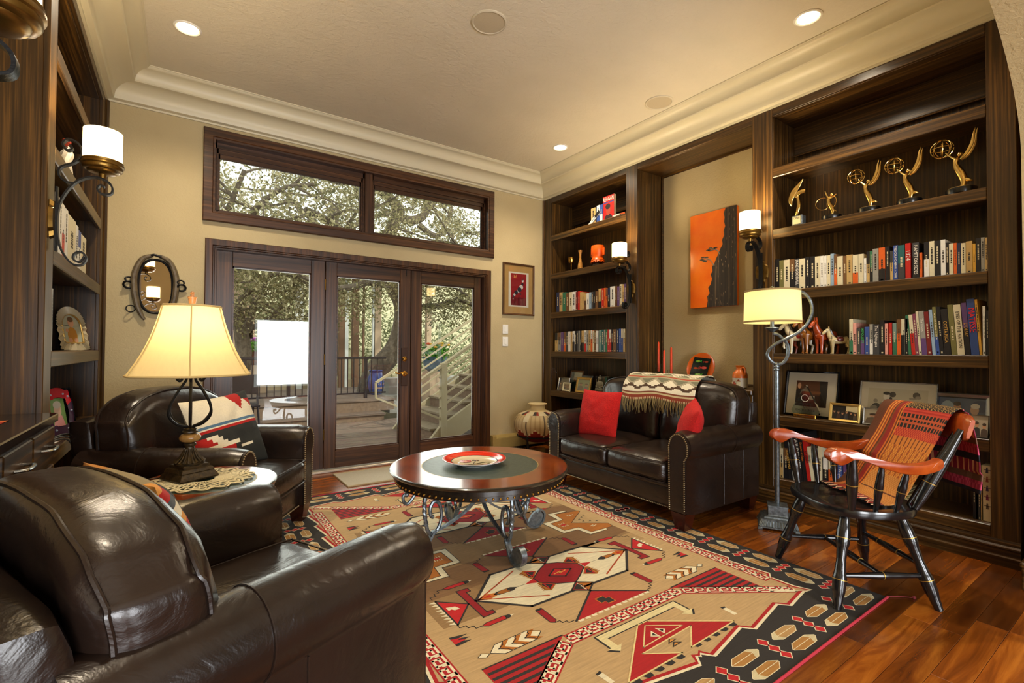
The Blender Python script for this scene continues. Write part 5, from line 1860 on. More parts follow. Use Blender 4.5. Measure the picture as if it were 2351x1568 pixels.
# stepped gold block with white outline at mid-length
V0 = RLN / 2
zt = [(0.726, 1.641), (0.536, 1.671), (0.514, 1.556), (0.397, 1.548), (0.397, 1.405), (0.510, 1.397), (0.524, 1.294), (0.710, 1.289), (0.726, 1.344), (0.525, 1.483), (0.724, 1.618)]
dv = V0 - 1.4835
zt = [(a, b + dv) for a, b in zt]
zw = [(a, b + dv) for a, b in [(0.647, 1.694), (0.494, 1.699), (0.486, 1.583), (0.355, 1.577), (0.365, 1.375), (0.478, 1.370), (0.490, 1.266), (0.639, 1.269), (0.650, 1.29), (0.524, 1.294), (0.51, 1.397), (0.397, 1.405), (0.397, 1.548), (0.514, 1.556), (0.536, 1.671), (0.647, 1.672)]]
P(7, RG, zt, 'p'); outl(8, RK, zt, 0.004, 'p'); P(9, RC, zw, 'p'); outl(10, RK, zw, 0.004, 'p')
P(8, RT, [(0.525, 1.483 + dv), (0.722, 1.616 + dv), (0.722, 1.350 + dv)], 'p')
for k in range(3):
    for s_ in (-1, 1):
        c = (0.60 + 0.04 * k, V0 + s_ * (0.02 + 0.022 * k))
        P(9, RK, [(c[0], c[1]), (c[0] + 0.02, c[1] + 0.008), (c[0] + 0.02, c[1] - 0.008)], 'p')
for v in (1.60, 1.37):
    LINE(10, RC, [(0.585, v + dv), (0.62, v + dv + 0.01), (0.60, v + dv - 0.012), (0.64, v + dv)], 0.005, 'p')
P(10, '#b8281a', [(0.43, V0), (0.455, V0 + 0.018), (0.48, V0), (0.455, V0 - 0.018)], 'p')
for k in range(4):
    LINE(10, RC, [(0.432 + k * 0.014, V0 + 0.012), (0.434 + k * 0.014, V0 + 0.028)], 0.004, 'p')
    LINE(10, RC, [(0.432 + k * 0.014, V0 - 0.012), (0.434 + k * 0.014, V0 - 0.028)], 0.004, 'p')
body = MB().box(-H, H, 0, RLN, 0.0, 0.0028)
obj('rug_backing', body, plain('rug_wool', RK, 0.95), rug, smooth=False)
def rugmat():
    m = vcol('rug_pile', 0.95, 420, 0.6, vary=0.16, vscale=9, vstretch=(1, 14, 1))
    return m
obj('woven_pattern', pil, rugmat(), rug, smooth=False)
for q in (0.0, RLN):
    obj('edge_binding', MB().tube([(-H, q, 0.0035), (H, q, 0.0035)], 0.005, 6), plain('red_yarn', '#b02a3c', 0.9), rug)
obj('corner_tassel', MB().tube(bez([(H, 0.004, 0.004), (H + 0.05, -0.03, 0.004), (H + 0.09, -0.07, 0.004)], 5), 0.002, 5).sphere((H + 0.092, -0.073, 0.005), 0.008, 6, 5), plain('tassel_yarn', '#7a2a30', 0.9), rug)
# doormat
dm = thing('doormat', 'thin cream doormat lying inside the glass doors', 'mat', (1.66, 4.29, 0))
obj('pile', MB().cbox(-0.5, 0.5, -0.235, 0.235, 0.0, 0.008, 0.003), plain('mat_pile', '#b7b2a3', 0.95, bumpscale=180, bumpstr=0.8, var='#cbc6b6'), dm)
obj('binding', MB().tube([(-0.5, -0.235, 0.005), (0.5, -0.235, 0.005), (0.5, 0.235, 0.005), (-0.5, 0.235, 0.005)], 0.008, 6, closed=True), plain('mat_binding', '#a99a78', 0.9), dm)
# ================================================================ books
FL = 1099.68
def on_x(px, py, X):
    """room point on the plane x = X seen at photo position (px, py)"""
    a, b = (px - 1175.5) / FL, -(py - 784) / FL
    v = F_ + a * Rc + b * Uc
    t = X / v.x
    return Vector((X, v.y * t, CAMH + v.z * t))
NUM = ['first', 'second', 'third', 'fourth', 'fifth', 'sixth', 'seventh', 'eighth', 'ninth', 'tenth', 'eleventh', 'twelfth', 'thirteenth', 'fourteenth', 'fifteenth', 'sixteenth', 'seventeenth', 'eighteenth', 'nineteenth', 'twentieth']
def nth(k):
    if k < 20: return NUM[k]
    s = k + 1
    return '%d%s' % (s, {1: 'st', 2: 'nd', 3: 'rd'}.get(s % 10, 'th') if s % 100 not in (11, 12, 13) else 'th')
CN = {'k': ('#17161a', 'black'), 'c': ('#cfc6a6', 'cream'), 'w': ('#d9d8d0', 'white'), 'g': ('#8f8d84', 'grey'), 'n': ('#6a4a2c', 'brown'), 't': ('#b99a62', 'tan'), 'r': ('#b3201a', 'red'),
      'o': ('#cc5a1e', 'orange'), 'b': ('#2f4a8c', 'blue'), 'l': ('#8ba3b8', 'pale blue'), 'e': ('#2f6a4c', 'green'), 'a': ('#1f5a5c', 'teal'), 'p': ('#5a3f70', 'purple'), 'i': ('#d89a8c', 'pink'),
      'y': ('#c99a3a', 'gold'), 'v': ('#6e6a3c', 'olive'), 'm': ('#6e1a1c', 'maroon'), 'd': ('#3a3a3c', 'charcoal'), 'u': ('#1e2644', 'navy'), 's': ('#6f8a80', 'grey-green'), 'f': ('#7a3a52', 'mauve')}
M_TXW = plain('white_lettering', '#e8e4d8', 0.5)
M_TXG = plain('gold_lettering', '#d0a24a', 0.45)
M_TXR = plain('red_lettering', '#d8202a', 0.5)
M_TXK = plain('black_lettering', '#1c1a18', 0.5)
M_TXO = plain('orange_lettering', '#d87a24', 0.5)
M_TXB = plain('green_lettering', '#3fae62', 0.5)
TX = {'w': M_TXW, 'y': M_TXG, 'r': M_TXR, 'k': M_TXK, 'o': M_TXO, 'e': M_TXB}
def book_mesh(w, h, d, code, rs):
    """spine at x=0 facing -x, width along -y (0..-w), height z"""
    col = CN[code[0]][0]
    col2 = CN[code[1]][0] if len(code) > 1 else None
    mb = MB()
    t = min(0.0025, w * 0.14)
    mb.box(0, d, -t, 0, 0, h, col)
    mb.box(0, d, -w, -w + t, 0, h, col)
    mb.box(0, t, -w + t, -t, 0, h, col)
    mb.box(t, d - 0.004, -w + t, -t, 0.003, h - 0.003, '#d2c6a2')
    e = -0.0004
    def band(z0, z1, c, m=0.0):
        mb.quad((e, -m * w, z0 * h), (e, -m * w, z1 * h), (e, -(1 - m) * w, z1 * h), (e, -(1 - m) * w, z0 * h), c)
    light = code[0] in 'cwgtilyo'
    ink = '#2a2622' if light else '#c9bd9a'
    if col2:
        if rs.random() < 0.5: band(0.0, 0.35 + 0.2 * rs.random(), col2)
        else: band(0.6, 1.0, col2)
    return mb, ink, band, e
def add_book(name_lab, y, z, x, w, h, d, code, seed, title=None, tcol='w', lean=0.0, tsize=None, group=None, cat='book'):
    rs = random.Random(seed)
    mb, ink, band, e = book_mesh(w, h, d, code, rs)
    if not title:
        # small printed title blocks on the spine
        z0 = 0.28 + rs.random() * 0.15
        n = 5 + int(rs.random() * 5)
        zz = z0
        for k in range(n):
            L = 0.02 + 0.05 * rs.random()
            if zz + L > 0.92: break
            mb.quad((e * 1.6, -w * 0.36, zz * h), (e * 1.6, -w * 0.36, (zz + L) * h), (e * 1.6, -w * 0.66, (zz + L) * h), (e * 1.6, -w * 0.66, zz * h), ink)
            zz += L + 0.018
        if rs.random() < 0.5: band(0.03, 0.07, ink, 0.3)
    o = obj('book', mb, M_BOOK, smooth=False)
    o.matrix_basis = Matrix.Translation((x, y, z)) @ Matrix.Rotation(lean, 4, 'X')
    tag(o, name_lab, cat, group)
    if title:
        for (s, f, sz) in title:
            M = basis((0, 0, -1), (0, -1, 0), (-1, 0, 0), (-0.0012, -w / 2, h * f))
            text_obj('title', s, (tsize or 1.2) * w * sz, TX[tcol], M, o)
    return o
def row(px_list, z, xs, phrase, group, depth=0.17, img=(0, 0, 1), seed=0, flat_top=False):
    x0, y0, sc = img
    for i, it in enumerate(px_list):
        a, b, top, code = it[:4]
        opt = it[4] if len(it) > 4 else {}
        xx = xs + opt.get('dx', 0.0)
        pa = on_x(x0 + a / sc, 800, xx)
        pb = on_x(x0 + b / sc, 800, xx)
        zt = on_x(x0 + (a + b) / 2 / sc, y0 + top / sc, xx).z
        w = max(0.008, pa.y - pb.y - 0.0008)
        h = max(0.12, min(0.37, zt - z))
        lab = opt.get('lab') or '%s book, %s from the left on %s' % (CN[code[0]][1] + (' and ' + CN[code[1]][1] if len(code) > 1 else ''), nth(i), phrase)
        add_book(lab, pa.y, z + 0.0005, xx, w, h, depth + (seed * 7 + i * 13) % 5 * 0.006, code, seed * 100 + i, opt.get('t'), opt.get('tc', 'w'), opt.get('lean', 0.0), opt.get('ts'), group)
I1 = (1760, 280, 3.92)
R1 = [(82, 117, 1237, 'k'), (118, 157, 1245, 'v'), (158, 211, 1240, 'c'), (212, 257, 1235, 'kn'), (259, 297, 1230, 'd', {'t': [('JANE GOODALL', 0.55, 0.75)]}), (298, 351, 1230, 'c'), (352, 392, 1215, 'k'), (395, 438, 1210, 'k'),
      (440, 485, 1210, 'c'), (487, 518, 1205, 'w'), (520, 545, 1203, 'w'), (546, 579, 1200, 'c'), (580, 611, 1185, 'l'), (612, 639, 1190, 'no'), (641, 692, 1208, 'c'), (694, 723, 1205, 'n'), (725, 779, 1195, 't'),
      (781, 829, 1195, 'co'), (831, 879, 1188, 'c'), (881, 904, 1225, 'w'), (906, 934, 1165, 'tk'), (936, 959, 1162, 'ek'), (961, 1014, 1140, 'g'), (1016, 1074, 1130, 'ok'), (1076, 1115, 1120, 'k'), (1118, 1144, 1160, 'td'),
      (1146, 1188, 1110, 'b', {'t': [('TREVOR NOAH', 0.70, 0.62), ('BORN A CRIME', 0.28, 0.5)]}), (1190, 1251, 1108, 'ad'), (1256, 1305, 1090, 'r', {'t': [('1924', 0.66, 1.05)], 'lab': 'bright red book with 1924 on its spine, above the horse shelf'}),
      (1320, 1381, 1085, 'kd', {'t': [('HAMPTON SIDES', 0.52, 0.62)]}), (1384, 1408, 1175, 'o'), (1425, 1470, 1080, 'kw'), (1472, 1520, 1072, 'c'), (1523, 1570, 1068, 'k'), (1576, 1620, 1058, 'w'), (1621, 1648, 1085, 'k'),
      (1651, 1690, 1092, 'c'), (1692, 1722, 1088, 'o'), (1724, 1758, 1088, 'u'), (1760, 1802, 1088, 'c'), (1804, 1862, 1072, 't'), (1864, 1892, 1095, 'y'), (1894, 1938, 1045, 'k'), (1940, 1974, 1038, 'g'), (1976, 2000, 1040, 't')]
row(R1, ZS[2], XR + 0.03, 'the shelf below the gold trophies', 'books below the gold trophies', img=I1, seed=1)
I2 = (1760, 660, 3.978)
LN = math.radians(-3.6)
R2 = [(757, 790, 290, 'ce'), (791, 822, 325, 'i'), (826, 859, 375, 'd'), (861, 894, 365, 'kp', {'t': [('KEN', 0.85, 0.8), ('FOLLETT', 0.62, 0.8)], 'tc': 'e'}), (896, 939, 360, 'b'), (942, 972, 335, 'gw'), (975, 1032, 338, 'd', {'t': [('The Nightingale', 0.60, 0.55)]}), (1036, 1078, 300, 'k', {'tc': 'o'}),
      (1082, 1110, 330, 'i'), (1116, 1147, 322, 'r'), (1152, 1188, 325, 'se'), (1192, 1228, 292, 'on'), (1232, 1264, 288, 'ck'), (1268, 1292, 285, 'k'), (1297, 1324, 255, 'e', {'lean': LN}), (1326, 1362, 248, 'cr', {'lean': LN}),
      (1364, 1392, 240, 'f', {'lean': LN}), (1394, 1418, 218, 'c', {'lean': LN}), (1420, 1468, 215, 'gp', {'lean': LN, 't': [('The Lovers', 0.68, 0.6)]}), (1470, 1512, 220, 'm', {'lean': LN}), (1516, 1548, 200, 'l', {'lean': LN}), (1550, 1584, 175, 'vb', {'lean': LN}),
      (1586, 1622, 175, 'k', {'lean': LN}), (1625, 1688, 195, 'k', {'lean': LN, 't': [('COSTA RICA', 0.5, 0.62)], 'tc': 'y'}), (1691, 1742, 155, 'v', {'lean': LN}), (1745, 1812, 155, 'c', {'lean': LN, 't': [('EYES OF THE NATION', 0.5, 0.58)], 'tc': 'k'}),
      (1818, 1867, 138, 'pk', {'lean': LN, 't': [("D'ORSAY", 0.48, 0.75)], 'tc': 'y'}), (1870, 1945, 103, 'b', {'lean': LN, 't': [('MATISSE', 0.62, 0.95)], 'tc': 'r', 'lab': 'tall blue book with large red title, near the right end of the horse shelf'}), (1947, 1972, 105, 'y', {'lean': LN}), (1976, 2000, 170, 'w'), (2006, 2032, 210, 'k')]
row(R2, ZS[3], XR + 0.03, 'the shelf of carved horses', 'books beside the carved horses', img=I2, seed=2, depth=0.2)
I3 = (1740, 940, 3.267)
LF = math.radians(-7)
R3 = [(130, 158, 222, 'c'), (160, 186, 290, 'ct'), (190, 222, 290, 'kn'), (226, 258, 235, 'k', {'lean': LF, 't': [('ARGENTINA', 0.5, 0.72)], 'tc': 'y'}), (260, 292, 195, 'g', {'lean': LF}), (294, 338, 185, 'k', {'lean': LF, 't': [('WILDERNESS', 0.58, 0.78)]}), (340, 368, 182, 'k', {'lean': LF, 't': [('Dreams of Eden', 0.62, 0.7)], 'tc': 'o'}),
      (370, 396, 240, 'r', {'lean': LF, 't': [('AT HEART', 0.62, 0.7)], 'tc': 'k'}), (398, 422, 285, 'c', {'lean': LF, 't': [('design', 0.68, 0.9)], 'tc': 'k'}), (424, 442, 290, 'g'), (446, 476, 262, 'c'), (484, 520, 362, 'kw'), (524, 556, 360, 'oc'), (588, 630, 345, 'b', {'t': [('The 1619 Project', 0.66, 0.62)], 'lab': 'blue book with white title behind the chair arm spindles, on the lowest shelf'}),
      (634, 658, 360, 'p'), (664, 716, 395, 'k'), (720, 744, 440, 'r')]
row(R3, ZS[5], XR + 0.045, 'the lowest shelf behind the chair', 'books on the lowest shelf of the trophy bookcase', img=I3, seed=3, depth=0.22)
I4 = (1120, 420, 2.9025)
R4 = [(455, 475, 730, 'u'), (476, 496, 730, 't'), (497, 518, 730, 'e'), (519, 539, 735, 'n'), (540, 560, 728, 'c'), (561, 584, 725, 'w'), (585, 599, 725, 'm'), (600, 612, 722, 'r'), (613, 626, 728, 't'), (627, 640, 740, 't'), (641, 655, 738, 'tn'), (656, 673, 735, 'w'), (674, 689, 730, 'l'), (690, 702, 726, 'd'), (703, 715, 722, 'k'),
      (716, 734, 722, 'n'), (737, 757, 705, 'tk'), (758, 772, 702, 'r'), (773, 785, 700, 'o'), (786, 797, 702, 'on'), (798, 813, 700, 'uk'), (815, 846, 690, 'w'), (848, 860, 688, 'n'), (862, 876, 690, 'p'), (878, 895, 675, 'c'), (896, 907, 677, 't'), (908, 922, 672, 'p')]
row(R4, ZS[2], XR + 0.03, "the corner bookcase's upper book row", 'books on the upper shelf of the corner bookcase', img=I4, seed=4, depth=0.15)
R5 = [(447, 465, 1000, 'tk'), (467, 485, 998, 'gn'), (487, 503, 995, 'p'), (505, 520, 993, 'no'), (522, 533, 993, 'd'), (535, 550, 990, 'w'), (551, 563, 990, 't'), (564, 578, 988, 'wk'), (580, 590, 988, 'k'), (592, 602, 986, 'd'), (604, 612, 986, 'g'), (614, 622, 985, 'k'), (624, 640, 985, 'tk'), (642, 656, 983, 'wr'), (658, 670, 983, 'g'), (672, 684, 983, 't'),
      (686, 697, 982, 'ow'), (698, 708, 985, 'c'), (709, 720, 980, 'n'), (721, 733, 985, 'w'), (741, 757, 980, 's'), (758, 772, 978, 'a'), (773, 782, 978, 'g'), (784, 796, 977, 'e'), (797, 808, 977, 'r'), (809, 822, 977, 'rw'), (823, 833, 975, 'k'), (834, 856, 975, 'n'), (858, 872, 973, 'u'), (874, 888, 972, 'b'), (889, 900, 972, 'bc'), (902, 916, 972, 'tc')]
row(R5, ZS[3], XR + 0.03, "the corner bookcase's lower book row", 'books on the lower shelf of the corner bookcase', img=I4, seed=5, depth=0.15)
# top shelf of the corner bookcase
z = ZS[0] + 0.0005
R6 = [(686, 716, 168, 't', {'lab': 'tan and gold book standing on the top shelf of the corner bookcase'}), (717, 723, 165, 'u', {'lab': 'thin navy book on the top shelf of the corner bookcase'}), (724, 744, 150, 'wb', {'lab': 'white and blue book on the top shelf of the corner bookcase'}), (746, 763, 145, 'bw', {'lab': 'blue book beside the red portrait cover, top shelf of corner bookcase'})]
row(R6, ZS[0], XR + 0.06, 'the top shelf', 'books on the top shelf of the corner bookcase', img=I4, seed=6, depth=0.15)
# book shown cover-out with red field, portrait and title
cy0, cy1 = on_x(1120 + 764 / 2.9025, 800, XR + 0.07).y, on_x(1120 + 838 / 2.9025, 800, XR + 0.07).y
cw, chh = cy0 - cy1, 0.27
cov = thing('book', 'red cover-out book with white block title on the top shelf of corner bookcase', 'book', (XR + 0.075, cy0, z), group='books on the top shelf of the corner bookcase')
mb = MB().box(0, 0.03, -cw, 0, 0, chh, '#b8a988')
mb.box(-0.002, 0, -cw, 0, 0, chh, '#c01a14')
mb.box(-0.0024, -0.002, -cw, 0, chh * 0.72, chh * 0.76, '#24408c')
obj('cover', mb, M_BOOK, cov, smooth=False)
ptm = MB()
def oval(cx, cz, rx, rz, col, x, n=18):
    ptm.poly([(x, cx + rx * math.cos(2 * PI * k / n), cz + rz * math.sin(2 * PI * k / n)) for k in range(n)], col)
oval(-cw * 0.5, 0.02, cw * 0.36, 0.055, '#2a1416', -0.003)
oval(-cw * 0.5, 0.115, cw * 0.20, 0.055, '#9c3a26', -0.0034)
oval(-cw * 0.46, 0.155, cw * 0.22, 0.03, '#1c1012', -0.0037)
obj('portrait_print', ptm, M_PAPER, cov, smooth=False)
text_obj('title', 'REAGAN', 0.062, M_TXW, basis((0, -1, 0), (0, 0, 1), (-1, 0, 0), (-0.003, -cw / 2, chh * 0.87)), cov, sx=cw / 0.25)
# leaning white book and flat open book
p = on_x(1327, 505, XR + 0.07)
b = add_book('white book with black lettering slumped at a slant on the corner top shelf', 0, 0, 0, 0.035, 0.21, 0.14, 'wk', 77, group='books on the top shelf of the corner bookcase')
b.matrix_basis = Matrix.Translation((XR + 0.05, on_x(1352, 505, XR + 0.05).y + 0.015, z + 0.012)) @ Matrix.Rotation(math.radians(52), 4, 'X')
b = add_book('cream paperback lying flat beside the red cover, top shelf of corner bookcase', 0, 0, 0, 0.025, 0.17, 0.15, 'wo', 78, group='books on the top shelf of the corner bookcase')
b.matrix_basis = Matrix.Translation((XR + 0.03, 3.50, z + 0.026)) @ Matrix.Rotation(math.radians(90), 4, 'X') @ Matrix.Rotation(0.12, 4, 'Z')
# magazines and right-hand end of the lowest shelf
rs = random.Random(8)
mz = ZS[5] + 0.0005
for k in range(9):
    th_ = 0.007 + 0.005 * rs.random()
    yy, xx = 1.06 + rs.uniform(-0.01, 0.01), XR + 0.06 + rs.uniform(-0.008, 0.01)
    o = obj('magazine', MB().box(xx, xx + 0.21, yy, yy + 0.28, mz, mz + th_ * 0.12, '#8a7a52').box(xx + 0.001, xx + 0.21, yy + 0.001, yy + 0.279, mz + th_ * 0.12, mz + th_ * 0.88, '#cbbd8c').box(xx, xx + 0.21, yy, yy + 0.28, mz + th_ * 0.88, mz + th_, ('#c9b45a', '#2a2420', '#8a7a52')[k % 3]), M_BOOK, smooth=False)
    tag(o, 'magazine in the low pile behind the spindle chair, %s from the bottom' % nth(k), 'magazine', 'pile of magazines')
    mz += th_ + 0.0003
row([(1600, 1622, 520, 'k', {'lab': 'slim black binder near the right end of the lowest shelf'}), (1640, 1658, 535, 'd', {'lab': 'dark folder near the right end of the lowest shelf'}), (1660, 1674, 540, 't', {'lab': 'tan folder beside the illustrated box on the lowest shelf'})], ZS[5], XR + 0.05, '', 'items at the right end of the lowest shelf', img=I3, seed=9, depth=0.22)
ya, yb = on_x(1740 + 1676 / 3.267, 1100, XR + 0.05).y, 0.678
bx_ = thing('illustrated_box', 'cream slipcase printed with small figures at the right end of the lowest shelf', 'box', (XR + 0.05, ya, ZS[5] + 0.0005))
obj('case', MB().cbox(0, 0.22, -(ya - yb), 0, 0, 0.31, 0.002), plain('slipcase_card', '#c9b48c', 0.6), bx_)
fg = MB()
for k in range(5):
    zc = 0.285 - k * 0.05
    y_ = -(ya - yb) * 0.55
    c = ('#3a3040', '#8c4a3a', '#4a3a5c', '#7a2a4c', '#5a4a3a')[k]
    fg.poly([(-0.0006, y_ - 0.006, zc - 0.016), (-0.0006, y_ + 0.006, zc - 0.016), (-0.0006, y_ + 0.004, zc + 0.006), (-0.0006, y_ - 0.004, zc + 0.006)], c)
    fg.poly([(-0.0006, y_ - 0.014, zc), (-0.0006, y_ + 0.014, zc), (-0.0006, y_ + 0.014, zc + 0.003), (-0.0006, y_ - 0.014, zc + 0.003)], c)
    fg.poly([(-0.0006, y_ + 0.004 * math.cos(a), zc + 0.011 + 0.005 * math.sin(a)) for a in [2 * PI * q / 10 for q in range(10)]], c)
obj('printed_figures', fg, M_PAPER, bx_, smooth=False)
# books on the left bookcase
def lbook(y, z, w, h, d, code, lab, sd):
    o = add_book(lab, 0, 0, 0, w, h, d, code, sd, group='books on the left bookcase')
    o.matrix_basis = Matrix.Translation((XL - 0.03, y, z + 0.0005)) @ Matrix.Rotation(PI, 4, 'Z')
    return o
LB = [275, 289, 302, 317, 331, 348, 388, 402, 416, 443]
for k, (h, c) in enumerate(((0.30, 'd'), (0.30, 'w'), (0.295, 'w'), (0.29, 'wr'), (0.285, 'w'), (0.275, 'c'), (0.265, 'w'), (0.25, 'wb'), (0.245, 'c'))):
    y0_, y1_ = on_x(LB[k] / 2.24, 580, XL - 0.03).y, on_x(LB[k + 1] / 2.24, 580, XL - 0.03).y
    lbook(y0_, ZS[2], y1_ - y0_ - 0.004, h, 0.19, c, '%s book, %s from the front on the left bookcase by the sconce' % (CN[c[0]][1], nth(k)), 900 + k)
lbook(on_x(118, 765, XL - 0.03).y, ZS[3], 0.02, 0.30, 0.2, 'g', 'thin grey folder standing beside the baby photo on the left bookcase', 930)
yy = 3.32
for k, (w, h, c) in enumerate(((0.06, 0.27, 'k'), (0.05, 0.28, 'n'), (0.03, 0.26, 't'), (0.05, 0.24, 'm'))):
    lbook(yy, ZS[5], w, h, 0.2, c, '%s book low on the left bookcase behind the rear armchair' % CN[c[0]][1], 940 + k)
    yy += w + 0.004
# ================================================================ pictures, trophies and ornaments
M_SILV = plain('silver_frame', '#b9b7b0', 0.25, 0.9)
M_GILT = plain('gilt_frame', '#c9a860', 0.3, 0.7)
M_BWOOD = plain('brown_frame', '#4a2f18', 0.35, var='#5f3f22', bumpscale=12, bumpstr=0.03)
M_MATC = plain('picture_mat', '#d5cfbb', 0.8)
def pic(name, label, cat, w, h, fw, fmat, M, art, matw=0.0, matmat=None, depth=0.018, group=None, glass=True, stand=True):
    """upright picture; local x right, z up from the lower edge, front towards -y"""
    t = thing(name, label, cat, (0, 0, 0), 0, group)
    t.matrix_basis = M
    fr = MB()
    pr = [(0, 0.0), (0, -depth * 0.8), (fw * 0.25, -depth), (fw * 0.8, -depth * 0.75), (fw, -depth * 0.5), (fw, 0.0)]
    crn = [(-w / 2, 0, 1, 1), (w / 2, 0, -1, 1), (w / 2, h, -1, -1), (-w / 2, h, 1, -1)]
    rings = [[fr.vert((cx + sx * d, y, cz + sz * d)) for d, y in pr] for cx, cz, sx, sz in crn]
    for k in range(4):
        for j in range(len(pr) - 1):
            fr.face((rings[k][j], rings[(k + 1) % 4][j], rings[(k + 1) % 4][j + 1], rings[k][j + 1]))
    obj('frame', fr, fmat, t, angle=20)
    obj('backing', MB().box(-w / 2 + fw * 0.5, w / 2 - fw * 0.5, -0.004, 0.0, fw * 0.5, h - fw * 0.5), M_BLACK if not matmat else M_BWOOD, t, smooth=False)
    a, b, z0, z1 = -w / 2 + fw, w / 2 - fw, fw, h - fw
    if matw:
        obj('mat_board', MB().box(a, b, -0.0055, -0.0041, z0, z1), matmat or M_MATC, t, smooth=False)
        a, b, z0, z1 = a + matw, b - matw, z0 + matw, z1 - matw
    pm = MB()
    y = -0.0065
    def q(u0, v0, u1, v1, col, k=0):
        pm.poly([(a + (b - a) * u, y - 0.0002 * k, z0 + (z1 - z0) * v) for u, v in ((u0, v0), (u1, v0), (u1, v1), (u0, v1))], col)
    def pl(pts, col, k=1):
        pm.poly([(a + (b - a) * u, y - 0.0002 * k, z0 + (z1 - z0) * v) for u, v in pts], col)
    def ov(cu, cv, ru, rv, col, k=1, n=14):
        asp = (b - a) / (z1 - z0)
        pl([(cu + ru * math.cos(2 * PI * i / n), cv + rv * math.sin(2 * PI * i / n)) for i in range(n)], col, k)
    art(q, pl, ov)
    obj('print', pm, M_PAPER, t, smooth=False)
    if glass:
        obj('glazing', MB().box(-w / 2 + fw, w / 2 - fw, -0.0105, -0.0095, fw, h - fw), M_PGLASS, t, smooth=False)
    if stand:
        obj('easel_back', MB().poly([(-0.02, 0.0, h * 0.6), (0.02, 0.0, h * 0.6), (0.03, h * 0.20, h * 0.03), (-0.03, h * 0.20, h * 0.03)]).poly([(-0.03, h * 0.2 + 0.002, h * 0.03), (0.03, h * 0.2 + 0.002, h * 0.03), (0.02, 0.003, h * 0.6), (-0.02, 0.003, h * 0.6)]), M_BLACK, t, smooth=False)
    return t
def face_right(x, y, z, lean=0.0, turn=0.0):
    return Matrix.Translation((x, y, z)) @ Matrix.Rotation(-PI / 2 + turn, 4, 'Z') @ Matrix.Rotation(-lean, 4, 'X')
def people(bg, cols, skin='#b98a68', top=0.62):
    def f(q, pl, ov):
        q(0, 0, 1, 1, bg)
        n = len(cols)
        for i, c in enumerate(cols):
            u = (i + 0.5) / n
            v = top - 0.06 * ((i * 37) % 3)
            r = 0.30 / n
            pl([(u - r * 1.6, 0), (u + r * 1.6, 0), (u + r * 1.3, v * 0.62), (u, v * 0.75), (u - r * 1.3, v * 0.62)], c, 2 + i % 2)
            ov(u, v * 0.92, r * 0.85, 0.13, skin, 4 + i % 2)
            ov(u, v * 0.92 + 0.08, r * 0.9, 0.075, '#3a2a1c', 6)
    return f
ZE = ZS[4] + 0.0008
LE = math.radians(12)
def yx(px, X): return on_x(px, 900, X).y
# big bookcase, photo shelf
def award_photo(q, pl, ov):
    q(0, 0, 1, 1, '#5a3018'); q(0, 0, 1, 0.45, '#3a1c10', 1); pl([(0.8, 0.0), (1, 0.0), (1, 1), (0.75, 1)], '#1c1614', 1)
    pl([(0.0, 0.2), (0.24, 0.2), (0.22, 0.62), (0.08, 0.7), (0, 0.6)], '#181416', 2); ov(0.10, 0.80, 0.06, 0.12, '#c99a78', 3); q(0.45, 0.28, 0.62, 0.42, '#cfc8b8', 2); q(0.3, 0.5, 0.8, 0.6, '#7a4a26', 2)
pic('framed_photo', 'large matted photo in thin dark frame, leftmost on the shelf under the horses', 'picture', 0.355, 0.335, 0.012, M_BLACK, face_right(XR + 0.14, yx(1858, XR + 0.14), ZE, LE), award_photo, 0.06, None)
gt = thing('glass_award', 'clear pointed glass award on a gold base before the leftmost matted photo', 'trophy', (XR + 0.07, yx(1850, XR + 0.07), ZE), -PI / 2)
obj('glass_wedge', MB().prism([(-0.085, 0.024), (0.085, 0.024), (0.095, 0.05), (0.005, 0.235), (-0.005, 0.235), (-0.095, 0.05)], lambda a, b: (a, -0.012, b), lambda a, b: (a, 0.012, b)), M_CRYSTAL, gt, smooth=False)
obj('base', MB().cbox(-0.075, 0.075, -0.03, 0.03, 0, 0.024, 0.002), M_BRASS, gt)
text_obj('engraving', 'AWARD\nOF\nEXCELLENCE', 0.022, M_TXK, basis((1, 0, 0), (0, 0, 1), (0, -1, 0), (0, -0.0128, 0.075)), gt)
text_obj('engraving', 'Sam Donaldson', 0.016, M_TXK, basis((1, 0, 0), (0, 0, 1), (0, -1, 0), (0, -0.0305, 0.012)), gt)
em = MB()
em.tube([(0.024 * math.cos(2 * PI * k / 20), -0.0127, 0.14 + 0.024 * math.sin(2 * PI * k / 20)) for k in range(20)], 0.0012, 5, closed=True)
obj('etched_ring', em, M_TXW, gt)
pic('framed_photo', 'small gilt-framed group photo on the shelf under the horses', 'picture', 0.185, 0.125, 0.018, M_GILT, face_right(XR + 0.05, yx(1938, XR + 0.05), ZE, LE), people('#1c1814', ['#2a2220', '#4a3026', '#1c1c22', '#3a3a40', '#2a1c1a', '#584a3c']))
def cartoon(q, pl, ov):
    q(0, 0, 1, 1, '#c5bca2'); q(0.1, 0.12, 0.9, 0.86, '#b8ad90', 1)
    rs = random.Random(4)
    for k in range(26):
        u, v = 0.18 + 0.64 * rs.random(), 0.2 + 0.55 * rs.random()
        ov(u, v, 0.02 + 0.04 * rs.random(), 0.02 + 0.06 * rs.random(), '#3a362e' if k % 2 else '#8a8270', 2 + k % 3, 9)
    ov(0.36, 0.66, 0.045, 0.09, '#d5cdb5', 6); pl([(0.28, 0.2), (0.46, 0.2), (0.43, 0.55), (0.3, 0.55)], '#d5cdb5', 6); ov(0.36, 0.74, 0.05, 0.04, '#2a2620', 7)
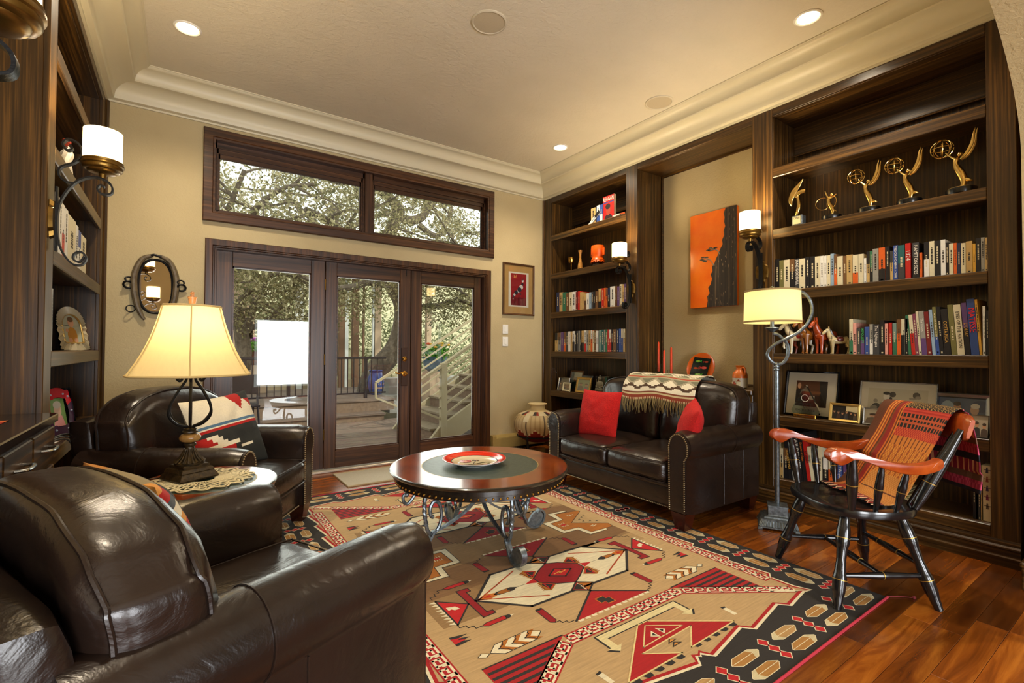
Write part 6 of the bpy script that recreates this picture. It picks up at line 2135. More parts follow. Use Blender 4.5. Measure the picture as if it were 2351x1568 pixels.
pic('framed_drawing', 'ink drawing in a thin silver frame, centre of the shelf behind the chair', 'picture', 0.41, 0.285, 0.008, M_SILV, face_right(XR + 0.14, yx(2055, XR + 0.14), ZE, LE), cartoon, 0.0)
pic('framed_photo', 'small pale framed picture in front of the ink drawing, behind the shawl', 'picture', 0.12, 0.11, 0.008, M_SILV, face_right(XR + 0.06, yx(2006, XR + 0.06), ZE, LE), people('#b5a98c', ['#6a5a48']))
pic('framed_photo', 'low dark picture frame with gold line behind the chair crest', 'picture', 0.19, 0.10, 0.015, M_BLACK, face_right(XR + 0.06, yx(2140, XR + 0.06), ZE, LE), people('#8a8a60', ['#3a3a2c', '#4a3a2c']))
def bluephoto(q, pl, ov):
    q(0, 0, 1, 1, '#3a5578'); ov(0.2, 0.6, 0.16, 0.3, '#8fa8bc', 1); ov(0.9, 0.75, 0.2, 0.2, '#1c3a66', 1)
    pl([(0.16, 0), (0.62, 0), (0.58, 0.42), (0.42, 0.5), (0.24, 0.42)], '#1a1c26', 2); ov(0.41, 0.66, 0.08, 0.17, '#b98a68', 3); ov(0.41, 0.80, 0.085, 0.08, '#241c18', 4); pl([(0.38, 0.1), (0.44, 0.1), (0.43, 0.45), (0.39, 0.45)], '#8c2a2a', 4)
    pl([(0.6, 0), (0.98, 0), (0.92, 0.4), (0.78, 0.5), (0.64, 0.42)], '#28303c', 2); ov(0.78, 0.62, 0.09, 0.17, '#c9a58c', 3); ov(0.79, 0.75, 0.095, 0.09, '#d5d0c8', 4)
pic('framed_photo', 'silver-framed blue photo of two men in suits at the right of the shelf', 'picture', 0.27, 0.235, 0.03, M_SILV, face_right(XR + 0.16, 0.83, ZE, LE), bluephoto)
pic('photo_print', 'unframed group photo print leaning at the right end, before the blue photo', 'picture', 0.16, 0.125, 0.003, M_SILV, face_right(XR + 0.03, 0.765, ZE, LE), people('#a59a88', ['#2a2422', '#1c1c20', '#3a2a26', '#28282c', '#4a3a30']), glass=False)
# corner bookcase, photo shelf
G2 = 'framed photos in the corner bookcase'
pic('framed_photo', 'brown-framed photo standing at the back of the corner bookcase photo shelf', 'picture', 0.22, 0.24, 0.02, M_BWOOD, face_right(XR + 0.16, yx(1320, XR + 0.16), ZE, LE), people('#9fb0a0', ['#2a4a3c']), group=G2)
pic('framed_photo', 'ornate dark silver frame behind the other photos in the corner bookcase', 'picture', 0.17, 0.19, 0.03, M_PEWTER, face_right(XR + 0.13, yx(1345, XR + 0.13), ZE, LE), people('#c5b88c', ['#3a3026', '#4a4036']), group=G2)
pic('framed_photo', 'white-framed dark snapshot at the left of the corner bookcase photo shelf', 'picture', 0.20, 0.155, 0.012, M_SILV, face_right(XR + 0.07, yx(1293.5, XR + 0.07), ZE, LE), people('#241a16', ['#4a2620', '#2a2226', '#5a3a2a']), group=G2)
pic('framed_photo', 'smallest cream-framed photo in front on the corner bookcase shelf', 'picture', 0.13, 0.10, 0.018, M_CREAM, face_right(XR + 0.025, yx(1300.5, XR + 0.025), ZE, LE), people('#7a3a26', ['#2a2226', '#4a2a2a']), group=G2)
pic('framed_photo', 'silver-framed photo of two smiling people in the corner bookcase', 'picture', 0.235, 0.175, 0.026, M_GILT, face_right(XR + 0.04, yx(1338, XR + 0.04), ZE, LE), people('#7a9a6a', ['#2a2a30', '#5a6a72']), group=G2)
bud = thing('seated_statue', 'small grey stone seated figure on the corner bookcase photo shelf', 'statue', (XR + 0.06, yx(1378, XR + 0.06), ZE))
bm = MB().rbox((0, 0, 0.018), (0.07, 0.09, 0.036), 0.012, 6).rbox((0, 0, 0.055), (0.075, 0.11, 0.045), 0.02, 8)
bm.tube([(0, 0, 0.05), (0, 0, 0.10), (0, 0, 0.135), (0, 0, 0.15)], [0.034, 0.034, 0.038, 0.014], 12).sphere((0, 0, 0.172), 0.025, 12, 8).sphere((0, 0, 0.197), 0.012, 8, 6)
bm.tube([(0, 0.036, 0.13), (-0.01, 0.048, 0.09), (-0.032, 0.02, 0.075)], [0.013, 0.012, 0.01], 8).tube([(0, -0.036, 0.13), (-0.01, -0.048, 0.09), (-0.032, -0.02, 0.075)], [0.013, 0.012, 0.01], 8)
obj('figure', bm, plain('grey_stone', '#6f6a58', 0.8, bumpscale=50, bumpstr=0.4), bud, angle=70)
for k, (px0, c, h) in enumerate(((1367, 'k', 0.19), (1372.5, 'c', 0.185), (1389, 'e', 0.18), (1394, 'k', 0.18), (1400, 'u', 0.175), (1406, 'n', 0.175))):
    p = yx(px0, XR + 0.16)
    add_book('%s book behind the small statue, %s from the left' % (CN[c][1], nth(k)), p, ZE, XR + 0.16, 0.03, h, 0.15, c, 600 + k, group='books behind the small statue')
# goblet, vase and orange pot on the corner bookcase
zb = ZS[1] + 0.0008
y_ = yx(1311, XR + 0.12)
gb = thing('goblet', 'gold-bowled goblet on the corner bookcase, second shelf from the top', 'goblet', (XR + 0.12, y_, zb))
obj('cup', MB().lathe([(0.006, 0.10), (0.03, 0.108), (0.037, 0.125), (0.037, 0.175), (0.034, 0.175), (0.034, 0.126), (0.004, 0.112)], 20), M_BRASS, gb)
obj('stem', MB().lathe([(0.03, 0), (0.03, 0.004), (0.007, 0.01), (0.005, 0.03), (0.006, 0.1)], 16), M_BRASS, gb)
tag(obj('bud_vase', MB().lathe([(0.028, 0), (0.032, 0.02), (0.03, 0.05), (0.018, 0.10), (0.012, 0.14), (0.014, 0.18), (0.026, 0.225), (0.023, 0.225), (0.012, 0.18)], 20), plain('amber_vase', '#8a5a26', 0.3, 0.3, var='#c9944a', bumpscale=60, bumpstr=0.4), loc=(XR + 0.10, yx(1331.5, XR + 0.10), zb)), 'slim amber mosaic bud vase on the second shelf of the corner bookcase', 'vase')
op = thing('orange_pot', 'orange footed pot with pierced lugs on the corner bookcase', 'pot', (XR + 0.12, yx(1372, XR + 0.12), zb))
M_ORG = plain('orange_ceramic', '#e05a0c', 0.35)
obj('bowl', MB().lathe([(0.05, 0.05), (0.075, 0.075), (0.062, 0.10), (0.06, 0.115), (0.072, 0.14), (0.076, 0.20), (0.07, 0.235), (0.066, 0.235), (0.07, 0.20)], 28), M_ORG, op, angle=60)
sk = MB()
for k in range(10):
    a = 2 * PI * k / 10
    c, s_ = math.cos(a), math.sin(a)
    c2, s2 = math.cos(a + 0.5), math.sin(a + 0.5)
    sk.poly([(0.06 * c, 0.06 * s_, 0.10), (0.085 * c, 0.085 * s_, 0.045), (0.078 * math.cos(a + 0.25), 0.078 * math.sin(a + 0.25), 0.06), (0.085 * c2, 0.085 * s2, 0.045), (0.06 * c2, 0.06 * s2, 0.10)])
obj('scalloped_skirt', sk, M_ORG, op, smooth=False)
for s_ in (-1, 1):
    lug = obj('lug', MB().cbox(-0.01, 0.01, s_ * 0.088 - 0.016, s_ * 0.088 + 0.016, 0.12, 0.20, 0.005), M_ORG, op)
    for zz in (0.14, 0.18):
        lug_h = MB()
        lug_h.T = Matrix.Translation((-0.0105, s_ * 0.09, zz)) @ Matrix.Rotation(PI / 2, 4, 'Y')
        obj('hole', lug_h.lathe([(0.0001, 0), (0.006, 0.0)], 10), M_BLACK, lug)
obj('glass_ring', MB().lathe([(0.045, 0), (0.07, 0.01), (0.065, 0.03), (0.05, 0.05), (0.04, 0.03)], 24), M_CRYSTAL, op)
# trophies on the big bookcase
def trophy(label, px, scale, globe=True, x=XR + 0.069, wing_up=True):
    t = thing('gold_trophy', label, 'trophy', (x, yx(px, x), ZS[1] + 0.0008), -PI / 2, group='gold winged trophies')
    S_ = scale
    obj('base', MB().lathe([(0.078 * S_, 0), (0.08 * S_, 0.004), (0.08 * S_, 0.034 * S_), (0.077 * S_, 0.038 * S_), (0.0001, 0.039 * S_)], 32), M_BLACK, t, angle=30)
    obj('gold_disc', MB().lathe([(0.074 * S_, 0.0392 * S_), (0.074 * S_, 0.041 * S_), (0.0001, 0.0415 * S_)], 32), M_GOLD, t, angle=30)
    z = lambda a: a * S_
    f = MB()
    # robe and body, leaning forward and up
    f.tube([(z(0.0), 0, z(0.033)), (z(0.012), 0, z(0.07)), (z(0.012), 0, z(0.10)), (z(0.0), 0, z(0.14)), (z(-0.02), 0, z(0.185)), (z(-0.028), 0, z(0.215)), (z(-0.024), 0, z(0.238)), (z(-0.012), 0, z(0.252))],
           [z(0.013), z(0.016), z(0.021), z(0.024), z(0.020), z(0.014), z(0.019), z(0.008)], 12)
    f.tube([(z(0.012), 0, z(0.10)), (z(0.035), 0, z(0.09)), (z(0.06), 0, z(0.078))], [z(0.018), z(0.014), z(0.003)], 8)
    f.sphere((z(-0.005), 0, z(0.27)), z(0.016), 10, 8)
    fo = obj('winged_figure', f, M_GOLD, t, angle=70)
    for s_ in (-1, 1):
        w = MB()
        p = bez([(z(0.0), s_ * z(0.012), z(0.235)), (z(0.03), s_ * z(0.022), z(0.26)), (z(0.06), s_ * z(0.026), z(0.32)), (z(0.07), s_ * z(0.024), z(0.385)), (z(0.078), s_ * z(0.02), z(0.425))], 4)
        w.tube(p, [z(q * 0.62) for q in (0.008, 0.011, 0.013, 0.0145, 0.015, 0.016, 0.0165, 0.0165, 0.016, 0.015, 0.0135, 0.012, 0.010, 0.008, 0.0055, 0.003, 0.001)], 8, flat=0.5, up=(0, 1, 0))
        obj('wing', w, M_GOLD, fo)
        a = MB().tube([(z(-0.022), s_ * z(0.015), z(0.238)), (z(-0.045), s_ * z(0.014), z(0.26)), (z(-0.075), s_ * z(0.008), z(0.30))], [z(0.0075), z(0.006), z(0.0045)], 8)
        obj('arm', a, M_GOLD, fo)
    if globe:
        g = MB()
        c = Vector((z(-0.095), 0, z(0.335)))
        for k in range(4):
            R = Matrix.Rotation(k * PI / 4 + 0.3, 3, 'Z')
            g.tube([c + R @ Vector((z(0.06) * math.cos(2 * PI * i / 28), 0, z(0.06) * math.sin(2 * PI * i / 28))) for i in range(28)], z(0.0026), 6, closed=True)
        g.tube([c + Vector((z(0.06) * math.cos(2 * PI * i / 28), z(0.06) * math.sin(2 * PI * i / 28), 0)) for i in range(28)], z(0.0026), 6, closed=True)
        obj('open_globe', g, M_GOLD, t)
    return t
trophy('gold winged trophy lifting an open globe, left of the three alike', 1999, 0.78)
trophy('gold winged trophy lifting an open globe, middle of the three alike', 2092, 0.80)
trophy('largest gold winged trophy lifting an open globe, far right of the shelf', 2212, 0.88)
t = thing('gold_trophy', 'small gold dancer trophy with thin rings, second from the left', 'trophy', (XR + 0.064, yx(1912, XR + 0.064), ZS[1] + 0.0008), -PI / 2)
obj('base', MB().lathe([(0.058, 0), (0.06, 0.004), (0.06, 0.026), (0.056, 0.029), (0.0001, 0.0295)], 30), M_BLACK, t, angle=30)
f = MB().tube([(0.0, 0, 0.024), (0.008, 0, 0.06), (0.0, 0, 0.09), (-0.016, 0, 0.12), (-0.02, 0, 0.15), (-0.006, 0, 0.165)], [0.008, 0.012, 0.016, 0.013, 0.013, 0.006], 10)
f.tube([(0.004, 0, 0.07), (0.03, 0, 0.055)], [0.012, 0.002], 8).sphere((0.002, 0, 0.178), 0.012, 8, 6)
f.tube([(-0.018, 0, 0.155), (-0.03, 0, 0.18), (-0.04, 0, 0.21)], [0.006, 0.006, 0.004], 7).tube([(-0.006, 0, 0.155), (0.015, 0, 0.16), (0.03, 0, 0.175)], [0.006, 0.006, 0.004], 7)
fo = obj('figure', f, M_GOLD, t, angle=70)
for cx, rx in ((-0.055, 0.4), (0.0, -0.5)):
    R = Matrix.Rotation(rx, 3, 'Z')
    obj('ring', MB().tube([Vector((cx, 0, 0.125)) + R @ Vector((0.043 * math.cos(2 * PI * i / 28), 0, 0.043 * math.sin(2 * PI * i / 28))) for i in range(28)], 0.0025, 6, closed=True), M_GOLD, t)
t = thing('gold_trophy', 'gold bird-like trophy on a silver cube, leftmost on the trophy shelf', 'trophy', (XR + 0.04, yx(1836, XR + 0.04), ZS[1] + 0.0008), -PI / 2)
obj('cube_base', MB().cbox(-0.036, 0.036, -0.03, 0.03, 0, 0.07, 0.003), M_PEWTER, t)
obj('plaque', MB().box(-0.028, 0.024, -0.0312, -0.03, 0.008, 0.062), plain('plaque_paper', '#cfc496', 0.5), t, smooth=False)
text_obj('engraving', 'CINE', 0.02, M_TXK, basis((1, 0, 0), (0, 0, 1), (0, -1, 0), (-0.002, -0.0316, 0.05)), t)
obj('bird_figure', MB().tube(bez([(-0.035, 0, 0.055), (-0.012, 0, 0.09), (0.002, 0, 0.15), (-0.004, 0, 0.20), (-0.006, 0, 0.225)], 5), [0.002, 0.004, 0.006, 0.008, 0.009, 0.011, 0.013, 0.014, 0.0145, 0.0145, 0.014, 0.0135, 0.013, 0.012, 0.0115, 0.011, 0.0105, 0.01, 0.0095, 0.008, 0.004], 10), M_GOLD, t, angle=70)
obj('raised_wing', MB().tube(bez([(-0.05, 0, 0.155), (-0.058, 0, 0.20), (-0.035, 0, 0.255), (0.0, 0, 0.295), (0.03, 0, 0.335)], 4), [0.003, 0.007, 0.011, 0.014, 0.016, 0.018, 0.019, 0.02, 0.02, 0.019, 0.018, 0.016, 0.013, 0.010, 0.007, 0.004, 0.001], 8, flat=0.35, up=(0, 1, 0)), M_GOLD, t)
obj('spread_wing', MB().tube(bez([(-0.03, 0, 0.215), (0.0, 0, 0.24), (0.03, 0, 0.245), (0.045, 0, 0.242)], 4), [0.006, 0.01, 0.012, 0.013, 0.014, 0.0145, 0.015, 0.015, 0.0145, 0.014, 0.013, 0.012, 0.004], 8, flat=0.4, up=(0, 1, 0)), M_GOLD, t)
# carved horses
def horse(label, px, x, s, col, col2, turn, saddle, lift=False, leg2=None):
    t = thing('carved_horse', label, 'figurine', (x, yx(px, x), ZS[3] + 0.0008), turn, group='carved painted horses')
    m = vcol('lacquered_wood', 0.28, coat=0.3)
    b = MB()
    Q = lambda a, c, z: (a * s, c * s, z * s)
    b.tube([Q(-0.075, 0, 0.125), Q(-0.06, 0, 0.128), Q(-0.02, 0, 0.118), Q(0.03, 0, 0.118), Q(0.06, 0, 0.128), Q(0.075, 0, 0.138)], [s * r for r in (0.012, 0.029, 0.031, 0.030, 0.031, 0.016)], 12, col=col)
    b.tube([Q(0.055, 0, 0.135), Q(0.078, 0, 0.165), Q(0.085, 0, 0.195), Q(0.088, 0, 0.215)], [s * r for r in (0.026, 0.021, 0.016, 0.012)], 12, col=col)
    b.tube([Q(0.078, 0, 0.215), Q(0.095, 0, 0.21), Q(0.115, 0, 0.195), Q(0.13, 0, 0.178), Q(0.135, 0, 0.172)], [s * r for r in (0.012, 0.0165, 0.013, 0.011, 0.006)], 10, col=col)
    for c in (-0.008, 0.008):
        b.tube([Q(0.083, c, 0.222), Q(0.082, c, 0.248)], [s * 0.006, s * 0.001], 6, col=col)
    bo = obj('body', b, m, t, angle=70)
    for i, (lx, ly) in enumerate(((0.055, -0.018), (0.055, 0.018), (-0.06, -0.018), (-0.06, 0.018))):
        if lift and i == 0:
            pts = [Q(lx, ly, 0.11), Q(lx + 0.045, ly, 0.09), Q(lx + 0.05, ly, 0.05), Q(lx + 0.045, ly, 0.035)]
        else:
            k = -0.018 if lx < 0 else 0.0
            pts = [Q(lx, ly, 0.12), Q(lx + k * 0.2, ly, 0.065), Q(lx + k, ly, 0.055), Q(lx + k * 0.6, ly, 0.012), Q(lx + k * 0.6 + 0.004, ly, 0.0)]
        lg = obj('leg', MB().tube(pts, [s * r for r in (0.018, 0.010, 0.0085, 0.007, 0.0095)][:len(pts)], 8, col=leg2 or col), m, t)
    obj('mane', MB().tube([Q(0.042, 0, 0.155), Q(0.06, 0, 0.185), Q(0.07, 0, 0.215), Q(0.088, 0, 0.228)], [s * 0.006, s * 0.009, s * 0.009, s * 0.004], 6, col=col2), m, t)
    obj('tail', MB().tube([Q(-0.083, 0, 0.13), Q(-0.105, 0, 0.11), Q(-0.105, 0, 0.06)], [s * 0.007, s * 0.010, s * 0.004], 7, col=col2), m, t)
    sd = MB().rbox(Q(0.0, 0, 0.128), (0.065 * s, 0.07 * s, 0.05 * s), 0.02 * s, 6, col=saddle).rbox(Q(0.0, 0, 0.152), (0.05 * s, 0.04 * s, 0.018 * s), 0.008 * s, 5, col=col2)
    obj('saddle', sd, m, t)
    obj('bridle', MB().tube([Q(0.10 + 0.002, 0.0155 * math.cos(a), 0.205 + 0.0155 * math.sin(a)) for a in [2 * PI * k / 14 for k in range(14)]], s * 0.002, 5, closed=True, col=col2).tube([Q(0.066, 0.027 * math.cos(a), 0.142 + 0.027 * math.sin(a)) for a in [2 * PI * k / 16 for k in range(16)]], s * 0.0025, 5, closed=True, col=col2), m, t)
    return t
FCE = PI - 0.25       # facing roughly towards the room
horse('orange carved horse half hidden by the floor lamp stem', 1806, XR + 0.16, 0.9, '#a83c12', '#20242a', PI - 1.2, '#8a5a1c')
horse('white carved horse with raised foreleg and red bridle drape', 1838, XR + 0.11, 1.02, '#cfc3a0', '#2a1c16', PI - 1.15, '#8c1c18', lift=True)
horse('tallest brown carved horse, middle of the row of carved horses', 1868, XR + 0.12, 1.12, '#8a5216', '#4a2408', PI - 0.55, '#6a2c12')
horse('red-brown carved horse with dark mane, fourth in the row', 1898, XR + 0.12, 1.05, '#a03c10', '#2a1408', PI - 0.4, '#7a3a12')
horse('small cream carved horse with dotted maroon saddle beside the books', 1928, XR + 0.11, 0.78, '#c9b98e', '#3a2414', PI - 0.9, '#5a1418')
# ================================================================ wall pieces
def wall_art(q, pl, ov):
    q(0, 0, 1, 1, '#e0640a')
    for k in range(6):
        q(0, 0.15 * k + 0.05, 1, 0.15 * k + 0.09, '#d85a08' if k % 2 else '#e8720f', 1)
cw_, ch_ = 0.47, 0.885
pa = thing('orange_painting', 'tall orange canvas with a dark rocky cliff hanging in the niche', 'painting', (XN - 0.034, 2.565, 1.553), -PI / 2)
obj('canvas', MB().cbox(-cw_ / 2, cw_ / 2, 0.0, 0.033, 0, ch_, 0.003), plain('orange_canvas', '#ea6406', 0.28, var='#f58216', bumpscale=5, bumpstr=0.05, coat=0.3), pa)
rs = random.Random(2)
cl = [(0.0, 0)]
edge = [(-0.06, 0.0), (-0.05, 0.06), (-0.055, 0.10), (-0.03, 0.13), (-0.045, 0.18), (-0.02, 0.21), (-0.005, 0.26), (-0.02, 0.30), (0.0, 0.33), (-0.005, 0.37), (0.02, 0.40), (0.035, 0.44), (0.06, 0.48), (0.075, 0.52), (0.10, 0.56), (0.095, 0.60), (0.115, 0.64), (0.11, 0.68), (0.125, 0.72), (0.115, 0.76), (0.12, 0.80), (0.11, 0.84), (0.13, 0.885)]
cliff = edge + [(cw_ / 2, 0.885), (cw_ / 2, 0.0)]
cm = MB().prism([(a, b) for a, b in cliff], lambda a, b: (a, -0.0006, b), lambda a, b: (a, -0.0015, b))
obj('cliff_face', cm, wood('painted_cliff', 2, '#171310', '#2d241b', '#6a5742', rough=0.45, fine=55), pa, smooth=False)
hi = MB()
for k in range(90):
    b = rs.random() * 0.84
    e0 = next(x for x, z in reversed(edge) if z <= b + 1e-6)
    a = e0 + 0.02 + rs.random() * max(0.01, cw_ / 2 - e0 - 0.03)
    L = 0.008 + rs.random() * 0.03
    w = 0.0015 + rs.random() * 0.002
    hi.poly([(a, -0.0018, b), (a + w, -0.0018, b + L * 0.3), (a + w * 0.6, -0.0018, b + L), (a - w, -0.0018, b + L * 0.6)], ('#8a7458', '#6a5540', '#3a2f24')[k % 3])
obj('cliff_strokes', hi, M_PAPER, pa, smooth=False)['kind'] = 'stuff'
tr_ = MB()
for (pts, r) in (([(0.012, 0.38), (-0.01, 0.42), (-0.04, 0.445), (-0.09, 0.435)], 0.003), ([(-0.03, 0.44), (-0.06, 0.46), (-0.10, 0.455)], 0.002), ([(0.075, 0.47), (0.05, 0.51), (0.02, 0.525), (-0.03, 0.52)], 0.003), ([(0.03, 0.52), (0.0, 0.54), (-0.03, 0.54)], 0.002)):
    tr_.tube(bez([(a, -0.002, b) for a, b in pts], 4), r, 5, col='#7a8a84')
for (a, b) in ((-0.09, 0.44), (-0.11, 0.45), (-0.06, 0.465), (-0.1, 0.47), (-0.03, 0.525), (-0.02, 0.545), (0.01, 0.535), (-0.045, 0.53), (0.03, 0.54), (-0.075, 0.43)):
    tr_.poly([(a + 0.022 * math.cos(t), -0.0028, b + 0.007 * math.sin(t)) for t in [2 * PI * k / 10 for k in range(10)]], '#3a3226')
obj('painted_tree', tr_, M_PAPER, pa)

# framed red print on the back wall
def redprint(q, pl, ov):
    q(0, 0, 1, 1, '#8e0f16'); q(0, 0, 1, 0.25, '#6e0a12', 1)
    rs = random.Random(6)
    for k in range(9):
        u = rs.random(); pl([(u, 0), (u + 0.02, 0), (u + 0.015, 0.3 + 0.3 * rs.random()), (u + 0.005, 0.3)], '#5a0810', 1)
    for k, (u, v, r, c) in enumerate(((0.76, 0.78, 0.07, '#cfcabf'), (0.74, 0.68, 0.08, '#22242a'), (0.66, 0.58, 0.13, '#c9c4ba'), (0.55, 0.50, 0.14, '#2a2c33'), (0.48, 0.45, 0.1, '#b9b5ac'), (0.33, 0.40, 0.12, '#1e2026'), (0.22, 0.33, 0.07, '#cfcabf'), (0.15, 0.28, 0.06, '#3a3c42'), (0.62, 0.36, 0.05, '#23252b'), (0.60, 0.26, 0.035, '#34363c'), (0.13, 0.20, 0.03, '#b9b5ac'))):
        ov(u, v, r, r * 0.6, c, 3 + k % 4, 9)
    for (a, b) in (((0.74, 0.8), (0.84, 0.9)), ((0.72, 0.8), (0.74, 0.92))):
        pl([a, (a[0] + 0.03, a[1]), b], '#1e2026', 7)
    pl([(0.2, 0.86), (0.24, 0.86), (0.24, 0.93), (0.17, 0.96)], '#b98a4a', 3); pl([(0.28, 0.86), (0.31, 0.86), (0.36, 0.97), (0.3, 0.93)], '#b98a4a', 3)
fp = pic('framed_print', 'framed red print of a leaping animal on the wall right of the glass doors', 'picture', 0.455, 0.61, 0.022, M_BWOOD, Matrix.Translation((3.285, YB - 0.001, 1.557)), redprint, 0.095, plain('tan_mat', '#b08a4c', 0.8), depth=0.024, stand=False)
obj('inner_mat', MB().box(-0.145, 0.145, -0.0062, -0.0056, 0.10, 0.51), M_MATC, fp, smooth=False)

# horse-collar mirror on the back wall
mi = thing('collar_mirror', 'oval wall mirror framed in an old horse collar with iron rings', 'mirror', (-0.165, YB, 1.63))
M_HAME = plain('old_hame_wood', '#4a3d2a', 0.5, var='#6f6046', bumpscale=30, bumpstr=0.3)
def ell(a, rx, rz, e=2.0):
    c, s_ = math.cos(a), math.sin(a)
    return rx * math.copysign(abs(c) ** (2 / e), c), rz * math.copysign(abs(s_) ** (2 / e), s_)
gl = MB().poly([(ell(2 * PI * k / 48, 0.103, 0.195, 2.4)[0], -0.012, ell(2 * PI * k / 48, 0.103, 0.195, 2.4)[1] - 0.005) for k in range(48)][::-1])
obj('mirror_glass', gl, M_MIRROR, mi, smooth=False)
obj('inner_rim', MB().tube([(ell(2 * PI * k / 48, 0.108, 0.205, 2.4)[0], -0.012, ell(2 * PI * k / 48, 0.108, 0.205, 2.4)[1] - 0.005) for k in range(48)], 0.010, 8, closed=True), M_IRON, mi)
for s_ in (-1, 1):
    pts = bez([(s_ * 0.02, -0.022, 0.232), (s_ * 0.085, -0.024, 0.195), (s_ * 0.128, -0.024, 0.08), (s_ * 0.128, -0.024, -0.04), (s_ * 0.11, -0.024, -0.15), (s_ * 0.085, -0.022, -0.225), (s_ * 0.062, -0.02, -0.265)], 5)
    n = len(pts)
    obj('hame', MB().tube(pts, [0.010 + 0.012 * math.sin(PI * min(1, (k + 2) / n)) for k in range(n)], 10), M_HAME, mi)
    # rings and loops
    def ring(c, r, w, tilt=0.0, ry=1.0):
        return MB().tube([(c[0] + r * math.cos(2 * PI * k / 20), -0.03 + 0.012 * math.cos(2 * PI * k / 20 + tilt), c[1] + r * ry * math.sin(2 * PI * k / 20)) for k in range(20)], w, 6, closed=True)
    obj('iron_loop', ring((s_ * 0.160, 0.035), 0.022, 0.006, 0, 0.8), M_IRON, mi)
    obj('iron_loop', ring((s_ * 0.165, -0.005), 0.027, 0.008, 1.0, 0.9), M_IRON, mi)
    obj('iron_ring', ring((s_ * 0.148, -0.185), 0.026, 0.004), M_IRON, mi)
obj('strap_tie', MB().tube(bez([(-0.03, -0.03, 0.228), (-0.01, -0.034, 0.236), (0.01, -0.034, 0.23), (0.035, -0.03, 0.226)], 5), 0.009, 8), M_IRON, mi)

# ---- niche ledge pieces
zl = 0.8455
M_CAN = plain('orange_wax', '#d8400c', 0.45)
def candle(label, px, zb, zt, x=3.86):
    y = on_x(px, 830, x).y
    t = thing('taper_candle', label, 'candle', (x, y, zb), group='orange taper candles')
    h = zt - zb
    obj('wax', MB().lathe([(0.0001, 0), (0.0115, 0.0), (0.011, h * 0.5), (0.0095, h - 0.012), (0.004, h)], 12), M_CAN, t)
    obj('wick', MB().tube([(0, 0, h), (0.001, 0, h + 0.01)], 0.0009, 5), M_BLACK, t)
def gholder(label, px, h, w, x=3.86):
    y = on_x(px, 830, x).y
    t = thing('glass_candleholder', label, 'candle holder', (x, y, zl), math.radians(20), group='glass candle holders')
    obj('block', MB().cbox(-w, w, -w, w, 0.0, h * 0.55, 0.003), M_CRYSTAL, t)
    for sx in (-1, 1):
        for sy in (-1, 1):
            obj('prong', MB().cbox(sx * w - 0.006 * (sx > 0), sx * w + 0.006 * (sx < 0), sy * w - 0.006 * (sy > 0), sy * w + 0.006 * (sy < 0), h * 0.55, h, 0.001), M_CRYSTAL, t)
    obj('cup', MB().lathe([(0.012, h * 0.55), (0.014, h * 0.57), (0.014, h * 0.6), (0.0125, h * 0.6)], 12), M_CRYSTAL, t)
gholder('tallest clear glass candle holder, at the left of the niche ledge', 1512, 0.17, 0.026); candle('tallest orange taper candle, leftmost on the niche ledge', 1512, zl + 0.099, 1.235)
gholder('lowest clear glass candle holder, middle of the three on the ledge', 1525, 0.06, 0.022, 3.80); candle('middle orange taper candle on the niche ledge', 1525, zl + 0.037, 1.155, 3.80)
gholder('clear glass candle holder nearest the fish plate', 1541, 0.12, 0.03, 3.88); candle('orange taper candle nearest the fish plate', 1541, zl + 0.071, 1.185, 3.88)
py_ = on_x(1606, 845, 3.88).y
fp_ = thing('fish_plate', 'round orange plate with a dark fish panel on a small stand in the niche', 'plate', (3.86, py_, zl + 0.012), -PI / 2)
Rl = Matrix.Rotation(-math.radians(16), 4, 'X')
mb = MB(); mb.T = Rl @ Matrix.Translation((0, 0, 0.142)) @ Matrix.Rotation(PI / 2, 4, 'X') @ Matrix.Scale(1.0, 4)
mb.lathe([(0.0001, -0.006), (0.13, -0.006), (0.142, 0.004), (0.14, 0.008), (0.12, 0.003), (0.0001, 0.002)], 44)
obj('dish', mb, plain('orange_glaze_plate', '#d95f0e', 0.2, coat=0.4), fp_)
mb = MB(); mb.T = Rl
def sl(u, v): return (u, -0.008 - 0.004, v)
sq_ = [(-0.10, 0.045), (0.075, 0.035), (0.10, 0.225), (-0.075, 0.24)]
mb.poly([sl(*p) for p in sq_], '#16211a')
def fish(cx, cz, L, c1, c2, d=1):
    n = 14
    mb.poly([(cx + L * math.cos(2 * PI * k / n), -0.0126, cz + L * 0.42 * math.sin(2 * PI * k / n)) for k in range(n)], c1)
    mb.poly([(cx + d * L * 0.8, -0.0127, cz), (cx + d * L * 1.5, -0.0127, cz + L * 0.5), (cx + d * L * 1.35, -0.0127, cz), (cx + d * L * 1.5, -0.0127, cz - L * 0.5)], c1)
    for k in range(3):
        mb.poly([(cx + (-0.4 + 0.4 * k) * L, -0.0129, cz - L * 0.3), (cx + (-0.25 + 0.4 * k) * L, -0.0129, cz - L * 0.3), (cx + (-0.25 + 0.4 * k) * L, -0.0129, cz + L * 0.3), (cx + (-0.4 + 0.4 * k) * L, -0.0129, cz + L * 0.3)], c2)
fish(-0.03, 0.20, 0.027, '#4fae3c', '#d8c23a'); fish(0.055, 0.195, 0.02, '#b8382a', '#d86a3a', -1); fish(-0.045, 0.135, 0.022, '#c8401e', '#e06a2a'); fish(0.04, 0.14, 0.030, '#d83a3a', '#e88a7a', -1); fish(-0.01, 0.075, 0.032, '#5fae3c', '#e8e0a0')
obj('fish_panel', mb, vcol('fish_enamel', 0.15, coat=0.6), fp_, smooth=False)
st_ = MB()
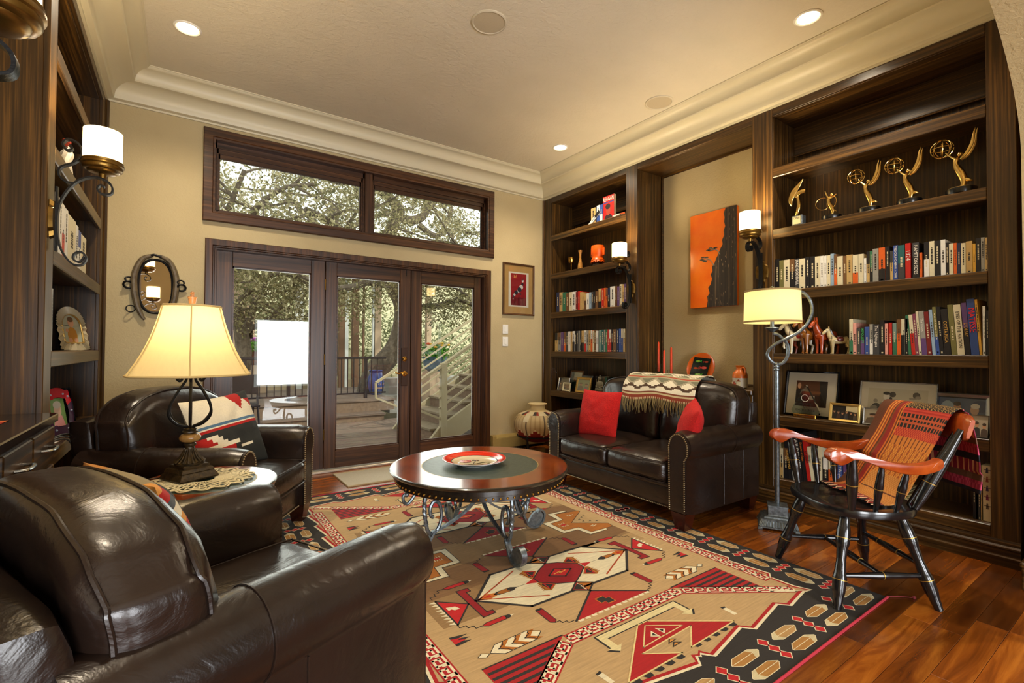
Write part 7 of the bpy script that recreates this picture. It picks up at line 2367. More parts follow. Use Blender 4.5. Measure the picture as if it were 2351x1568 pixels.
for s_ in (-1, 1):
    st_.tube(bez([(s_ * 0.05, -0.055, -0.012 + 0.02), (s_ * 0.05, -0.04, -0.012 + 0.004), (s_ * 0.05, -0.01, -0.004), (s_ * 0.05, 0.06, 0.0), (s_ * 0.05, 0.075, 0.10)], 4), 0.005, 6)
st_.tube([(-0.05, 0.06, 0.0), (0.05, 0.06, 0.0)], 0.005, 6)
obj('stand', st_, M_IRON, fp_)
jy = on_x(1699, 860, 3.80).y
jg = thing('painted_jug', 'stoneware jug with orange neck, handle and painted houses on the niche ledge', 'jug', (3.80, jy, zl), -PI / 2 - 0.5)
obj('body', MB().lathe([(0.046, 0), (0.056, 0.006), (0.058, 0.05), (0.058, 0.085), (0.056, 0.11)], 28, col=None), plain('grey_stoneware', '#b9b2a2', 0.4), jg)
obj('shoulder', MB().lathe([(0.0585, 0.082), (0.057, 0.11), (0.05, 0.128), (0.034, 0.142), (0.028, 0.155), (0.03, 0.172), (0.038, 0.184), (0.034, 0.184), (0.026, 0.165)], 28), plain('orange_stoneware', '#c4621a', 0.35), jg)
obj('handle', MB().tube(bez([(0.03, 0, 0.165), (0.065, 0, 0.165), (0.075, 0, 0.13), (0.057, 0, 0.10)], 5), 0.008, 8), plain('orange_stoneware', '#c4621a'), jg)
hs = MB()
for k, (a, w, h, c) in enumerate(((-2.0, 0.030, 0.05, '#d8cfae'), (-1.35, 0.026, 0.04, '#b5482a'), (-0.75, 0.03, 0.055, '#d8cfae'), (-2.7, 0.028, 0.04, '#b5482a'))):
    hs.T = Matrix.Rotation(a, 4, 'Z')
    hs.box(0.052, 0.0605, -w / 2, w / 2, 0.002, h, c)
    hs.poly([(0.062, -w / 2 - 0.003, h), (0.062, w / 2 + 0.003, h), (0.061, 0, h + 0.018)], '#8c3418')
    hs.box(0.0605, 0.0615, -0.004, 0.004, 0.004, 0.02, '#4a2a18')
obj('house_relief', hs, vcol('glaze_houses', 0.4), jg, smooth=False)

# painted pot on an iron stand in the corner
pot = thing('painted_pot', 'round southwestern pot with geometric designs on an iron stand in the corner', 'pot', (3.27, 4.22, 0))
pr = [(0.05, 0.13), (0.14, 0.155), (0.215, 0.21), (0.255, 0.285), (0.265, 0.34), (0.25, 0.40), (0.205, 0.445), (0.14, 0.47), (0.10, 0.482), (0.085, 0.50), (0.083, 0.53), (0.095, 0.545), (0.105, 0.55), (0.103, 0.557), (0.09, 0.555), (0.07, 0.53)]
pr2 = [(p.x, p.y) for p in bez([(a, b, 0) for a, b in pr], 3)]
def potc(i, k):
    z = pr2[i][1]
    a = k / 96 * 8
    f = a % 1.0
    tri = abs(f - 0.5) * 2
    if z > 0.47: return '#cdb98a'
    if z < 0.19: return '#5a0f0c'
    lim = 0.20 + 0.075 * tri
    if z < lim: return '#7a1710'
    if z < lim + 0.012: return '#d0be92'
    if z > 0.44: return '#2a2320' if (a * 1.0 + 0.2) % 1 < 0.25 else ('#8c2418' if tri > 0.6 else '#cbbf9e')
    if 0.38 < z < 0.44 and 0.30 < f < 0.62 and int(a) % 2 == 0: return '#1f1f3a' if int(a * 24) % 2 else '#cbbf9e'
    if abs(z - 0.33) < 0.004 or abs(f - 0.5) < 0.012: return '#5a4a34'
    return '#b59f74' if (int(k) % 3) else '#a58c60'
obj('vessel', MB().lathe(pr2, 96, col=potc), vcol('pot_slip', 0.55), pot, angle=60)
sd = MB()
sd.tube([(0.225 * math.cos(2 * PI * k / 32), 0.225 * math.sin(2 * PI * k / 32), 0.205) for k in range(32)], 0.008, 6, closed=True)
obj('stand_ring', sd, M_IRON, pot)
for k in range(3):
    a = math.radians(205 + 120 * k)
    obj('stand_leg', MB().tube(bez([(0.24 * math.cos(a), 0.24 * math.sin(a), 0.225), (0.235 * math.cos(a), 0.235 * math.sin(a), 0.18), (0.21 * math.cos(a), 0.21 * math.sin(a), 0.08), (0.23 * math.cos(a), 0.23 * math.sin(a), 0.0)], 4), 0.011, 7), M_IRON, pot)

# ---- left bookcase pieces
def face_left(x, y, z, lean=0.0, turn=0.0):
    return Matrix.Translation((x, y, z)) @ Matrix.Rotation(PI / 2 + turn, 4, 'Z') @ Matrix.Rotation(-lean, 4, 'X')
sh_ = thing('shell_frame', 'arched pleated cream frame holding a baby photo on the left bookcase', 'picture', (0, 0, 0))
sh_.matrix_basis = face_left(XL - 0.10, on_x(172, 765, XL - 0.10).y, ZS[3] + 0.001, math.radians(10), -0.35)
arch_o = [(-0.15, 0.03), (-0.15, 0.17)] + [(0.15 * math.cos(PI - PI * k / 12), 0.17 + 0.12 * math.sin(PI * k / 12)) for k in range(13)] + [(0.15, 0.17), (0.15, 0.03), (0.12, 0.0), (-0.12, 0.0)]
pl_ = MB()
c = Vector((0, 0, 0.14))
per = bez([(a, 0, b) for a, b in arch_o], 3, closed=True)
for i in range(len(per)):
    a, b = per[i], per[(i + 1) % len(per)]
    ia, ib = c + (a - c) * 0.66, c + (b - c) * 0.66
    m1, m2 = (a + b) / 2, (ia + ib) / 2
    f = Vector((0, -0.016, 0)); g = Vector((0, -0.006, 0))
    pl_.poly([a + g, m1 + f, m2 + f, ia + g]); pl_.poly([m1 + f, b + g, ib + g, m2 + f])
obj('pleated_border', pl_, plain('cream_porcelain', '#cfc8ac', 0.35), sh_, smooth=False)
obj('backing', MB().poly([p * 0.98 + Vector((0, 0.0, 0.002)) for p in per]), M_BLACK, sh_, smooth=False)
obj('gilt_edge', MB().tube([c + (p - c) * 0.66 + Vector((0, -0.009, 0)) for p in per], 0.006, 6, closed=True), M_GILT, sh_)
bp = MB()
bp.poly([c + (p - c) * 0.64 + Vector((0, -0.005, 0)) for p in per], '#b9c4b4')
def ovl(cx, cz, rx, rz, col, y): bp.poly([(cx + rx * math.cos(2 * PI * k / 14), y, cz + rz * math.sin(2 * PI * k / 14)) for k in range(14)], col)
ovl(0.0, 0.10, 0.05, 0.055, '#c9902a', -0.0056); ovl(0.0, 0.185, 0.032, 0.034, '#d8a88a', -0.006); ovl(0.0, 0.205, 0.03, 0.018, '#6a4a2c', -0.0064); ovl(-0.03, 0.065, 0.022, 0.016, '#d8a88a', -0.006); ovl(0.03, 0.065, 0.022, 0.016, '#d8a88a', -0.006); ovl(-0.05, 0.13, 0.016, 0.012, '#d8a88a', -0.006)
obj('print', bp, M_PAPER, sh_, smooth=False)
rd = pic('jewelled_photo', 'red and purple jewelled photo frame on the left bookcase behind the buffet', 'picture', 0.20, 0.255, 0.0, M_BLACK, face_left(XL - 0.05, on_x(141, 925, XL - 0.05).y, ZS[4] + 0.0015, math.radians(10), -0.45), lambda q, pl, ov: (q(0.24, 0.2, 0.76, 0.8, '#6a8a4a'), ov(0.5, 0.55, 0.13, 0.16, '#c9a58c', 2), pl([(0.3, 0.2), (0.7, 0.2), (0.62, 0.42), (0.38, 0.42)], '#c98a8a', 1), ov(0.5, 0.66, 0.14, 0.08, '#b9b0a0', 3)), glass=False)
wv = MB()
N = 40
def wob(k, s):
    a = 2 * PI * k / N
    c_, s_ = math.cos(a), math.sin(a)
    r = 1 + 0.05 * math.cos(8 * a)
    return (0.10 * s * r * math.copysign(abs(c_) ** 0.5, c_), 0.1275 + 0.1275 * s * r * math.copysign(abs(s_) ** 0.5, s_))
for k in range(N):
    o1, o2, i1, i2 = wob(k, 1), wob(k + 1, 1), (wob(k, 0.6)), (wob(k + 1, 0.6))
    wv.poly([(o1[0], -0.012, o1[1]), (o2[0], -0.012, o2[1]), (i2[0], -0.016, i2[1]), (i1[0], -0.016, i1[1])], '#b01420' if o1[1] > 0.17 else '#43243c')
    wv.poly([(o1[0], 0.0, o1[1]), (o2[0], 0.0, o2[1]), (o2[0], -0.012, o2[1]), (o1[0], -0.012, o1[1])], '#b01420' if o1[1] > 0.17 else '#43243c')
obj('wavy_border', wv, vcol('enamel_border', 0.25, coat=0.4), rd, smooth=False)
for k in range(10):
    p = wob(k * 4, 0.8)
    obj('jewel', MB().sphere((p[0], -0.015, p[1]), 0.006, 8, 5), plain('clear_jewel', '#b9c4d8', 0.1, 0.4), rd)
tag(obj('folded_card', MB().box(XL - 0.2, XL - 0.005, 3.02, 3.2, ZS[4] + 0.0008, ZS[4] + 0.003).poly([(XL - 0.2, 3.02, ZS[4] + 0.003), (XL - 0.005, 3.05, ZS[4] + 0.03), (XL - 0.005, 3.2, ZS[4] + 0.02), (XL - 0.2, 3.2, ZS[4] + 0.003)]), plain('white_card', '#dfe2e4', 0.5), smooth=False), 'folded white card lying below the red and purple photo frame', 'card')
for k in range(3):
    o = 0.03 * k
    tag(obj('black_cable', MB().tube(bez([(XL - 0.08, 3.2 + o, ZS[4] + 0.006), (XL + 0.012, 3.28 + o, ZS[4] + 0.015 + o * 0.3), (XL + 0.03 + o * 0.3, 3.36 + o, ZS[4] - 0.10), (XL + 0.02, 3.40 + o * 1.6, ZS[4] - 0.28), (XL + 0.015 + o * 0.2, 3.38 + o, 0.05), (XL + 0.03, 3.42, 0.006)], 7), 0.004, 6), plain('cable_rubber', '#35332f', 0.5)), 'dark cable looping off the left bookcase shelf, %s of three' % NUM[k], 'cable', 'cables')
FY = on_x(146, 400, XL - 0.07).y
tag(obj('carved_figurine', MB().rbox((XL - 0.07, FY, ZS[1] + 0.012), (0.08, 0.12, 0.02), 0.006, 4, col='#c9c2ae').tube(bez([(XL - 0.07, FY, ZS[1] + 0.02), (XL - 0.07, FY - 0.02, ZS[1] + 0.10), (XL - 0.06, FY + 0.02, ZS[1] + 0.17), (XL - 0.07, FY + 0.06, ZS[1] + 0.22)], 4), [0.035, 0.04, 0.042, 0.04, 0.035, 0.03, 0.03, 0.032, 0.03, 0.024, 0.02, 0.016, 0.012], 10, col='#d5cdb8').sphere((XL - 0.065, FY + 0.02, ZS[1] + 0.235), 0.022, 8, 6, col='#a8381c'), vcol('painted_clay', 0.5)), 'white clay figurine with red top on the left bookcase behind the sconce', 'figurine')
# ================================================================ outside
def on_y(px, py, Y):
    a, b = (px - 1175.5) / FL, -(py - 784) / FL
    v = F_ + a * Rc + b * Uc
    t = Y / v.y
    return Vector((v.x * t, Y, CAMH + v.z * t))
M_DECK = wood('weathered_deck', 0, '#473931', '#665348', '#826f61', rough=0.7, fine=30, rand=0.15)
M_DECKF = plain('deck_fascia', '#6a5444', 0.7, var='#7d6552', bumpscale=20)
M_BARK = plain('oak_bark', '#3e352d', 0.9, bumpscale=22, bumpstr=1.0, var='#6b5e50')
M_LEAF = leafmat('oak_leaves')
ZD = -0.15
# lower deck
dk = thing('lower_deck', 'weathered timber deck right outside the glass doors', 'deck', (1.5, 6.5, ZD - 0.05), world=True)
for k in range(27):
    y = 4.80 + k * 0.145
    o = obj('plank', MB().cbox(-4.5, 7.5, y, y + 0.139, ZD - 0.035, ZD, 0.003), M_DECK, dk, smooth=False)
obj('joist_bed', MB().box(-4.5, 7.5, 4.8, 8.7, ZD - 0.3, ZD - 0.05), M_DECKF, dk, smooth=False)
ud = thing('upper_deck', 'raised timber deck with the oak growing through it, beyond the steps', 'deck', (0, 9.8, ZD), world=True)
obj('step_tread', MB().cbox(-4.5, 3.12, 8.58, 8.97, -0.055, -0.02, 0.004), M_DECK, ud)
obj('step_riser', MB().box(-4.5, 3.10, 8.61, 8.97, ZD, -0.055), M_DECKF, ud, smooth=False)
for k in range(22):
    y = 8.93 + k * 0.145
    obj('plank', MB().cbox(-4.5, 3.45 + (2.5 if k > 9 else 0), y, y + 0.139, 0.165, 0.20, 0.003), M_DECK, ud, smooth=False)
obj('deck_riser', MB().box(-4.5, 3.42, 8.95, 9.2, -0.02, 0.165).box(-4.5, 3.4, 9.2, 12.1, 0.0, 0.16), M_DECKF, ud, smooth=False)
for k in range(4):
    obj('grey_step', MB().cbox(3.5, 6.5, 9.4 + 0.34 * k, 9.9 + 0.34 * k, ZD, ZD + 0.16 * (k + 1), 0.004), plain('grey_deck_paint', '#8d8880', 0.6), ud)
# ground and hillside
gr = MB()
def hill(u, v):
    x, y = -25 + 60 * u, 8 + 32 * v
    h = -0.6 + 2.2 * max(0, (y - 14) / 6) + 0.35 * noise.noise(Vector((x * 0.3, y * 0.3, 1)))
    return (x, y, h)
gr.grid(hill, 60, 40)
go = struct('ground', gr, stucco('dry_hillside', '#b3a888', '#959372', 3, 0.8, 0.95))
# leaves
def leaves(centers, n, size, cols, seed, rad):
    rs = random.Random(seed)
    mb = MB()
    for k in range(n):
        c = centers[rs.randrange(len(centers))]
        d = Vector((rs.gauss(0, 1), rs.gauss(0, 1), rs.gauss(0, 0.8))) * rad
        p = c + d
        a = Vector((rs.uniform(-1, 1), rs.uniform(-1, 1), rs.uniform(-1, 1))).normalized()
        b = a.cross(Vector((rs.uniform(-1, 1), rs.uniform(-1, 1), rs.uniform(-1, 1)))).normalized()
        s_ = size * rs.uniform(0.6, 1.3)
        mb.quad(p - a * s_, p + b * s_ * 0.45, p + a * s_, p - b * s_ * 0.45, cols[rs.randrange(len(cols))])
    return mb
OAK = ['#7d7856', '#918a66', '#a69d7a', '#6a684a', '#b8ae8c']
PALE = ['#a8a282', '#b9b292', '#c9c2a4', '#8f8c6e']  # bright sky glare put into the far crown's leaf colours
def limb(mb, pts, r0, r1, n=7):
    P_ = bez(pts, 5)
    m = len(P_)
    P_ = [p + Vector((noise.noise(p * 2.0), noise.noise(p * 2.0 + Vector((5, 0, 0))), noise.noise(p * 2.0 + Vector((0, 7, 0))))) * 0.06 * (0.5 if i in (0, m - 1) else 1) for i, p in enumerate(P_)]
    mb.tube(P_, [r0 + (r1 - r0) * i / (m - 1) for i in range(m)], n)
    return P_
def grow(mb, base, tips, rs, n, L, r):
    """side branches off a limb"""
    for k in range(n):
        p = base[rs.randrange(len(base) // 3, len(base))]
        d = Vector((rs.uniform(-1, 1), rs.uniform(-0.8, 0.8), rs.uniform(-0.35, 0.75))).normalized()
        q = [p, p + d * L * 0.35, p + d * L * 0.7 + Vector((0, 0, rs.uniform(-0.1, 0.12) * L)), p + d * L + Vector((rs.uniform(-0.2, 0.2), 0, rs.uniform(-0.2, 0.2))) * L]
        B = limb(mb, q, r, r * 0.3, 5)
        tips += B[len(B) // 3::2]
        for j in range(3):
            p2 = B[rs.randrange(len(B) // 3, len(B))]
            d2 = (d + Vector((rs.uniform(-1, 1), rs.uniform(-1, 1), rs.uniform(-0.8, 0.8)))).normalized()
            C = limb(mb, [p2, p2 + d2 * L * 0.25, p2 + d2 * L * 0.5], r * 0.35, r * 0.12, 4)
            tips += C[2::2]
def oak(label, limbs, n, seed, nl, br=3, L=1.0, r=0.03, crown=None, cols=OAK):
    t = thing('oak_tree', label, 'tree', tuple(limbs[0][0][0]), 0, group='live oaks on the deck', world=True)
    mb = MB()
    rs = random.Random(seed)
    tips = []
    first = None
    for i, (pts, r0, r1) in enumerate(limbs):
        B = limb(mb, pts, r0, r1, 10 if i == 0 else 8)
        if i == 0:
            obj('trunk', mb, M_BARK, t)
            mb = MB()
        else:
            grow(mb, B, tips, rs, br, L, r)
            tips += B[len(B) // 2::2]
    obj('branches', mb, M_BARK, t)
    lo = obj('foliage', leaves(tips + (crown or []), nl, 0.038, cols, seed, 0.20), M_LEAF, t, smooth=False)
    lo['kind'] = 'stuff'
    return t
V = on_y
Y1 = 10.3
trunkA = [V(845, 906, Y1), V(852, 880, Y1), V(872, 842, Y1), V(905, 800, Y1), V(926, 750, Y1), V(920, 700, Y1), V(900, 655, Y1), V(880, 610, Y1), V(868, 560, Y1)]
limbsA = [(trunkA, 0.26, 0.17),
          ([V(872, 575, Y1), V(900, 520, Y1 - 0.3), V(915, 480, Y1 - 0.5), V(880, 440, Y1 - 0.7), V(850, 410, Y1 - 0.8)], 0.16, 0.08),
          ([V(915, 500, Y1), V(960, 500, Y1), V(985, 470, Y1), V(1010, 445, Y1), V(1035, 460, Y1), V(1080, 470, Y1 + 0.5)], 0.11, 0.05),
          ([V(960, 515, Y1), V(1000, 540, Y1), V(1030, 500, Y1), V(1035, 465, Y1)], 0.08, 0.05),
          ([V(905, 660, Y1), V(980, 650, Y1 - 1), V(1060, 600, Y1 - 2), V(1130, 550, Y1 - 3)], 0.11, 0.05),
          ([V(870, 590, Y1), V(820, 560, Y1 - 0.8), V(770, 520, Y1 - 1.4), V(700, 480, Y1 - 1.8)], 0.12, 0.05),
          ([V(890, 640, Y1), V(840, 650, Y1 - 1.0), V(780, 660, Y1 - 1.8), V(700, 640, Y1 - 2.4)], 0.09, 0.03),
          ([V(920, 720, Y1), V(1000, 700, Y1 - 1.0), V(1060, 690, Y1 - 1.6), V(1110, 720, Y1 - 2)], 0.08, 0.025)]
oak('large live oak leaning over the deck behind the middle door leaf', limbsA, 0, 21, 21000, 4, 1.3, 0.035, [V(x, y, yy) for x, y, yy in ((980, 665, 8.8), (1010, 690, 8.8), (1040, 660, 8.6), (1070, 690, 8.4), (1050, 730, 8.6), (1020, 715, 8.8), (1085, 660, 8.4), (985, 720, 9), (790, 680, 9.2), (820, 700, 9.3), (845, 670, 9.3), (780, 650, 9.2), (870, 690, 9.4)) for _ in range(7)])
Y2 = 9.6
trunkB = [V(558, 850, Y2), V(562, 800, Y2), V(556, 760, Y2), V(545, 720, Y2)]
limbsB = [(trunkB, 0.14, 0.10),
          ([V(556, 770, Y2), V(575, 730, Y2), V(582, 700, Y2), V(600, 660, Y2), V(640, 620, Y2)], 0.07, 0.03),
          ([V(545, 725, Y2), V(550, 690, Y2), V(570, 660, Y2), V(560, 610, Y2), V(600, 540, Y2)], 0.07, 0.03),
          ([V(560, 760, Y2), V(590, 745, Y2 + 0.3), V(630, 720, Y2 + 0.4), V(655, 690, Y2 + 0.4), V(680, 670, Y2)], 0.06, 0.03),
          ([V(560, 610, Y2), V(580, 500, Y2 - 0.6), V(640, 440, Y2 - 1), V(720, 420, Y2 - 1.2)], 0.06, 0.03),
          ([V(545, 620, Y2), V(520, 540, Y2 - 0.6), V(540, 450, Y2 - 1), V(560, 390, Y2 - 1.2)], 0.06, 0.03),
          ([V(600, 640, Y2), V(660, 630, Y2 - 0.5), V(720, 640, Y2 - 0.8)], 0.05, 0.02)]
oak('crooked smaller live oak at the left of the deck', limbsB, 0, 33, 14000, 5, 1.0, 0.025, [V(x, y, 9.0) for x, y in ((560, 640), (600, 650), (640, 640), (680, 650), (620, 670), (660, 680), (700, 640), (580, 620)) for _ in range(6)])
crB = [V(x, y, 13) for x, y in ((520, 420), (580, 400), (640, 440), (700, 470), (760, 430), (800, 470), (870, 470), (940, 460), (1000, 500), (1060, 520), (1090, 490), (540, 470), (620, 490), (690, 420), (900, 520), (980, 440))]
oak('pale distant oak crown filling the transom window', [([V(760, 860, 14), V(770, 700, 14), V(760, 560, 14), V(770, 480, 14)], 0.25, 0.14), ([V(770, 560, 14), V(700, 490, 13.5), V(640, 430, 13)], 0.1, 0.04), ([V(770, 540, 14), V(850, 500, 13.5), V(950, 480, 13.2)], 0.1, 0.04), ([V(765, 600, 14), V(640, 540, 13.5), V(540, 440, 13)], 0.09, 0.03)], 0, 55, 7000, 5, 1.8, 0.04, crB, PALE)
# shrubs on the slope
for i, (x, y, s_, lab) in enumerate(((-1.5, 16, 1.5, 'at the far left of the slope'), (1.2, 17, 1.7, 'behind the pavilion columns'), (3.6, 18, 1.6, 'behind the leaning oak'), (6.6, 15.5, 1.5, 'behind the stair rails'), (8.5, 15.0, 1.7, 'at the right of the slope'), (5.2, 20, 2.2, 'high on the slope'), (-4, 19, 2.0, 'furthest left on the slope'))):
    z0 = hill((x + 25) / 60, (y - 8) / 32)[2]
    sb = thing('shrub', 'grey-green shrub ' + lab, 'shrub', (x, y, z0), group='shrubs on the slope')
    obj('stem', MB().tube([(0, 0, 0), (0.05, 0, s_ * 0.5)], [0.06, 0.03], 6), M_BARK, sb)
    obj('foliage', leaves([Vector((random.uniform(-1, 1) * s_, random.uniform(-0.6, 0.6) * s_, s_ * random.uniform(0.2, 1.3))) for _ in range(30)], 2600, 0.07, ['#858a68', '#9c9f7c', '#727a5a', '#b0ae8c'], 70 + i, 0.25 * s_), M_LEAF, sb, smooth=False)['kind'] = 'stuff'
# pavilion beyond
pv = thing('pavilion', 'pale pavilion with columns and metal roof behind the deck', 'building', (1.5, 13.2, 0), world=True)
M_PWHITE = plain('white_column_paint', '#d5d5d2', 0.6)
M_PTAN = plain('tan_stucco', '#b59a80', 0.8)
M_PBRN = plain('brown_post', '#6a4a34', 0.7)
for (px, w, m) in ((575, 0.10, M_PWHITE), (688, 0.16, M_PWHITE), (716, 0.09, M_PWHITE), (796, 0.09, M_PWHITE), (785, 0.14, M_PBRN), (817, 0.16, M_PBRN), (835, 0.05, M_PBRN), (858, 0.07, M_PWHITE), (867, 0.20, M_PTAN), (557, 0.5, M_PTAN), (985, 0.14, M_PTAN)):
    p = V(px, 800, 12.6)
    obj('column', MB().cbox(p.x - w / 2, p.x + w / 2, 12.6, 12.6 + w, -0.6, 3.0, 0.005), m, pv)
obj('beam', MB().cbox(-3, 6.2, 12.5, 12.8, 3.0, 3.25, 0.01), M_PTAN, pv)
rf = MB()
rf.poly([(-4, 11.9, 3.15), (7.0, 11.9, 3.15), (7.0, 16, 4.2), (-4, 16, 4.2)]).poly([(-4, 11.9, 3.10), (-4, 16, 4.15), (7.0, 16, 4.15), (7.0, 11.9, 3.10)]).poly([(-4, 11.9, 3.10), (7.0, 11.9, 3.10), (7.0, 11.9, 3.15), (-4, 11.9, 3.15)])
obj('roof', rf, plain('pale_metal_roof', '#c9c6bd', 0.4, 0.3), pv, smooth=False)
rb = MB()
for k in range(23):
    x = -4 + k * 0.5
    rb.tube([(x, 11.9, 3.17), (x, 16, 4.22)], 0.02, 4)
obj('roof_seam', rb, plain('pale_metal_roof', '#c9c6bd'), pv)['kind'] = 'stuff'
obj('low_wall', MB().cbox(-3, 6.4, 12.65, 12.8, -0.5, 0.35, 0.01), plain('pebble_wall', '#9a8a70', 0.9, bumpscale=40, bumpstr=1.0), pv)
# railing on the raised deck
rl = thing('deck_railing', 'dark metal baluster railing along the raised deck', 'railing', (2, 9.25, 0.2), world=True)
M_RAIL = plain('dark_rail_metal', '#2a2024', 0.45, 0.5)
ya = 9.3
xa, xb = V(540, 830, ya).x, V(886, 830, ya).x
obj('top_rail', MB().cbox(xa - 0.6, xb, ya - 0.03, ya + 0.03, 0.955, 1.0, 0.006), M_RAIL, rl)
obj('bottom_rail', MB().cbox(xa - 0.6, xb, ya - 0.015, ya + 0.015, 0.28, 0.31, 0.004), M_RAIL, rl)
x = xa - 0.55
k = 0
while x < xb:
    w = 0.028 if k % 6 == 0 else 0.009
    obj('post' if k % 6 == 0 else 'baluster', MB().cbox(x - w, x + w, ya - w, ya + w, 0.2 if k % 6 == 0 else 0.30, 0.96, 0.002), M_RAIL, rl, smooth=False)
    x += 0.115
    k += 1
# iron patio chair with curved legs
pc = thing('patio_chair', 'black curved iron patio chair on the deck beside the lamp shade', 'chair', (V(552, 900, 8.2).x, 8.2, ZD))
for s_ in (-0.24, 0.24):
    obj('side_frame', MB().tube(bez([(s_, -0.25, 0.0), (s_, -0.05, 0.25), (s_, 0.1, 0.5), (s_, 0.12, 0.8), (s_, 0.0, 1.0), (s_, -0.2, 0.95)], 5), 0.016, 7), M_RAIL, pc)
obj('seat', MB().cbox(-0.24, 0.24, -0.22, 0.24, 0.43, 0.46, 0.006), M_RAIL, pc)
obj('back', MB().cbox(-0.24, 0.24, 0.09, 0.12, 0.6, 0.9, 0.006), M_RAIL, pc)
obj('rear_leg', MB().tube(bez([(-0.2, 0.22, 0.44), (-0.2, 0.3, 0.2), (-0.2, 0.22, 0)], 4), 0.014, 6).tube(bez([(0.2, 0.22, 0.44), (0.2, 0.3, 0.2), (0.2, 0.22, 0)], 4), 0.014, 6), M_RAIL, pc)
# urn, planters
p = V(863, 905, 9.9)
ur = thing('blue_urn', 'glazed blue urn with leaf painting beside the oak trunk', 'urn', (p.x, 9.9, 0.2))
obj('vessel', MB().lathe([(0.10, 0), (0.13, 0.03), (0.17, 0.2), (0.165, 0.36), (0.13, 0.44), (0.12, 0.46), (0.15, 0.5), (0.14, 0.51), (0.11, 0.46)], 24), plain('blue_glaze', '#3a4f9c', 0.25, var='#2a3a78', bumpscale=9, bumpstr=0.0), ur)
lf_ = MB()
for k in range(7):
    a = -1.9 + 0.25 * k
    for j in range(3):
        zz = 0.14 + 0.08 * j
        lf_.T = Matrix.Rotation(a + 0.1 * j, 4, 'Z')
        lf_.poly([(0.171, -0.012, zz), (0.173, 0, zz + 0.03), (0.171, 0.012, zz), (0.172, 0, zz - 0.02)], '#b58a6a')
obj('leaf_painting', lf_, vcol('urn_paint', 0.4), ur, smooth=False)
def planter(label, p, pot_m, cols, n, rad, h=0.28, support=None):
    t = thing('flower_planter', label, 'planter', tuple(p), group='flower planters')
    obj('pot', MB().lathe([(0.14, 0), (0.22, 0.06), (0.26, h), (0.28, h + 0.02), (0.25, h + 0.02), (0.2, 0.1)], 22), pot_m, t)
    obj('leaves', leaves([Vector((random.uniform(-1, 1) * rad, random.uniform(-1, 1) * rad, h + random.uniform(0.02, 0.2))) for _ in range(20)], 700, 0.035, ['#4f8c2c', '#6aa83a', '#3a6e24'], 5, 0.05), M_LEAF, t, smooth=False)['kind'] = 'stuff'
    rs = random.Random(n)
    for k in range(n):
        q = Vector((rs.uniform(-1, 1) * rad, rs.uniform(-1, 1) * rad, h + 0.2 + rs.uniform(0, 0.14)))
        obj('flower', MB().sphere(q, 0.045, 8, 5, sc=(1, 1, 0.6)), plain('petal_' + cols[k % len(cols)].lstrip('#'), cols[k % len(cols)], 0.6), t)
    if support:
        obj('pedestal', MB().cbox(-0.2, 0.2, -0.2, 0.2, -support, 0.0, 0.01), M_PTAN, t)
    return t
planter('blue bowl planter with yellow flowers seen through the stair rails', V(998, 852, 9.2), plain('blue_bowl', '#4f6a80', 0.3), ['#e0a818', '#e8b828', '#d84a1c'], 9, 0.25, support=0.9)
planter('planter of purple and orange flowers by the crooked oak', V(588, 838, 11.6), plain('clay_pot', '#6a3a2a', 0.7), ['#b03ab0', '#c84ac0', '#e07a1c', '#a838a0'], 16, 0.32, support=0.6)
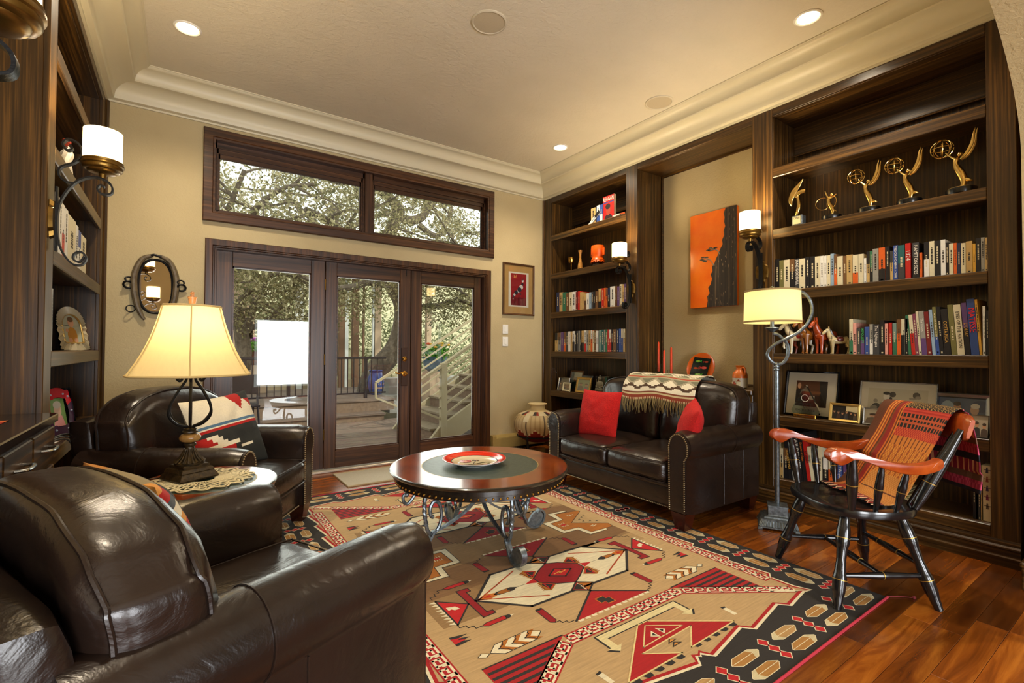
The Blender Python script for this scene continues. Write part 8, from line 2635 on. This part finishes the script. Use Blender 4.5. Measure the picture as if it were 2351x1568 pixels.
# outdoor stairs with slanted rails
sr = thing('garden_stairs', 'outdoor timber stairs with cream slanted rails rising to the right', 'stairs', (3.2, 6.7, ZD), world=True)
M_RCR = plain('cream_rail_paint', '#a99a7c', 0.55)
M_TRD = plain('stair_tread', '#6f5f4c', 0.7, var='#8a7860', bumpscale=25)
SL = 0.62
X0 = 2.92
for k in range(9):
    x = X0 + 0.02 + 0.28 * k
    z = ZD + 0.174 * (k + 1)
    obj('tread', MB().cbox(x - 0.03, x + 0.30, 6.24, 7.5, z - 0.035, z, 0.005), M_TRD, sr)
    obj('riser', MB().box(x, x + 0.02, 6.24, 7.5, z - 0.174, z - 0.035), M_DECKF, sr, smooth=False)
for y in (6.17, 7.52):
    st_ = [(X0 - 0.06, ZD), (X0 + 0.35, ZD), (X0 + 2.6, ZD + 0.174 * 8.0 - 0.28), (X0 + 2.6, ZD + 0.174 * 9.6), (X0 + 0.12, ZD + 0.20)]
    obj('stringer', MB().prism(st_, lambda a, b: (a, y, b), lambda a, b: (a, y + 0.06, b)), M_RCR, sr, smooth=False)
    xo = 0.0 if y < 7 else -0.05
    zt = ZD + 0.20
    for xx in (X0 + 0.17, X0 + 1.45):
        zz = ZD + (xx - X0) * SL
        obj('post', MB().cbox(xx - 0.045, xx + 0.045, y - 0.03, y + 0.05, ZD if xx < 3.2 else zz, zz + 1.0, 0.004), M_RCR, sr)
    for j in range(6):
        h = 0.98 - 0.145 * j
        a = Vector((X0 - 0.35 if j == 0 else X0 + 0.1, y + 0.0, 0)); a.z = ZD + (a.x - X0) * SL + h
        b = Vector((X0 + 2.6, y + 0.0, 0)); b.z = ZD + (b.x - X0) * SL + h
        w = 0.035 if j == 0 else 0.022
        obj('handrail' if j == 0 else 'rail', MB().strap([a, b], 0.05 if j == 0 else 0.03, w, (0, 1, 0)), M_RCR, sr, smooth=False)
    a = Vector((X0 - 0.35, y, ZD + (-0.35) * SL + 0.98))
    obj('handrail_return', MB().strap([a, a + Vector((0, 0, -0.24)), Vector((X0 + 0.15, y, a.z - 0.46))], 0.04, 0.03, (0, 1, 0)), M_RCR, sr, smooth=False)
# ================================================================ lettering curves become plain meshes
bpy.context.view_layer.update()
dg = bpy.context.evaluated_depsgraph_get()
for o in TEXTS:
    me = bpy.data.meshes.new_from_object(o.evaluated_get(dg))
    n = bpy.data.objects.new(o.name, me)
    COL.objects.link(n)
    n.parent = o.parent
    n.matrix_parent_inverse = o.matrix_parent_inverse
    n.matrix_basis = o.matrix_basis
for o in TEXTS:
    nm = o.name
    cu = o.data
    bpy.data.objects.remove(o)
    bpy.data.curves.remove(cu)
